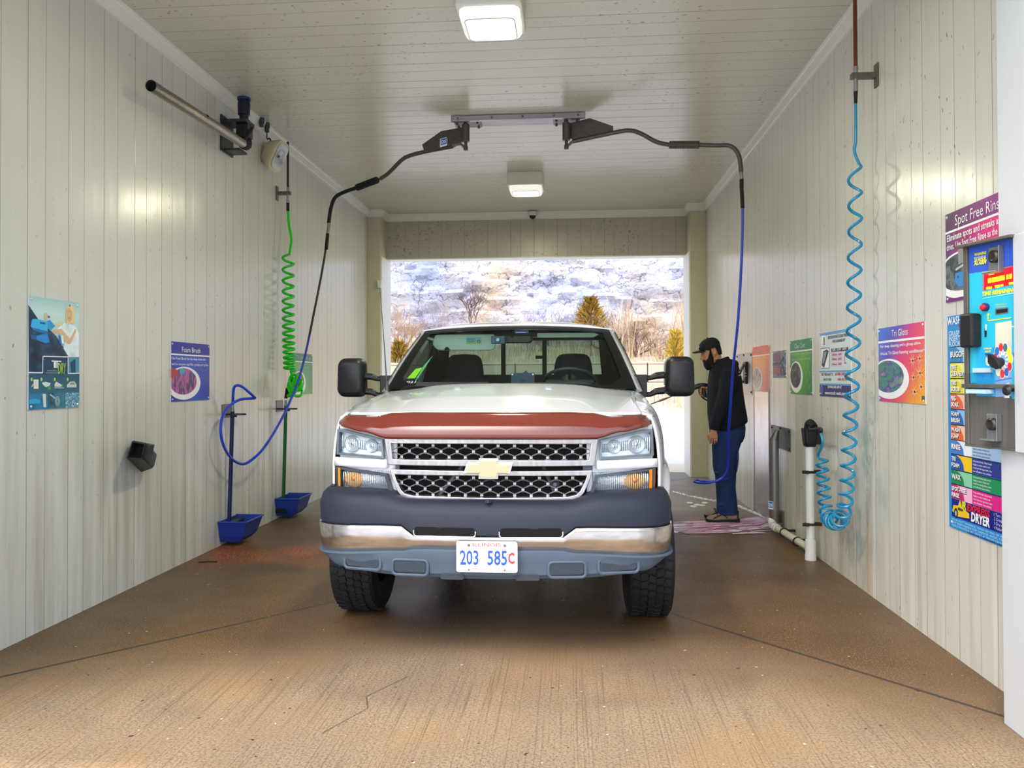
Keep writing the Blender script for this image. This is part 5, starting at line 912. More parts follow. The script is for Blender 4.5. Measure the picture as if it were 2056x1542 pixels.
# ================================================================ CEILING BOOMS
bp_ = thing('boom_mounting_rail', (-.5, 7.45, ZC), 'steel mounting rail bolted to the ceiling, carrying both hose booms', 'mounting rail')
b = MB(); b.box((-1.12, 7.42, ZC-.03), (.12, 7.62, ZC-.002)); b.box((-1.15, 7.36, ZC-.055), (.15, 7.40, ZC-.005)); b.build('rail', steel_mat('rail_steel', '#a79fa6', .4, .5, False), bp_, bevel=.003)
for x in (-1.0, -.03):
    b = MB(); b.box((x-.13, 7.41, ZC-.045), (x+.13, 7.60, ZC-.03)); pp = b.build('pivot_plate', DSTEEL, bp_, bevel=.002)
    for dx in (-.10, .10):
        for dy in (7.44, 7.57): b = MB(); b.lathe([(.012, 0), (.012, -.02)], (x+dx, dy, ZC-.045), (0, 0, 1), 6); b.build('bolt', DSTEEL, pp)
for x in (-1.08, -.75, -.45, -.15, .08): b = MB(); b.lathe([(.010, 0), (.010, .014)], (x, 7.36, ZC-.03), (0, -1, 0), 6); b.build('bolt', DSTEEL, bp_)
BOOM = steel_mat('boom_grey', '#5c5650', .45, .45, False)
def P(u, v, Y): return pY(u, v, Y)
def boom(sgn, lab, plate, top, elbow, pipe, sleeve, rod, pY0):
    r = thing('hose_boom', P(*top, pY0), lab, 'hose boom', 'overhead hose booms')
    t = P(*top, pY0); b = MB(); b.tube([(t.x, pY0, ZC-.03), (t.x, pY0, t.z)], .02, 12); b.tube([(t.x, pY0, t.z), (t.x, pY0, t.z-.17)], .038, 16); b.tube([(t.x, pY0, t.z-.17), (t.x, pY0, t.z-.22)], .016, 10); b.tube([(t.x, pY0, t.z-.215), (t.x, pY0, t.z-.255)], .024, 6); b.build('pivot', BOOM, r, bevel=.003)
    a = [P(u, v, Y) for u, v, Y in plate]; n = Vector((0, .012, 0)); b = MB(); k = len(a); b.add([p-n for p in a]+[p+n for p in a], [tuple(range(k)), tuple(range(2*k-1, k-1, -1))]+[(i, (i+1) % k, k+(i+1) % k, k+i) for i in range(k)]); pl_ = b.build('counter_plate', BOOM, r)
    b = MB(); e_ = [P(u, v, Y) for u, v, Y in elbow]; b.tube([Vector((t.x, pY0, t.z-.235))]+e_, .014, 8); b.build('feed_fitting', GALV, r, smooth=True)
    b = MB(); b.tube(bez([P(u, v, Y) for u, v, Y in pipe], 6), .021, 12); b.build('arm_pipe', BOOM, r, smooth=True)
    s_ = [P(u, v, Y) for u, v, Y in sleeve]; b = MB(); m_ = 26; b.tube([lerp(s_[0], s_[1], i/m_) for i in range(m_+1)], [.034 if i % 2 else .038 for i in range(m_+1)] if sgn > 0 else [.033]+[.037]*(m_-1)+[.030], 14); b.build('spring_sleeve', RUBBER if sgn < 0 else BOOM, r, smooth=True)
    b = MB(); b.tube(bez([P(u, v, Y) for u, v, Y in rod], 6), [.021]*1+[.020]*999 if False else .020, 12); b.build('whip_rod', RUBBER if sgn < 0 else BOOM, r, smooth=True)
    return r, pl_, a
bl, bpl, a = boom(-1, 'left overhead boom with a DS badge, bending down to the left wall', [(930, 256, 7.5), (930, 284, 7.5), (908, 298, 7.55), (852, 304, 7.65), (848, 291, 7.65), (886, 264, 7.57)], (935, 250), [(925, 289, 7.5), (905, 293, 7.55)], [(908, 294, 7.54), (852, 305, 7.68), (822, 313, 7.75), (806, 322, 7.8), (780, 348, 7.92), (764, 359, 8.0)], [(758, 361, 8.02), (716, 377, 8.15)], [(716, 377, 8.15), (688, 387, 8.22), (672, 398, 8.25), (664, 420, 8.24), (660, 448, 8.22)], 7.45)
c = Canvas(P(884, 297, 7.56)+Vector((0, -.016, 0)), P(899, 293, 7.56)-P(884, 297, 7.56), (0, 0, 1), (0, -1, 0)); c.rect((0, 0), (.075, .085), flat('#e8eef4')); c.rect((.006, .020), (.069, .079), flat('#2463b4'), 2); c.text('DS', (.0375, .032), .032, WH, 3, .05, bold=.03); c.finish(bpl)
br_, bpr, a = boom(1, 'right overhead boom, horizontal, with a ribbed sleeve and the blue hose drop', [(1144, 248, 7.5), (1144, 278, 7.5), (1158, 284, 7.5), (1231, 266, 7.4), (1231, 254, 7.4), (1184, 238, 7.45)], (1137, 247), [(1150, 284, 7.48)], [(1150, 284, 7.48), (1225, 268, 7.40), (1262, 262, 7.36), (1286, 268, 7.33), (1318, 285, 7.3), (1345, 291, 7.26)], [(1344, 291, 7.26), (1404, 291, 7.2)], [(1404, 291, 7.2), (1440, 292, 7.16), (1462, 292, 7.14), (1476, 300, 7.12), (1485, 318, 7.12), (1488, 346, 7.12)], 7.45)
# ================================================================ HOSES
NAVY = mat('navy_pole', '#131a52', .4); GRN = mat('green_pole', '#0b5a24', .4); LIME = mat('lime_hose', '#18c818', .35, noise_amt=.06); TURQ = mat('turquoise_hose', '#1287b4', .3, coat=.3)
BLH = gradmat('black_to_blue_hose', [(0, '#2140c4'), (.42, '#1c34a4'), (.55, '#101426'), (1, '#0c0d12')], (0, 0, 1.4), (0, 0, 2.4), .35)
hb = [P(*p) for p in ((659, 458, 8.22), (651, 520, 8.15), (632, 620, 8.0), (606, 740, 7.7), (575, 822, 7.4))]+[pX(*p) for p in ((535, 892, -2.82), (503, 925, -2.88), (482, 931, -2.92), (460, 915, -2.93), (446, 885, -2.93), (444, 850, -2.93), (456, 820, -2.93), (480, 803, -2.90), (505, 800, -2.84), (512, 799, -2.83), (505, 792, -2.83), (487, 777, -2.88), (475, 774, -2.92), (469, 782, -2.95))]+[P(467.5, 812, 6.6)]
r = thing('foam_brush_hose', P(660, 448, 8.22), 'thin hose, black above and blue below, hanging from the left boom to the navy brush', 'hose'); b = MB(); b.tube(bez(hb, 7), .0125, 8); b.build('hose', BLH, r, smooth=True)
b = MB(); b.tube([P(661, 448, 8.22), P(658, 470, 8.2)], .018, 10); b.build('coupling', GALV, r); b = MB(); b.tube([P(658, 470, 8.2), P(655, 500, 8.13)], .019, 10); b.build('strain_relief', RUBBER, r)
r = thing('spray_gun_hose', P(1488, 346, 7.12), 'bright blue hose from the right boom, hanging in front of the man', 'hose')
rb = [(1489, 376, 7.12), (1491, 425, 7.12), (1489, 520, 7.14), (1482, 640, 7.2), (1472, 740, 7.3), (1466, 820, 7.4), (1462, 880, 7.5), (1462, 930, 7.56), (1452, 958, 7.58), (1425, 969, 7.6), (1402, 969, 7.66), (1393, 966, 7.75), (1402, 965, 7.86), (1428, 967, 7.72), (1450, 964, 7.66), (1466, 958, 7.9), (1478, 945, 8.22), (1480, 900, 8.32), (1462, 840, 8.30), (1442, 814, 8.12)]
b = MB(); b.tube(bez([P(*p) for p in rb], 7), .0125, 8); b.build('hose', BLUEHOSE, r, smooth=True)
b = MB(); b.tube([P(1488, 346, 7.12), P(1489, 360, 7.12)], .016, 10); b.build('coupling', GALV, r); b = MB(); b.tube([P(1489, 360, 7.12), P(1489, 376, 7.12)], .019, 8); b.tube([P(1489, 374, 7.12), P(1491, 418, 7.12)], .0175, 10); b.build('strain_relief', RUBBER, r)
def coil(axis, rad, turns, sub_=14, ph=0.0, r_of=None):      # helix along an axis polyline; turns(t) = cumulative number of turns
    A_ = bez(axis, 10); L_ = [0]
    for p, q in zip(A_, A_[1:]): L_.append(L_[-1]+(q-p).length)
    n = int(turns(1)*sub_); out = []; T_ = None; nn_ = None
    ref = Vector((0, 1, 0))
    for i in range(n+1):
        # invert turns numerically
        tgt = i/sub_; lo, hi = 0.0, 1.0
        for _ in range(24):
            m_ = (lo+hi)/2
            if turns(m_) < tgt: lo = m_
            else: hi = m_
        t = (lo+hi)/2; s = t*L_[-1]; k = max(j for j in range(len(L_)) if L_[j] <= s+1e-9); k = min(k, len(A_)-2); f = (s-L_[k])/max(1e-9, L_[k+1]-L_[k]); p = A_[k].lerp(A_[k+1], f)
        ta = (A_[max(k-2, 0)]-A_[min(k+3, len(A_)-1)]).normalized()*-1
        e1 = (ref-ta*ref.dot(ta)).normalized(); e2 = ta.cross(e1); a = 2*pi*tgt+ph; R_ = rad*(r_of(t) if r_of else 1); out.append(p+(e1*cos(a)+e2*sin(a))*R_)
    return out
# lime coil
r = thing('tire_brush_hose', P(573, 424, 7.86), 'lime green coiled hose hanging on the left wall above the green brush', 'coiled hose')
ax = [P(579, 512, 7.87), P(579, 600, 7.87), P(580, 680, 7.86), P(582, 745, 7.86)]; co = coil(ax, .057, lambda t: 15*(.66*t+.34*t**3), 12, 2.6)
pile = [P(592, 772, 7.86)+Vector((.075*sin(a*.9)*cos(a*.17), .07*cos(a*.9), .075*cos(a*.9+.7)-.01+.04*sin(a*.3))) for a in [i*.42 for i in range(120)]]
ln = bez([P(578, 424, 7.86), P(580, 450, 7.86), P(585, 480, 7.86), P(583, 497, 7.86)], 5)+co+bez([co[-1], P(588, 760, 7.86)], 3)+pile+bez([pile[-1], P(580, 775, 7.86), P(575, 783, 7.86)], 4)
b = MB(); b.tube(ln, .014, 7); b.build('hose', LIME, r, smooth=True)
b = MB(); b.tube([P(578, 402, 7.86), P(578, 424, 7.86)], .016, 10); b.tube([P(577, 780, 7.86), P(574, 800, 7.85)], .017, 10); b.build('strain_relief', RUBBER, r)
# turquoise coil
Xc = 1.845
def PX(u, v, dx=0): return pX(u, v, Xc+dx)
r = thing('turquoise_hose', PX(1718, 200), 'turquoise coiled hose on the right wall, looping down and up to black cup', 'coiled hose')
ax = [PX(1716, 330), PX(1717, 420), PX(1716, 520), PX(1714, 640), PX(1711, 760), PX(1706, 870), PX(1701, 960), PX(1697, 1010), PX(1691, 1035)]
c1_ = coil(ax, .043, lambda t: 17.6*(.80*t+.20*t**4), 14, 1.2, lambda t: .9+.1*t+.25*max(0, t-.9)*10*.3)
ax2 = [PX(1691, 1035), PX(1683, 1047), PX(1670, 1046), PX(1660, 1030), PX(1655, 1000), PX(1652, 960), PX(1650, 925)]
c2_ = coil(ax2, .046, lambda t: 11*t, 14, 1.2+2*pi*.5, lambda t: 1.12 if t < .45 else 1.0-.15*t)
ln = bez([PX(1718, 208), PX(1718, 280), PX(1716, 305), c1_[0]], 6)+c1_+bez([c1_[-1], c2_[0]], 3)[1:-1]+c2_+bez([c2_[-1], PX(1643, 918), PX(1649, 898), PX(1652, 885), PX(1647, 866)], 6)[1:]
b = MB(); b.tube(ln, .0100, 8); b.build('hose', TURQ, r, smooth=True)
b = MB(); b.tube([PX(1718, 178), PX(1718, 208)], [.014, .010], 10); b.build('strain_relief', RUBBER, r)
# feed pipes with wall brackets
def feed(name, lab, X, wallX, u, v0, v1, vb, colm, rad, hot):
    r = thing(name, pX(u, v0, X), lab, 'feed pipe', 'feed pipes above the coil hoses'); t = pX(u, v0, X); m_ = pX(u, v1, X); k = pX(u, vb, X)
    b = MB(); b.tube([(k.x, k.y, min(t.z, ZC-.002)), (k.x, k.y, m_.z)], rad, 10); b.build('pipe', colm, r, smooth=True)
    b = MB(); b.lathe([(rad*1.3, 0), (rad*1.3, .02)], (k.x, k.y, m_.z), (0, 0, 1), 8); b.tube([(k.x, k.y, m_.z), (k.x, k.y, k.z-.10)], rad*1.15, 8); b.build('fitting', GALV, r)
    b = MB(); w_ = wallX; b.box((min(w_, k.x)-.0 if w_ < k.x else k.x-.03, k.y-.022, k.z-.018), ((k.x+.03) if w_ < k.x else w_, k.y+.022, k.z+.018)); d_ = .012 if w_ < k.x else -.012; b.box((min(w_, w_+d_), k.y-.03, k.z-.075), (max(w_, w_+d_), k.y+.03, k.z+.075)); b.build('bracket', DSTEEL, r, bevel=.003)
feed('feed_pipe', 'red-brown feed pipe with steel wall bracket above the turquoise coil', Xc, XR, 1718, -12, 140, 153, BROWNP, .0125, 0)
feed('feed_pipe', 'dark brown feed pipe with wall bracket above the lime coil', -2.94, XL, 578, 285, 380, 388, mat('dark_brown_pipe', '#38201a', .5), .0125, 1)
# ================================================================ LEFT WALL HARDWARE
STP = steel_mat('boom_tube_steel', '#867b71', .3, .85, False)
r = thing('dryer_boom', (XL+.2, 6.9, 3.62), 'stainless dryer tube on a swivel bracket with a navy actuator, high on the left wall', 'dryer boom')
p0, p1 = pX(303, 172, -2.86), pX(488, 288, -2.86); b = MB(); b.tube([p0, p1], .040, 20, False); b.tube([p1, p0], .036, 20, False); b.build('tube', STP, r, smooth=True, rec=False)
b = MB(); b.lathe([(.040, 0), (.040, .004)], p0+(p1-p0).normalized()*.05, p1-p0, 20); b.build('tube_plug', DARK, r)
mid = lerp(p0, p1, .52); b = MB(); b.lathe([(.012, 0), (.010, .01)], mid+Vector((.03, -.02, .015)), (.8, -.3, .4), 8); b.build('bolt', DARK, r)
e0 = p1; b = MB(); b.tube(bez([e0, e0+Vector((.0, .05, .0)), e0+Vector((-.01, .10, .03)), e0+Vector((-.03, .12, .10)), e0+Vector((-.04, .12, .20))], 6), .045, 16); b.build('elbow', RUBBER, r, smooth=True)
zb0 = e0.z; b = MB(); b.box((XL, e0.y-.02, zb0-.06), (XL+.015, e0.y+.22, zb0+.26)); b.box((XL, e0.y+.02, zb0+.20), (-2.84, e0.y+.20, zb0+.23)); b.box((XL, e0.y+.02, zb0-.05), (-2.90, e0.y+.18, zb0-.03)); b.build('wall_bracket', steel_mat('bracket_dark', '#3c3b3c', .45, .5), r, bevel=.003)
b = MB(); b.box((-2.95, e0.y+.05, zb0+.08), (-2.84, e0.y+.17, zb0+.20)); b.tube([(-2.84, e0.y-.02, zb0+.02), (-2.80, e0.y+.06, zb0+.16)], .018, 6); b.box((-2.86, e0.y-.01, zb0+.04), (-2.83, e0.y+.03, zb0+.14)); b.build('valve_body', BLACKP, r, bevel=.01)
b = MB(); b.lathe([(.055, .24), (.055, .26), (.038, .262), (.040, .30), (.052, .31), (.055, .40), (.050, .44)], (-2.90, e0.y+.11, zb0-.02), (0, 0, 1), 16); b.build('actuator', mat('actuator_navy', '#10142c', .4), r, smooth=True)
b = MB(); b.lathe([(.058, 0), (.058, .022), (.045, .028)], (-2.90, e0.y+.11, zb0+.42-.0), (0, 0, 1), 16); b.build('actuator_cap', mat('actuator_blue', '#122c74', .35), r, smooth=True)
CG = mat('conduit_grey', '#3e464c', .5)
for (u, v0, lab, ll) in ((525, 237, 'small grey conduit cap under the ceiling, left of the one with a wire', .085), (536, 247, 'small grey conduit cap under the ceiling, with a wire to the floodlight', .09)):
    q0 = pZ(u, v0, ZC); b = MB(); b.lathe([(.028, 0), (.028, -.05), (.022, -.052), (.022, -ll)], q0, (0, 0, 1), 12); one(b.build('conduit_cap', CG, None), lab, 'conduit cap', 'conduit caps')
r = thing('floodlight', (XL, 7.45, 3.6), 'cream floodlight with a glass face, unlit, under the ceiling on left wall', 'floodlight')
CRM = mat('cream_enamel', '#cbbd98', .45, noise_amt=.08); fo = P(556, 313, 7.45); fo.x = max(fo.x, XL+.10); dr = Vector((.90, -.08, -.42)).normalized(); up_ = Vector((0, 0, 1)); sx_ = dr.cross(up_).normalized(); uz_ = sx_.cross(dr)
def ringf(k, d, n=20): return [fo+dr*d+sx_*cos(2*pi*i/n)*.135*k*(1/(abs(cos(2*pi*i/n))**4+abs(sin(2*pi*i/n))**4)**.25)*.95+uz_*sin(2*pi*i/n)*.165*k*(1/(abs(cos(2*pi*i/n))**4+abs(sin(2*pi*i/n))**4)**.25)*.95 for i in range(n)]
b = MB(); b.loft([ringf(.35, -.13), ringf(.65, -.11), ringf(.92, -.02), ringf(1.0, .0), ringf(1.0, .025), ringf(.86, .03)]); b.build('housing', CRM, r, smooth=True, ang=45)
b = MB(); b.add(ringf(.82, .036), [tuple(range(20))]); fg = b.build('glass_face', mat('flood_glass', '#8e9290', .15, .2), r); b = MB(); b.loft([ringf(.45, .038), ringf(.43, .038)], False); b.ell(fo+dr*.04+sx_*.03, (.012, .012, .012)); b.build('bulb', mat('bulb_grey', '#5c605e', .4), fg)
b = MB(); b.box((XL, fo.y+.02, fo.z+.05), (XL+.03, fo.y+.12, fo.z+.15)); b.lathe([(.032, 0), (.032, .05)], fo+Vector((-.05, -.02, .10)), (.6, -.6, 0), 14); b.tube([(XL+.02, fo.y+.07, fo.z+.1), fo+Vector((-.04, -.02, .1))], .02, 8); b.build('mount_knuckle', CRM, r, smooth=True)
b = MB(); q0 = pZ(536, 247, ZC)+Vector((0, 0, -.09)); b.tube(bez([q0, q0+Vector((-.01, .03, -.06)), lerp(q0, fo+Vector((-.05, -.02, .13)), .6), fo+Vector((-.05, -.02, .13))], 5), .006, 6); b.build('cable', DARK, r)
# brush stations
TRAYB = mat('tray_blue', '#17358c', .45, noise_amt=.1)
def brush(pole_u, v_top, v_bot, Y, polem, lab_b, lab_t, lab_k, tray, vk):
    pt, pb = pY(pole_u[0], v_top, Y), pY(pole_u[1], v_bot, Y)
    r = thing('wash_brush', pb, lab_b, 'brush', 'long-handled wash brushes'); b = MB(); b.tube([pt, pb], .0175 if Y < 7 else .018, 12); b.build('pole', polem, r, smooth=True)
    b = MB(); b.tube([pt+Vector((0, 0, -.01)), pt+Vector((0, 0, .06))], [.016, .012], 10); b.build('swivel_fitting', GALV, r, smooth=True)
    b = MB(); yb0, yb1, d_ = pb.y-.03, pb.y+.22, 0; b.box((pb.x-.05, pb.y-.06, pb.z-.02), (pb.x+.05, pb.y+.20, pb.z+.02)); b.build('brush_block', BLACKP, r, bevel=.008); b = MB(); b.loft([[(pb.x+sx*w_, pb.y+.07+sy*(.12+w_*.3), z) for sx, sy in ((-1, -1), (1, -1), (1, 1), (-1, 1))] for z, w_ in ((pb.z-.02, .045), (pb.z-.09, .07))]); b.build('bristles', mat('bristle_black', '#141416', .9, bump=.8, bscale=300), r)
    # tray: open sloping box on the wall
    y0, y1, z0, zt, xo = tray; r = thing('brush_tray', (XL, (y0+y1)/2, z0), lab_t, 'tray', 'blue brush trays'); t_ = .010
    out = [[(XL, y0+k*i_, z), (xo-dx, y0+k*i_, z), (xo-dx, y1-k*i_, z), (XL, y1-k*i_, z)] for z, k, i_, dx in ((z0, 1, .05, .09), (z0+.05, 1, .03, .04), (zt, 1, 0, 0))]
    inn = [[(XL+t_, y0+i_+t_, z), (xo-dx-t_, y0+i_+t_, z), (xo-dx-t_, y1-i_-t_, z), (XL+t_, y1-i_-t_, z)] for z, i_, dx in ((zt, 0, 0), (z0+.05, .03, .04), (z0+.012, .05, .09))]
    b = MB(); b.loft(out+inn); b.build('basin', TRAYB, r, bevel=.004)
    b = MB(); b.tube([(XL+.005, y0-.004, zt), (xo, y0-.004, zt), (xo+.002, y1, zt), (XL+.005, y1+.004, zt)], .008, 6); b.build('rim', mat('tray_rim', '#2148a8', .4), r)
    b = MB(); 
    for i in range(5): b.box((XL+.05, y0+.08+i*.05, z0+.02), (xo-.10, y0+.09+i*.05, z0+.045))
    b.build('grating', DARK, r)
    # bracket: wall plate with a horizontal hook ring
    k = pY(pole_u[0], vk, Y); r = thing('brush_bracket', (XL, k.y, k.z), lab_k, 'bracket', 'brush holder brackets')
    b = MB(); b.box((XL, k.y-.05, k.z-.03), (XL+.008, k.y+.13, k.z+.09)); b.build('wall_plate', DSTEEL, r, bevel=.002); b = MB(); M_ = Matrix.Translation((0, 0, k.z)); b.prism([(XL, k.y-.05), (k.x-.03, k.y-.06), (k.x+.03, k.y-.055), (k.x+.10, k.y-.03), (k.x+.12, k.y+.01), (k.x+.10, k.y+.05), (k.x+.02, k.y+.07), (XL, k.y+.06)], -.007, .007, M_); b.box((k.x+.02, k.y-.05, k.z-.022), (k.x+.06, k.y-.04, k.z)); b.build('hook_plate', BLACKP, r, bevel=.002)
brush((467, 460), 826, 1052, 6.60, NAVY, 'brush with navy blue pole standing in the nearer blue tray', 'nearer blue brush tray on the left wall, below the navy pole', 'bracket holding the navy brush pole', (6.47, 6.83, .03, .215, -2.80), 832)
brush((574, 569), 815, 1010, 7.85, GRN, 'brush with dark green pole standing in the farther blue tray', 'farther blue brush tray on the left wall, below the green pole', 'bracket holding the green brush pole', (7.76, 8.14, .03, .215, -2.80), 821)
# black nozzle cup (square funnel)
r = thing('nozzle_holder', (XL, 5.25, .9), 'black square funnel-shaped nozzle holder on left wall below the Foam Brush sign', 'nozzle holder')
def quad(ps): return [Vector(p) for p in ps]
f_ = [pX(266, 885, -3.02), pX(293, 890, -2.84), pX(286, 922, -2.86), pX(255, 921, -3.03)]      # mouth corners
bk = [pX(302, 897, -3.045), pX(313, 911, -2.95), pX(306, 940, -2.95), pX(283, 948, -3.045)]
def rc(q4, k_, off_=0):      # rounded quad through four corners, shrunk by k_
    c_ = sum(q4, Vector())/4; q4 = [c_+(p-c_)*k_ for p in q4]; out = []
    for i_ in range(4):
        a_, m_, n_ = q4[i_-1], q4[i_], q4[(i_+1) % 4]
        for t in (.12, .05, .0): out.append(lerp(m_, a_, t)) if t else out.append(m_+(c_-m_)*.025)
        out.append(lerp(m_, n_, .05)); out.append(lerp(m_, n_, .12))
    return [p+Vector((0, off_, 0)) for p in out]
b = MB(); b.loft([rc(f_, .55, .16), rc(f_, .80, .01), rc(f_, .86, -.004), rc(f_, 1.0, -.006), rc(f_, 1.03, .008), rc(bk, 1.0), rc(bk, .8, .03)], True); b.build('cup', BLACKP, r, smooth=True, ang=35)
b = MB(); b.add(rc(f_, .78, .06), [tuple(range(20))]); b.build('opening', DARK, r, rec=False)
b = MB(); b.box((XL, 5.30, .86), (XL+.012, 5.42, .94)); b.build('wall_mount', BLACKP, r)
# small white box on the left rear column
b = MB(); k = pY(763, 570, YR-.03); b.loft([[(k.x-w_, YR, z), (k.x+w_*.7, YR, z), (k.x+w_*.7, YR-.06, z), (k.x-w_, YR-.06, z)] for z, w_ in ((k.z-.06, .025), (k.z+.05, .04))]); one(b.build('junction_box', mat('box_white', '#e4e8e0', .35), None, bevel=.004), 'small white junction box on the left rear column', 'junction box')
# ================================================================ RIGHT WALL HARDWARE
r = thing('steel_wall_panel', (XR, 9.0, 1.26), 'brushed steel plate on right wall behind the man, with a black handle slot', 'wall plate')
b = MB(); b.box((XR-.006, 8.585, 1.262), (XR, 9.37, 1.728)); b.build('plate', STEEL, r, bevel=.002)
for y_, z_ in ((8.62, 1.70), (8.62, 1.29), (9.33, 1.70), (9.33, 1.29), (8.98, 1.71)): b = MB(); b.lathe([(.012, 0), (.012, .006)], (XR-.006, y_, z_), (-1, 0, 0), 8); b.build('bolt', DARK, r)
b = MB(); b.box((XR-.03, 8.80, 1.38), (XR-.006, 8.92, 1.63)); b.build('handle_recess', BLACKP, r, bevel=.01); b = MB(); b.tube(bez([(XR-.04, 8.83, 1.60), (XR-.07, 8.86, 1.52), (XR-.07, 8.90, 1.46), (XR-.04, 8.90, 1.39)], 5), .016, 8); b.build('handle', GALV, r, smooth=True)
b = MB(); b.box((XR-.010, 7.88, .02), (XR, 8.50, 1.306)); b.box((XR-.016, 8.485, .02), (XR, 8.51, 1.306)); one(b.build('splash_panel', steel_mat('splash_steel', '#b3aaa6', .22, .9), None, bevel=.002), 'tall polished steel splash panel below the orange sign', 'splash panel')
r = thing('wand_holder', (XR, 7.6, .06), 'grey steel tube wand holder with DS badge, on the right wall', 'wand holder')
b = MB(); b.box((XR-.008, 7.128, .778), (XR, 7.79, .985)); b.build('back_plate', steel_mat('holder_plate', '#6a6c6e', .45, .6), r, bevel=.002)
for y_, z_ in ((7.15, .80), (7.15, .96), (7.76, .96), (7.45, .97)): b = MB(); b.lathe([(.010, 0), (.010, .006)], (XR-.008, y_, z_), (-1, 0, 0), 8); b.build('bolt', DARK, r)
hx, hy = 1.905, 7.42; b = MB(); b.tube([(hx, hy, .10), (hx, hy, .865)], .042, 20); b.build('tube', steel_mat('holder_tube', '#84868a', .38, .6), r, smooth=True); b = MB(); b.loft([[(hx+.042*cos(a), hy+.042*sin(a), .865) for a in [2*pi*i/16 for i in range(16)]], [(hx+.030+.020*cos(a), hy+.022*sin(a), .955) for a in [2*pi*i/16 for i in range(16)]]]); b.build('funnel_top', DSTEEL, r, smooth=True)
b = MB(); b.tube([(hx, hy, .155), (hx, hy, .20)], .047, 20); b.build('worn_band', mat('band_brown', '#7a6450', .5, .4), r); b = MB(); b.tube([(hx, hy, .06), (hx, hy, .15)], .050, 20); b.box((hx-.01, hy-.05, .07), (XR, hy+.05, .09)); b.box((XR-.02, hy-.06, .06), (XR, hy+.06, .20)); b.build('foot_clamp', DSTEEL, r, bevel=.002)
c = Canvas((hx-.044, hy-.012, .215), (.55, -.83, 0), (0, 0, 1), (-.83, -.55, 0)); c.rect((-.02, 0), (.04, .075), flat('#e8f0f6')); c.rect((-.015, .014), (.035, .070), flat('#2c78c0'), 2); c.text('DS', (.01, .026), .028, WH, 3, .042, bold=.03); c.finish(r)
# PVC pipes
PVC = mat('pvc_white', '#d9dcde', .3, noise_amt=.05, nscale=4); PVY = mat('pvc_aged', '#c9c8b2', .35, noise_amt=.08)
vx, vy = 1.895, 6.30
r = thing('drain_pipe', (vx, vy, 0), 'white plastic standpipe and floor pipe along the foot of the right wall', 'pipe')
b = MB(); b.tube([(vx, vy, .12), (vx, vy, .93)], .032, 18); b.build('standpipe', PVC, r, smooth=True); b = MB(); b.tube([(vx, vy, .005), (vx, vy, .16)], .041, 18); b.tube([(vx, vy, .0), (vx, vy, .04)], .044, 18); b.build('tee_fitting', PVC, r, smooth=True)
fp = [(vx, vy+.01, .085), (1.885, 6.9, .075), (1.875, 7.30, .07)]; b = MB(); b.tube(fp, .030, 16); b.build('floor_pipe', PVY, r, smooth=True); b = MB(); b.tube(bez([(1.875, 7.27, .07), (1.872, 7.36, .075), (1.88, 7.42, .11)], 5), .038, 16); b.tube([(1.878, 7.22, .07), (1.876, 7.29, .07)], .036, 16); b.build('elbow', PVC, r, smooth=True)
for y_ in (6.62, 7.02): b = MB(); b.tube([(1.885+.036*cos(a), y_, .076+.036*sin(a)) for a in [2*pi*i/20 for i in range(21)]], .006, 6, False); b.box((1.91, y_-.012, .08), (XR, y_+.012, .10)); b.build('pipe_clip', RUBBER, r)
for z_, m_ in ((.70, RUBBER), (.285, mat('clip_rust', '#2c1c18', .6))): b = MB(); b.tube([(vx+.037*cos(a), vy+.037*sin(a), z_) for a in [2*pi*i/20 for i in range(21)]], .010, 6, False); b.box((vx-.07, vy-.045, z_-.012), (vx-.02, vy-.03, z_+.012)); b.box((vx+.03, vy-.02, z_-.012), (XR, vy+.02, z_+.012)); b.build('pipe_strap', m_, r)
r = thing('hose_cup', (vx, vy, .93), 'black cup on top of the white standpipe, holding the turquoise hose end', 'hose cup')
b = MB(); b.loft([[(vx+.045*k*c_, vy+.045*k*s_, z) for c_, s_ in ((-1, -.7), (-.7, -1), (.7, -1), (1, -.7), (1, .7), (.7, 1), (-.7, 1), (-1, .7))] for z, k in ((.90, .85), (.93, 1.05), (1.02, 1.2), (1.045, 1.25))]); b.box((vx+.03, vy-.04, .92), (XR, vy+.04, 1.04)); b.build('cup', BLACKP, r, bevel=.004)
g = thing('foam_gun', (vx, vy, 1.0), 'black hand piece resting in the cup, joined to the turquoise hose', 'foam gun'); b = MB(); b.tube(bez([(vx-.01, vy+.02, 1.01), (vx-.01, vy, 1.07), (vx-.0, vy-.03, 1.09), (vx+.01, vy-.08, 1.06)], 5), .030, 12); b.build('body', RUBBER, g, smooth=True); b = MB(); q = PX(1647, 866); b.tube(bez([(vx-.0, vy-.03, 1.085), (vx-.02, vy-.09, 1.04), q+Vector((0, 0, .02)), q+Vector((0, 0, -.02))], 5), .013, 10); b.build('hose_boot', BLACKP, g, smooth=True)
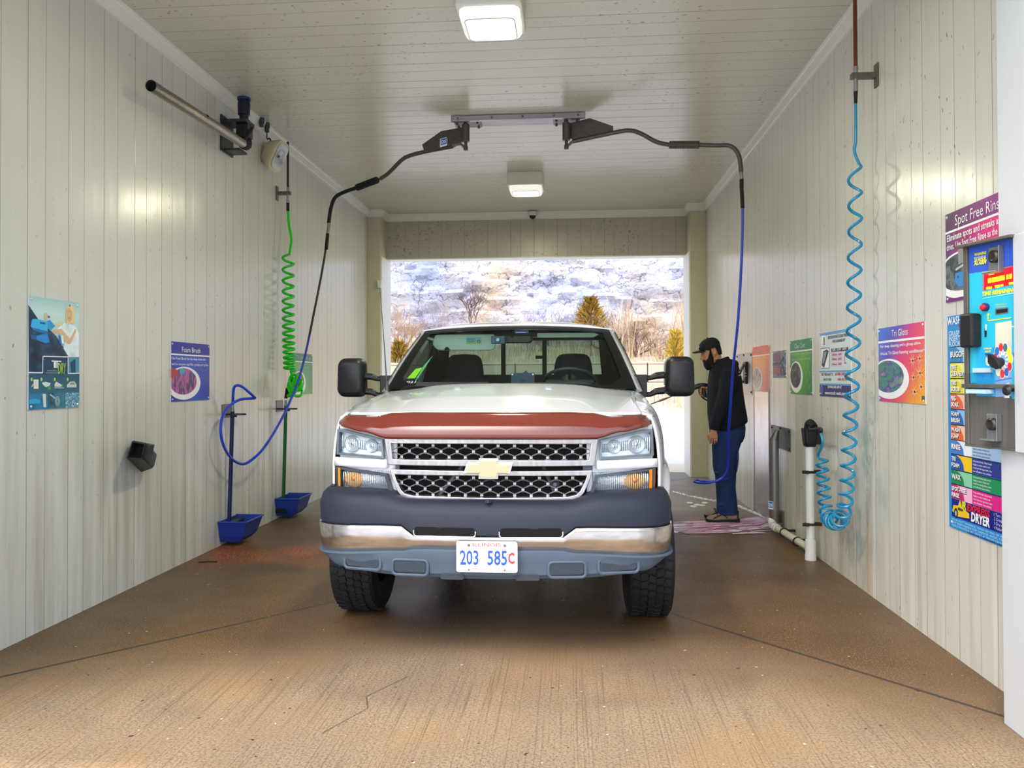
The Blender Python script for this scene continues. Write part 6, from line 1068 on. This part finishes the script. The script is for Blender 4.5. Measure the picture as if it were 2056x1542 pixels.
# soap foam on the floor
FOAMM = mat('pink_foam', '#e0a2cc', .35, noise_amt=.25, nscale=30, bump=.5, bscale=80, stretch=(1, 6, 1)); WF = mat('white_foam', '#ece8ea', .5, bump=.6, bscale=60)
random.seed(3); b = MB(); ed_ = [pZ(u, v) for u, v in ((1346, 1056), (1362, 1048), (1400, 1046), (1440, 1045), (1478, 1044), (1500, 1040), (1530, 1038), (1546, 1040), (1552, 1050), (1545, 1061), (1500, 1064), (1460, 1066), (1420, 1068), (1380, 1067), (1346, 1070))]; ed_ = [Vector((min(p.x, XR-.005), p.y, .0015)) for p in bez(ed_+[ed_[0]], 5)][:-1]; b.mi(2).add(ed_, [tuple(range(len(ed_)))])
for i in range(150):
    v_ = 1041+32*random.random()**1.3; u_ = random.uniform(1345, 1550); ln_ = random.uniform(10, 70)*(1 if u_ > 1400 else 1.2)
    if v_ < 1043+max(0, (1478-u_))*.02+ (6 if u_ < 1480 else 0) : v_ += 8
    p, q = pZ(u_, v_), pZ(min(u_+ln_, 1556), v_-random.uniform(0, 4)); w_ = random.uniform(.004, .034)*random.random()+.003; z_ = .002+.004*random.random()
    if p.x > XR or q.x > XR-.01: continue
    b.mi(0 if random.random() < .8 else 1).add([(p.x, p.y-w_, z_), (q.x, q.y-w_*.4, z_), (q.x, q.y+w_*.4, z_), (p.x, p.y+w_, z_), ((p.x+q.x)/2, (p.y+q.y)/2-w_*1.4, z_+.002), ((p.x+q.x)/2, (p.y+q.y)/2+w_*1.4, z_+.002)], [(0, 4, 1, 2, 5, 3)])
one(b.build('soap_foam', [FOAMM, WF, mat('pink_suds', '#b78ea6', .18, noise_amt=.35, nscale=9, stretch=(1, 5, 1))], None, rec=False), 'pink soap streaks spread over the floor by the man\'s shoes', 'soap foam', kind='stuff')
b = MB(); pth = [pZ(u, v) for u, v in ((1352, 988), (1372, 994), (1392, 999), (1412, 1003), (1440, 1007), (1468, 1010), (1482, 1017), (1500, 1025), (1520, 1033), (1545, 1044))]; b.tube([p+Vector((random.uniform(-.01, .01), random.uniform(-.02, .02), .004)) for p in bez(pth, 10)], [random.uniform(.006, .022) for _ in range(9*10+1)], 6)
for u, v in ((1385, 1010), (1400, 1014), (1410, 1015), (1415, 1010), (1392, 1017), (1405, 1000)): p = pZ(u, v); b.ell((p.x, p.y, .002), (.04, .06, .008), 8, 5)
one(b.build('soap_foam', WF, None), 'thin white foam trail curving across the floor behind the man', 'soap foam', kind='stuff')
# litter on the floor
b = MB(); p = pZ(398, 1130); q = pZ(436, 1129); b.tube([p+Vector((0, 0, .005)), lerp(p, q, .5)+Vector((0, .01, .006)), q+Vector((0, 0, .005))], .005, 6); one(b.build('twig', mat('twig_dark', '#2a1e16', .8), None), 'thin dark twig lying on the floor near the left wall', 'twig')
# ================================================================ THE MAN (faces -X, seen in profile)
SKIN = mat('skin', '#b9805f', .5, noise_amt=.10, nscale=25); NAVYC = mat('black_navy_cloth', '#0d111d', .9, bump=.4, bscale=40, noise_amt=.2); CAPB = mat('cap_black', '#0e0f13', .8, bump=.2, bscale=200)
DENIM = mat('denim', '#16305c', .85, bump=.35, bscale=45, noise_amt=.25, nscale=7, stretch=(1, 1, .6)); BEARD = mat('dark_brown_hair', '#140f0d', .85, bump=.8, bscale=260)
man = thing('person', (1.55, 8.0, 0), 'man in black cap, black hoodie and blue jeans, standing in profile holding a spray gun', 'person')
HO = Vector((1.430, 8.0, 1.712)); ta_ = radians(17); HF = Vector((-cos(ta_), 0, -sin(ta_))); HU = Vector((-sin(ta_), 0, cos(ta_))); HL = Vector((0, -1, 0))
def hp(f, l, u): return HO+HF*f+HL*l+HU*u
def hring(u, ff, fb, w, n=20, pw=2.3, fn=None):
    c_ = (ff+fb)/2; a = (ff-fb)/2; out = []
    for i in range(n):
        t = 2*pi*i/n; cc_, ss_ = cos(t), sin(t); out.append(hp(c_+a*math.copysign(abs(cc_)**(2/pw), cc_), w*math.copysign(abs(ss_)**(2/pw), ss_), u))
    return out
def zring(z, xf, xb, hw, cy=8.0, sl=0.0, n=24, pw=2.4):
    c_ = (xf+xb)/2; a = (xb-xf)/2; out = []
    for i in range(n):
        t = 2*pi*i/n; cc_, ss_ = cos(t), sin(t); x = c_+a*math.copysign(abs(cc_)**(2/pw), cc_); out.append(Vector((x, cy+hw*math.copysign(abs(ss_)**(2/pw), ss_), z+sl*(x-c_))))
    return out
def remesh(o, vs, sm=4): d = o.modifiers.new('remesh', 'REMESH'); d.mode = 'VOXEL'; d.voxel_size = vs; d.use_smooth_shade = True; s = o.modifiers.new('smooth', 'SMOOTH'); s.iterations = sm; s.factor = .5; return o
b = MB()
b.loft([hring(*a) for a in ((-.128, .070, .0, .022), (-.115, .085, -.02, .036), (-.09, .094, -.045, .050), (-.06, .096, -.066, .060), (-.03, .094, -.080, .066), (.0, .088, -.092, .070), (.03, .095, -.098, .074), (.06, .092, -.100, .074), (.09, .075, -.092, .066), (.115, .045, -.07, .048), (.128, .01, -.03, .02))])
b.loft([[hp(.092, w_, u+.0) if k == 0 else (hp(f_, 0, u) if k == 1 else hp(.092, -w_, u)) for k in range(3)]+[hp(.06, 0, u)] for u, f_, w_ in ((.025, .098, .008), (.0, .108, .010), (-.025, .122, .014), (-.038, .128, .018), (-.048, .115, .016), (-.052, .096, .010))])   # nose
b.ell(hp(.096, .020, .030), (.016, .022, .008)); b.ell(hp(.096, -.020, .030), (.016, .022, .008))
for sg in (-1, 1):
    M_ = Matrix((HF, HL*sg, HU)).transposed(); b.loft([[hp(-.012-.004*k+.022*cos(t)*w_, sg*(.070+.016*k), -.004+.034*sin(t)*w_+.004) for t in [2*pi*i/14 for i in range(14)]] for k, w_ in ((0, .7), (.7, 1.0), (1.15, 1.0), (1.2, .75), (.85, .6))])
b.loft([zring(1.54, 1.46, 1.62, .075), zring(1.60, 1.452, 1.585, .062, sl=-.3), [p for p in hring(-.085, .035, -.085, .056, 24)], [p for p in hring(-.03, .03, -.085, .055, 24)]])
# core, arms
b.loft([zring(z, xf, xb, hw) for z, xf, xb, hw in ((.92, 1.46, 1.72, .15), (1.2, 1.45, 1.69, .16), (1.45, 1.46, 1.67, .17), (1.56, 1.49, 1.63, .12))])
LW = Vector((1.408, 7.765, .93)); RW = Vector((1.425, 8.12, 1.305))
b.tube([(1.56, 7.82, 1.52), (1.515, 7.765, 1.19), LW], [.05, .042, .026], 12); b.tube([(1.56, 8.18, 1.52), (1.57, 8.22, 1.27), RW], [.05, .042, .026], 12)
for cy, xa, xk, xf in ((7.90, 1.60, 1.54, 1.57), (8.10, 1.62, 1.585, 1.59)): b.tube([(xa, cy, .95), (xk, cy, .5), (xf, cy, .09)], [.075, .055, .035], 12)
# left hand, hanging, four fingers and a thumb
b.loft([[LW+Vector((x_*w_+dx, y_*d_, dz)) for x_, y_ in ((-1, -.6), (-.6, -1), (.6, -1), (1, -.6), (1, .6), (.6, 1), (-.6, 1), (-1, .6))] for dz, w_, d_, dx in ((.01, .026, .019, 0), (-.02, .032, .020, 0), (-.05, .042, .018, -.002), (-.08, .043, .015, -.003))])
for k, (dx, ln_) in enumerate(((-.034, .070), (-.012, .078), (.011, .072), (.032, .056))):
    k0 = LW+Vector((dx-.003, -.002, -.075)); b.tube([k0, k0+Vector((.001, -.004, -ln_*.42)), k0+Vector((.004, .012, -ln_*.78)), k0+Vector((.008, .032, -ln_*.88))], [.0092, .0086, .008, .0068], 8)
k0 = LW+Vector((-.030, .006, -.030)); b.tube([k0, k0+Vector((-.016, .012, -.028)), k0+Vector((-.014, .020, -.056)), k0+Vector((-.006, .026, -.074))], [.013, .0115, .010, .008], 8)
# right hand round the gun grip
GP = Vector((1.372, 8.12, 1.305))
b.loft([[RW+Vector((-dx, y_*w_+.012, z_*h_)) for y_, z_ in ((-1, -.6), (-.6, -1), (.6, -1), (1, -.6), (1, .6), (.6, 1), (-.6, 1), (-1, .6))] for dx, w_, h_ in ((-.01, .019, .026), (.02, .019, .034), (.045, .017, .040), (.06, .014, .038))])
for k in range(4):
    z_ = 1.335-.021*k; ln_ = (.9, 1.0, .95, .8)[k]; b.tube([(1.372, 8.150, z_), (1.352-.004*ln_, 8.150, z_-.003), (1.335, 8.128, z_-.006), (1.336, 8.102, z_-.008), (1.352, 8.094, z_-.008)], [.0105, .0098, .0092, .0088, .0075], 8)
b.tube([(1.400, 8.112, 1.335), (1.380, 8.098, 1.350), (1.358, 8.096, 1.352), (1.340, 8.098, 1.348)], [.013, .011, .010, .008], 8)
bd = b.build('body', SKIN, man, rec=True); remesh(bd, .0036, 2)
for sg in (-1, 1):
    b = MB(); b.ell(hp(.0835, sg*.030, .008), (.010, .009, .007), 12, 8); ey = b.build('eye', mat('eye_white', '#8c827c', .2), man, smooth=True)
    b = MB(); b.ell(hp(.0915, sg*.0315, .007), (.004, .005, .005), 10, 6); b.build('iris', mat('iris_dark', '#201510', .2), ey)
b = MB(); b.ell(hp(.099, 0, -.074), (.012, .020, .0085), 12, 8); b.build('mouth', mat('lip', '#8c4038', .5), man, smooth=True)
# beard and hair
b = MB()
b.loft([hring(*a) for a in ((.035, .030, -.012, .0765), (.0, .040, -.006, .0775), (-.03, .058, -.01, .0755), (-.055, .074, -.014, .073), (-.08, .104, -.012, .067), (-.105, .110, -.004, .060), (-.13, .108, .012, .050), (-.152, .100, .035, .034), (-.168, .090, .055, .016))])
b.loft([hring(*a, n=14) for a in ((-.056, .106, .08, .030), (-.062, .110, .08, .040), (-.068, .104, .08, .046))])
brd = b.build('beard', BEARD, man, smooth=True)
b = MB(); b.loft([hring(*a) for a in ((.06, .0, -.106, .079), (.02, -.030, -.107, .0775), (-.02, -.042, -.104, .072), (-.05, -.050, -.096, .060))]); b.loft([hring(*a) for a in ((.06, .060, -.05, .0775), (.025, .046, .012, .0765))]); b.build('hair', BEARD, man, smooth=True)
for sg in (-1, 1): b = MB(); b.tube([hp(.095, sg*.010, .030), hp(.098, sg*.028, .036), hp(.082, sg*.052, .030)], [.004, .0055, .003], 6); b.build('eyebrow', BEARD, man)
# cap
b = MB(); b.loft([hring(*a, n=26) for a in ((.034, .100, -.108, .082), (.05, .108, -.112, .085), (.075, .106, -.113, .086), (.10, .094, -.106, .080), (.125, .070, -.088, .066), (.142, .036, -.058, .044), (.148, .0, -.02, .012))]); b.ell(hp(-.01, 0, .149), (.009, .009, .006), 10, 6); cp = b.build('cap', CAPB, man, smooth=True, ang=70)
b = MB(); 
def brim(u, v): l = lerp(-1, 1, u); f0 = .098*sqrt(max(0, 1-(l*.82)**2))+.004; f1 = .108+.072*sqrt(max(0, 1-abs(l)**2.6)); return hp(lerp(f0, f1, v), l*.070, .050-.024*l*l+.004*v+.008*v*v*0)
b.grid(brim, 16, 6); b.build('brim', CAPB, cp, smooth=True, solid=.005)
b = MB(); b.box((-.001, -.022, -.008), (.001, .022, .008), Matrix.Translation(hp(.107, .0, .088)) @ Matrix.Rotation(-ta_, 4, 'Y')); b.ell(hp(.100, .040, .088), (.004, .004, .004), 8, 6); b.build('cap_badge', flat('#c8ccd4'), cp)
# hoodie
b = MB()
b.loft([zring(*a) for a in ((.935, 1.425, 1.785, .205, 8.0, .385), (.99, 1.412, 1.782, .214, 8.0, .34), (1.13, 1.395, 1.762, .218, 8.0, .18), (1.30, 1.395, 1.742, .214, 8.0, .05), (1.45, 1.405, 1.728, .216, 8.0, 0), (1.54, 1.42, 1.706, .20, 8.0, 0), (1.59, 1.445, 1.685, .16, 8.0, .1), (1.615, 1.475, 1.655, .105, 8.0, .22))])
b.ell((1.640, 8.0, 1.585), (.065, .13, .055), 18, 10); b.loft([zring(1.57, 1.43, 1.66, .10, sl=.2), zring(1.625, 1.452, 1.612, .078, sl=.30), zring(1.645, 1.458, 1.606, .074, sl=.36)])
b.tube([(1.575, 7.84, 1.54), (1.565, 7.795, 1.49), (1.530, 7.760, 1.32), (1.490, 7.752, 1.185), (1.452, 7.757, 1.07), (1.418, 7.765, .965), (1.412, 7.766, .935)], [.070, .082, .073, .070, .064, .050, .045], 16)
b.tube([(1.575, 8.16, 1.54), (1.565, 8.205, 1.49), (1.57, 8.23, 1.36), (1.56, 8.225, 1.265), (1.50, 8.18, 1.275), (1.445, 8.135, 1.298)], [.070, .082, .070, .066, .056, .044], 16)
hd = b.build('hoodie', NAVYC, man); remesh(hd, .008, 3)
c = Canvas((1.655, 7.770, 1.47), (1, .55, 0), (0, 0, 1), (.5, -.85, 0))
c.line([(.0, .0), (.035, .010)], .010, flat('#b4b8c4'), 1, 'back_print'); c.line([(.045, -.012), (.075, -.006), (.105, -.002)], .008, flat('#b4b8c4'), 1, 'back_print'); c.line([(.075, .018), (.10, .026)], .009, flat('#b4b8c4'), 1, 'back_print'); c.poly([(0, .03), (.012, .05), (.02, .03)], flat('#b4b8c4'), 1, 'back_print'); c.finish(hd)
b = MB(); b.tube([(1.434, 7.96, 1.578), (1.428, 7.945, 1.566)], .006, 6); b.build('zip_pull', GALV, hd)
# jeans
b = MB()
b.loft([zring(*a) for a in ((1.02, 1.43, 1.755, .18), (.94, 1.415, 1.765, .185), (.86, 1.412, 1.758, .19), (.80, 1.425, 1.735, .18))])
b.loft([zring(z, xf, xb, hw, 7.905) for z, xf, xb, hw in ((.92, 1.412, 1.745, .105), (.78, 1.414, 1.70, .108), (.65, 1.422, 1.655, .100), (.56, 1.424, 1.632, .094), (.513, 1.432, 1.63, .092), (.47, 1.446, 1.634, .088), (.36, 1.452, 1.645, .085), (.22, 1.460, 1.658, .082), (.12, 1.458, 1.668, .086), (.075, 1.468, 1.668, .084))])
b.loft([zring(z, xf, xb, hw, 8.095) for z, xf, xb, hw in ((.92, 1.43, 1.757, .105), (.78, 1.45, 1.725, .105), (.65, 1.475, 1.704, .098), (.5, 1.49, 1.695, .09), (.36, 1.498, 1.688, .085), (.22, 1.505, 1.682, .082), (.12, 1.50, 1.682, .085), (.075, 1.505, 1.680, .084))])
for (x_, y_, z_, a_) in ((1.45, 7.83, .50, .3), (1.50, 7.815, .44, .2), (1.47, 7.83, .56, -.2), (1.52, 7.82, .13, .1), (1.50, 7.83, .18, -.2), (1.60, 7.83, .12, .2)): b.tube([(x_-.03, y_+.01, z_-.02*a_), (x_, y_, z_), (x_+.06, y_+.008, z_+.10*a_)], [.006, .012, .005], 6)
jn = b.build('jeans', DENIM, man); remesh(jn, .008, 2)
# shoes
TAN = mat('shoe_tan', '#8c7a66', .8, noise_amt=.3, nscale=40, bump=.4, bscale=80); SOLE = mat('sole_black', '#15161a', .7)
for xo, cy in ((0, 7.875), (.022, 8.09)):
    r = MB(); rings = []
    for f, w_, h0, h1 in ((0, .020, .03, .045), (.015, .036, .022, .062), (.05, .046, .020, .072), (.10, .049, .020, .085), (.15, .046, .022, .105), (.19, .042, .024, .125), (.24, .040, .026, .13), (.29, .038, .026, .115), (.315, .026, .03, .09)):
        x = 1.352+xo+f; rings.append([Vector((x, cy+w_*c_*(1 if s_ < .5 else .72), h0+(h1-h0)*s_)) for c_, s_ in ((-1, .0), (-1.02, .35), (-.85, .75), (-.4, 1), (.4, 1), (.85, .75), (1.02, .35), (1, .0))])
    r.loft(rings); sh = r.build('shoe', TAN, man, smooth=True, subd=1)
    r = MB(); rings = []
    for f, w_, z1 in ((-.006, .022, .040), (.01, .042, .036), (.05, .052, .030), (.10, .054, .028), (.17, .048, .028), (.24, .046, .030), (.30, .043, .034), (.325, .028, .040)): x = 1.352+xo+f; rings.append([Vector((x, cy+w_*c_, z_)) for c_, z_ in ((-.92, .002+max(0, .03-f)*.25), (-1, .015), (-1, z1), (1, z1), (1, .015), (.92, .002+max(0, .03-f)*.25))])
    r.loft(rings); r.build('sole', SOLE, sh, smooth=True, ang=50)
    r = MB(); 
    for f in (.10, .13, .16): r.tube([(1.352+xo+f, cy-.040, .058+f*.15), (1.352+xo+f+.004, cy-.02, .082+f*.22), (1.352+xo+f, cy+.02, .082+f*.22), (1.352+xo+f, cy+.040, .058+f*.15)], .004, 6)
    r.tube([(1.352+xo+.30, cy-.040, .05), (1.352+xo+.31, cy-.020, .11), (1.352+xo+.29, cy, .125)], .008, 6); r.tube([(1.352+xo+.06, cy-.048, .045), (1.352+xo+.15, cy-.046, .09), (1.352+xo+.20, cy-.044, .05)], .005, 6); r.build('laces', SOLE, sh)
# spray gun held in his right hand
gun = thing('spray_gun', GP, 'black spray gun and long thin lance held in front of the man', 'spray gun')
b = MB(); b.loft([[Vector((x, 8.12+w_*c_, zc_+h_*s_)) for c_, s_ in ((-1, -.6), (-.7, -1), (.7, -1), (1, -.6), (1, .5), (.6, 1), (-.6, 1), (-1, .5))] for x, w_, zc_, h_ in ((1.243, .012, 1.335, .012), (1.255, .017, 1.340, .022), (1.29, .021, 1.355, .028), (1.33, .022, 1.368, .026), (1.375, .022, 1.376, .022), (1.41, .018, 1.374, .016), (1.425, .010, 1.37, .010))])
b.loft([[Vector((x+c_*.018+k_*.004, 8.12+s_*.014, z)) for c_, s_ in ((-1, -.7), (-.7, -1), (.7, -1), (1, -.7), (1, .7), (.7, 1), (-.7, 1), (-1, .7))] for z, x, k_ in ((1.37, 1.372, 0), (1.31, 1.378, 0), (1.255, 1.388, 0), (1.245, 1.390, 0))]); b.build('gun_body', BLACKP, gun, smooth=True, ang=50)
b = MB(); b.tube([(1.33, 8.12, 1.35), (1.322, 8.12, 1.32), (1.328, 8.12, 1.29), (1.335, 8.12, 1.27)], .005, 6); b.build('trigger', BLACKP, gun, smooth=True)
q0, q1, q2_ = Vector((1.25, 8.12, 1.337)), P(1340, 799, 8.12), P(1305, 812, 8.12); b = MB(); b.tube([q0, q1], .0065, 8); b.tube([q1, lerp(q1, q2_, .45)], .011, 8); b.tube([lerp(q1, q2_, .45), q2_], .0065, 8); b.build('lance', DSTEEL, gun, smooth=True)
b = MB(); b.tube(bez([P(1404, 784, 8.12), P(1406, 792, 8.11), P(1413, 800, 8.10), P(1424, 806, 8.09), P(1440, 812, 8.08)], 6), .008, 8); b.build('supply_hose', RUBBER, gun, smooth=True)
# ================================================================ OUTSIDE BEHIND THE BAY
random.seed(11)
def cliffmat():
    m = bpy.data.materials.new('cliff_rock'); m.use_nodes = True; N, L = nt(m); b = N['Principled BSDF']; b.inputs['Roughness'].default_value = .9
    tc = N.new('ShaderNodeTexCoord'); v = tc.outputs['Object']
    c = ramp(N, L, noi(N, L, v, .16, 3, (1, .3, .8)), [(.34, srgb('#929dc4')), (.46, srgb('#b0b8d2')), (.53, srgb('#b8b6c2')), (.60, srgb('#bfae9c')), (.72, srgb('#ae9577'))])
    c = mixc(N, L, ramp(N, L, noi(N, L, v, 2.4, 6, (.5, 1, 1.8), .7), [(.38, .40), (.54, 0.0)]), c, srgb('#767e98'))
    wv = noi(N, L, v, .5, 3); vm = N.new('ShaderNodeMixRGB'); vm.blend_type = 'ADD'; vm.inputs[0].default_value = .9
    mp = N.new('ShaderNodeMapping'); mp.inputs['Scale'].default_value = (.35, .35, .7); mp.inputs['Rotation'].default_value = (0, .35, 0); L.new(v, mp.inputs[0])
    cmb = N.new('ShaderNodeVectorMath'); cmb.operation = 'ADD'; nv = N.new('ShaderNodeTexNoise'); nv.inputs['Scale'].default_value = 1.2; nv.inputs['Detail'].default_value = 5; L.new(v, nv.inputs['Vector']); L.new(mp.outputs[0], cmb.inputs[0]); L.new(nv.outputs['Color'], cmb.inputs[1])
    vo = N.new('ShaderNodeTexVoronoi'); vo.feature = 'DISTANCE_TO_EDGE'; vo.inputs['Scale'].default_value = 1.1; L.new(cmb.outputs[0], vo.inputs['Vector'])
    c = mixc(N, L, ramp(N, L, vo.outputs['Distance'], [(.0, .85), (.028, 0.0)]), c, srgb('#4c4a58'))
    vo2 = N.new('ShaderNodeTexVoronoi'); vo2.feature = 'DISTANCE_TO_EDGE'; vo2.inputs['Scale'].default_value = 4.2; L.new(cmb.outputs[0], vo2.inputs['Vector']); c = mixc(N, L, ramp(N, L, vo2.outputs['Distance'], [(.0, .65), (.045, 0.0)]), c, srgb('#5c6178'))
    L.new(c, b.inputs['Base Color']); bp = N.new('ShaderNodeBump'); bp.inputs['Strength'].default_value = .8; bp.inputs['Distance'].default_value = .25
    L.new(mth(N, L, 'ADD', noi(N, L, v, 1.6, 7, rough=.7), mth(N, L, 'MINIMUM', vo.outputs['Distance'], .12)), bp.inputs['Height']); L.new(bp.outputs[0], b.inputs['Normal']); return m
def cz(x, z):
    p = Vector((x*.16, z*.22, 3.1)); r = noise.multi_fractal(p, 1, 2.1, 5)*1.0 if False else noise.fractal(p, .9, 2.1, 6)
    st = math.floor(z/1.3+noise.noise(Vector((x*.25, z*.2, 1)))*1.2)*.42; cell = noise.cell(Vector((x*.35+z*.12, z*.45+noise.noise(Vector((x*.3, 0, 2))), 5)))
    return 43.2+st*.9+r*1.7+cell*.22
b = MB(); b.grid(lambda u, v: (lerp(-42, 42, u), cz(lerp(-42, 42, u), 1+v*24), 1+v*24), 230, 110); one(b.build('rock_cliff', cliffmat(), None, smooth=True, ang=28), 'tall pale grey and cream rock cliff beyond the road', 'cliff')
STRAW = mat('straw_earth', '#a89a8a', .95, noise_amt=.3, nscale=2.5, bump=.8, bscale=8)
def gz(x, y): return lint(y, [(33.25, .05), (35.9, .75), (36.0, .8), (36.9, 2.05), (38.5, 2.35), (44.5, 3.5)])+noise.noise(Vector((x*.4, y*.5, 0)))*.25*(1 if y > 37 else .2)
b = MB(); b.grid(lambda u, v: (lerp(-42, 42, u), lerp(33.25, 45, v), gz(lerp(-42, 42, u), lerp(33.25, 45, v))), 90, 26); one(b.build('grassy_bank', STRAW, None, smooth=True), 'straw-coloured earth bank between the road and the cliff', 'bank')
BLK = mat('block_concrete', '#b5a796', .85, noise_amt=.10, nscale=3, bump=.3); b = MB()
for i in range(-12, 14):
    x0 = 3.55+i*2.05
    for z0, z1 in ((.3, 1.25), (1.27, 2.10)): b.box((x0+.02+(.9 if z0 < 1 else 0), 36.0, z0), (x0+2.03+(.9 if z0 < 1 else 0), 36.8, z1))
    b.box((x0+.0, 35.96, 2.10), (x0+2.03, 36.85, 2.20))
one(b.build('retaining_wall', BLK, None, bevel=.03), 'long low retaining wall of large tan concrete blocks beyond the road', 'wall')
# dry grass
G1 = mat('dry_grass_gold', '#b39a72', .9, noise_amt=.3, nscale=4); G2 = mat('dry_grass_pale', '#c4b6a2', .9, noise_amt=.2); G3 = mat('dry_grass_rust', '#9c7a62', .9, noise_amt=.2)
def blades(n, xr, yr, hr, nm, lab, w=.014, base=None, cl=None):
    b = MB()
    for i in range(n):
        if cl: c_ = random.choice(cl); x, y = random.gauss(c_[0], c_[2]), random.uniform(*yr); h = random.uniform(*hr)*c_[1]
        else: x, y = random.uniform(*xr), random.uniform(*yr); h = random.uniform(*hr)*(.5+.8*max(0, noise.noise(Vector((x*.6, y, 9)))+.4))
        z = gz(x, y)-.05; l_ = random.gauss(0, .14)*h; a = random.uniform(-.6, .6); ww = w*random.uniform(.6, 1.5)
        b.mi(random.choice((0, 0, 1, 1, 2))).add([(x-ww, y-a*ww, z), (x+ww, y+a*ww, z), (x+l_*.4+ww*.7, y+.05, z+h*.6), (x+l_*.4-ww*.7, y+.05, z+h*.6), (x+l_, y+.08, z+h)], [(0, 1, 2, 3), (3, 2, 4)])
    one(b.build(nm, [G1, G2, G3], None, rec=False), lab, 'grass', kind='stuff')
blades(4600, (-12, 9), (36.95, 43.5), (.25, .75), 'dry_grass', 'tangle of dry straw grass covering the bank above the block wall')
blades(900, (-8, 9), (33.5, 35.6), (.25, .8), 'dry_grass', 'clumps of dry golden grass at the foot of the block wall')
blades(330, None, (38, 42), (1.4, 3.4), 'tall_reeds', 'tall pale reed stems rising against the cliff', .016, cl=[(2.6, 1.25, .28), (2.8, 1.0, .4), (2.7, 1.1, .3), (3.3, .7, .4), (5.9, 1.2, .2), (5.8, 1.0, .25), (-8.6, .6, .3), (-.4, .6, .4)])
# bare shrubs and saplings
def twigs(b, p, d, ln_, r, depth):
    q = p+d*ln_; b.tube([p, lerp(p, q, .5)+Vector((random.gauss(0, .04), 0, 0))*ln_, q], [r, r*.8, r*.6], 4, False)
    if depth:
        for _ in range(random.choice((2, 3, 3))):
            nd = (d+Vector((random.gauss(0, .5), random.gauss(0, .3), random.gauss(.12, .25)))).normalized(); twigs(b, lerp(p, q, random.uniform(.45, 1)), nd, ln_*random.uniform(.55, .8), r*.62, depth-1)
B1 = mat('bark_dark', '#5c4c4c', .9); B2 = mat('bark_pink', '#ab9583', .9); B3 = mat('bark_lilac', '#8c8498', .9); B4 = mat('bark_rust', '#a08060', .9)
def shrub(u, v, Y, h, m, lab, n=5, depth=4, spread=.35, name='bare_shrub', cat='shrub', r=.028):
    p = pY(u, v, Y); p.z = min(p.z, gz(p.x, Y)+.1) if n > 1 else p.z; z0 = gz(p.x, Y)-.05; top = pY(u, v, Y).z; h = max(h, .5); b = MB(); rt = thing(name, (p.x, Y, z0), lab, cat)
    for i in range(n): twigs(b, Vector((p.x+random.gauss(0, .08), Y, z0)), Vector((random.gauss(0, spread), random.gauss(0, .2), 1)).normalized(), h*.45, r, depth)
    b.build('branches', m, rt); return rt
shrub(951, 630, 41.0, 3.6, B1, 'dark bare sapling with forked trunk against bluish rock, left of centre', 1, 6, .1, 'bare_tree', 'tree', .07)
shrub(912, 640, 40.5, 3.2, B2, 'pinkish bare sapling left of the dark forked one', 3, 5, .3)
shrub(868, 650, 40.0, 2.6, B3, 'thin grey bare sapling between the pickup roof and the left column', 2, 5, .3)
shrub(800, 700, 38.6, 2.6, B4, 'rust-brown bare bush beside the left column', 8, 5, .5)
shrub(785, 705, 39.4, 3.0, B2, 'tall pale bush close against the left column', 6, 5, .4)
shrub(1058, 640, 40.5, 2.4, B3, 'lilac-grey bare bush behind the middle of the pickup roof', 5, 5, .5)
shrub(1110, 645, 41.0, 2.6, B3, 'pale bare bush left of the larger cedar', 4, 5, .5)
shrub(1150, 640, 41.2, 3.0, B2, 'slender pink stems just left of the larger cedar', 4, 4, .25)
shrub(1235, 650, 40.0, 2.4, B1, 'dark-stemmed bush immediately right of the larger cedar', 4, 5, .6)
shrub(1275, 700, 38.6, 1.8, B1, 'low dark tangled shrub at the base of the tall reeds', 6, 4, .9)
shrub(1310, 690, 38.8, 2.0, B4, 'rusty shrub between the tall reeds and the small cedar', 6, 4, .6)
shrub(1250, 690, 38.5, 2.2, B2, 'pink leafless shrub just left of the tall reeds', 6, 5, .5)
shrub(1335, 705, 38.3, 1.6, B2, 'short pale shrub left of the small cedar', 6, 4, .6)
def cedar(u, vb, vt, Y, w, m, lab):
    pb, pt = pY(u, vb, Y), pY(u, vt, Y); h = pt.z-pb.z+.6; z0 = pt.z-h; rt = thing('cedar_tree', (pb.x, Y, min(z0, gz(pb.x, Y)-.1)), lab, 'tree', 'young cedars on the bank'); b = MB(); n = 900
    for i in range(n):
        t = random.random()**.8; z = z0+h*t; R_ = w*(1-t)**.8*random.uniform(.2, 1.12)+.04; a = random.uniform(0, 2*pi); p = Vector((pb.x+R_*cos(a), Y+R_*sin(a), z)); d = Vector((cos(a)*.8, sin(a)*.8, random.uniform(.2, 1.1))).normalized()*random.uniform(.16, .40); s_ = d.cross(Vector((0, 1, .2))).normalized()*.03
        b.mi(i % 3).add([p-s_, p+s_, p+d+s_*.3, p+d-s_*.3], [(0, 1, 2, 3)])
    b.build('foliage', m, rt, rec=False); b = MB(); b.tube([(pb.x, Y, min(z0, gz(pb.x, Y)-.1)), (pb.x, Y, pt.z-.3)], [.06, .02], 6); b.build('trunk', B1, rt)
CD = [mat('cedar_a', '#8a6a22', .9), mat('cedar_b', '#5c4a1c', .9), mat('cedar_c', '#a8842c', .9)]; CE = [mat('cedar_d', '#b89838', .9), mat('cedar_e', '#94802c', .9), mat('cedar_f', '#d0b050', .9)]
cedar(1187, 655, 600, 39.5, 1.0, CD, 'larger olive-brown cedar rising behind the right end of the pickup roof'); cedar(1357, 725, 668, 38.0, .45, CE, 'small yellow-green cedar above the block wall near the right column')
cedar(801, 735, 690, 38.0, .5, CD, 'small brown-gold cedar above the block wall beside the left column')
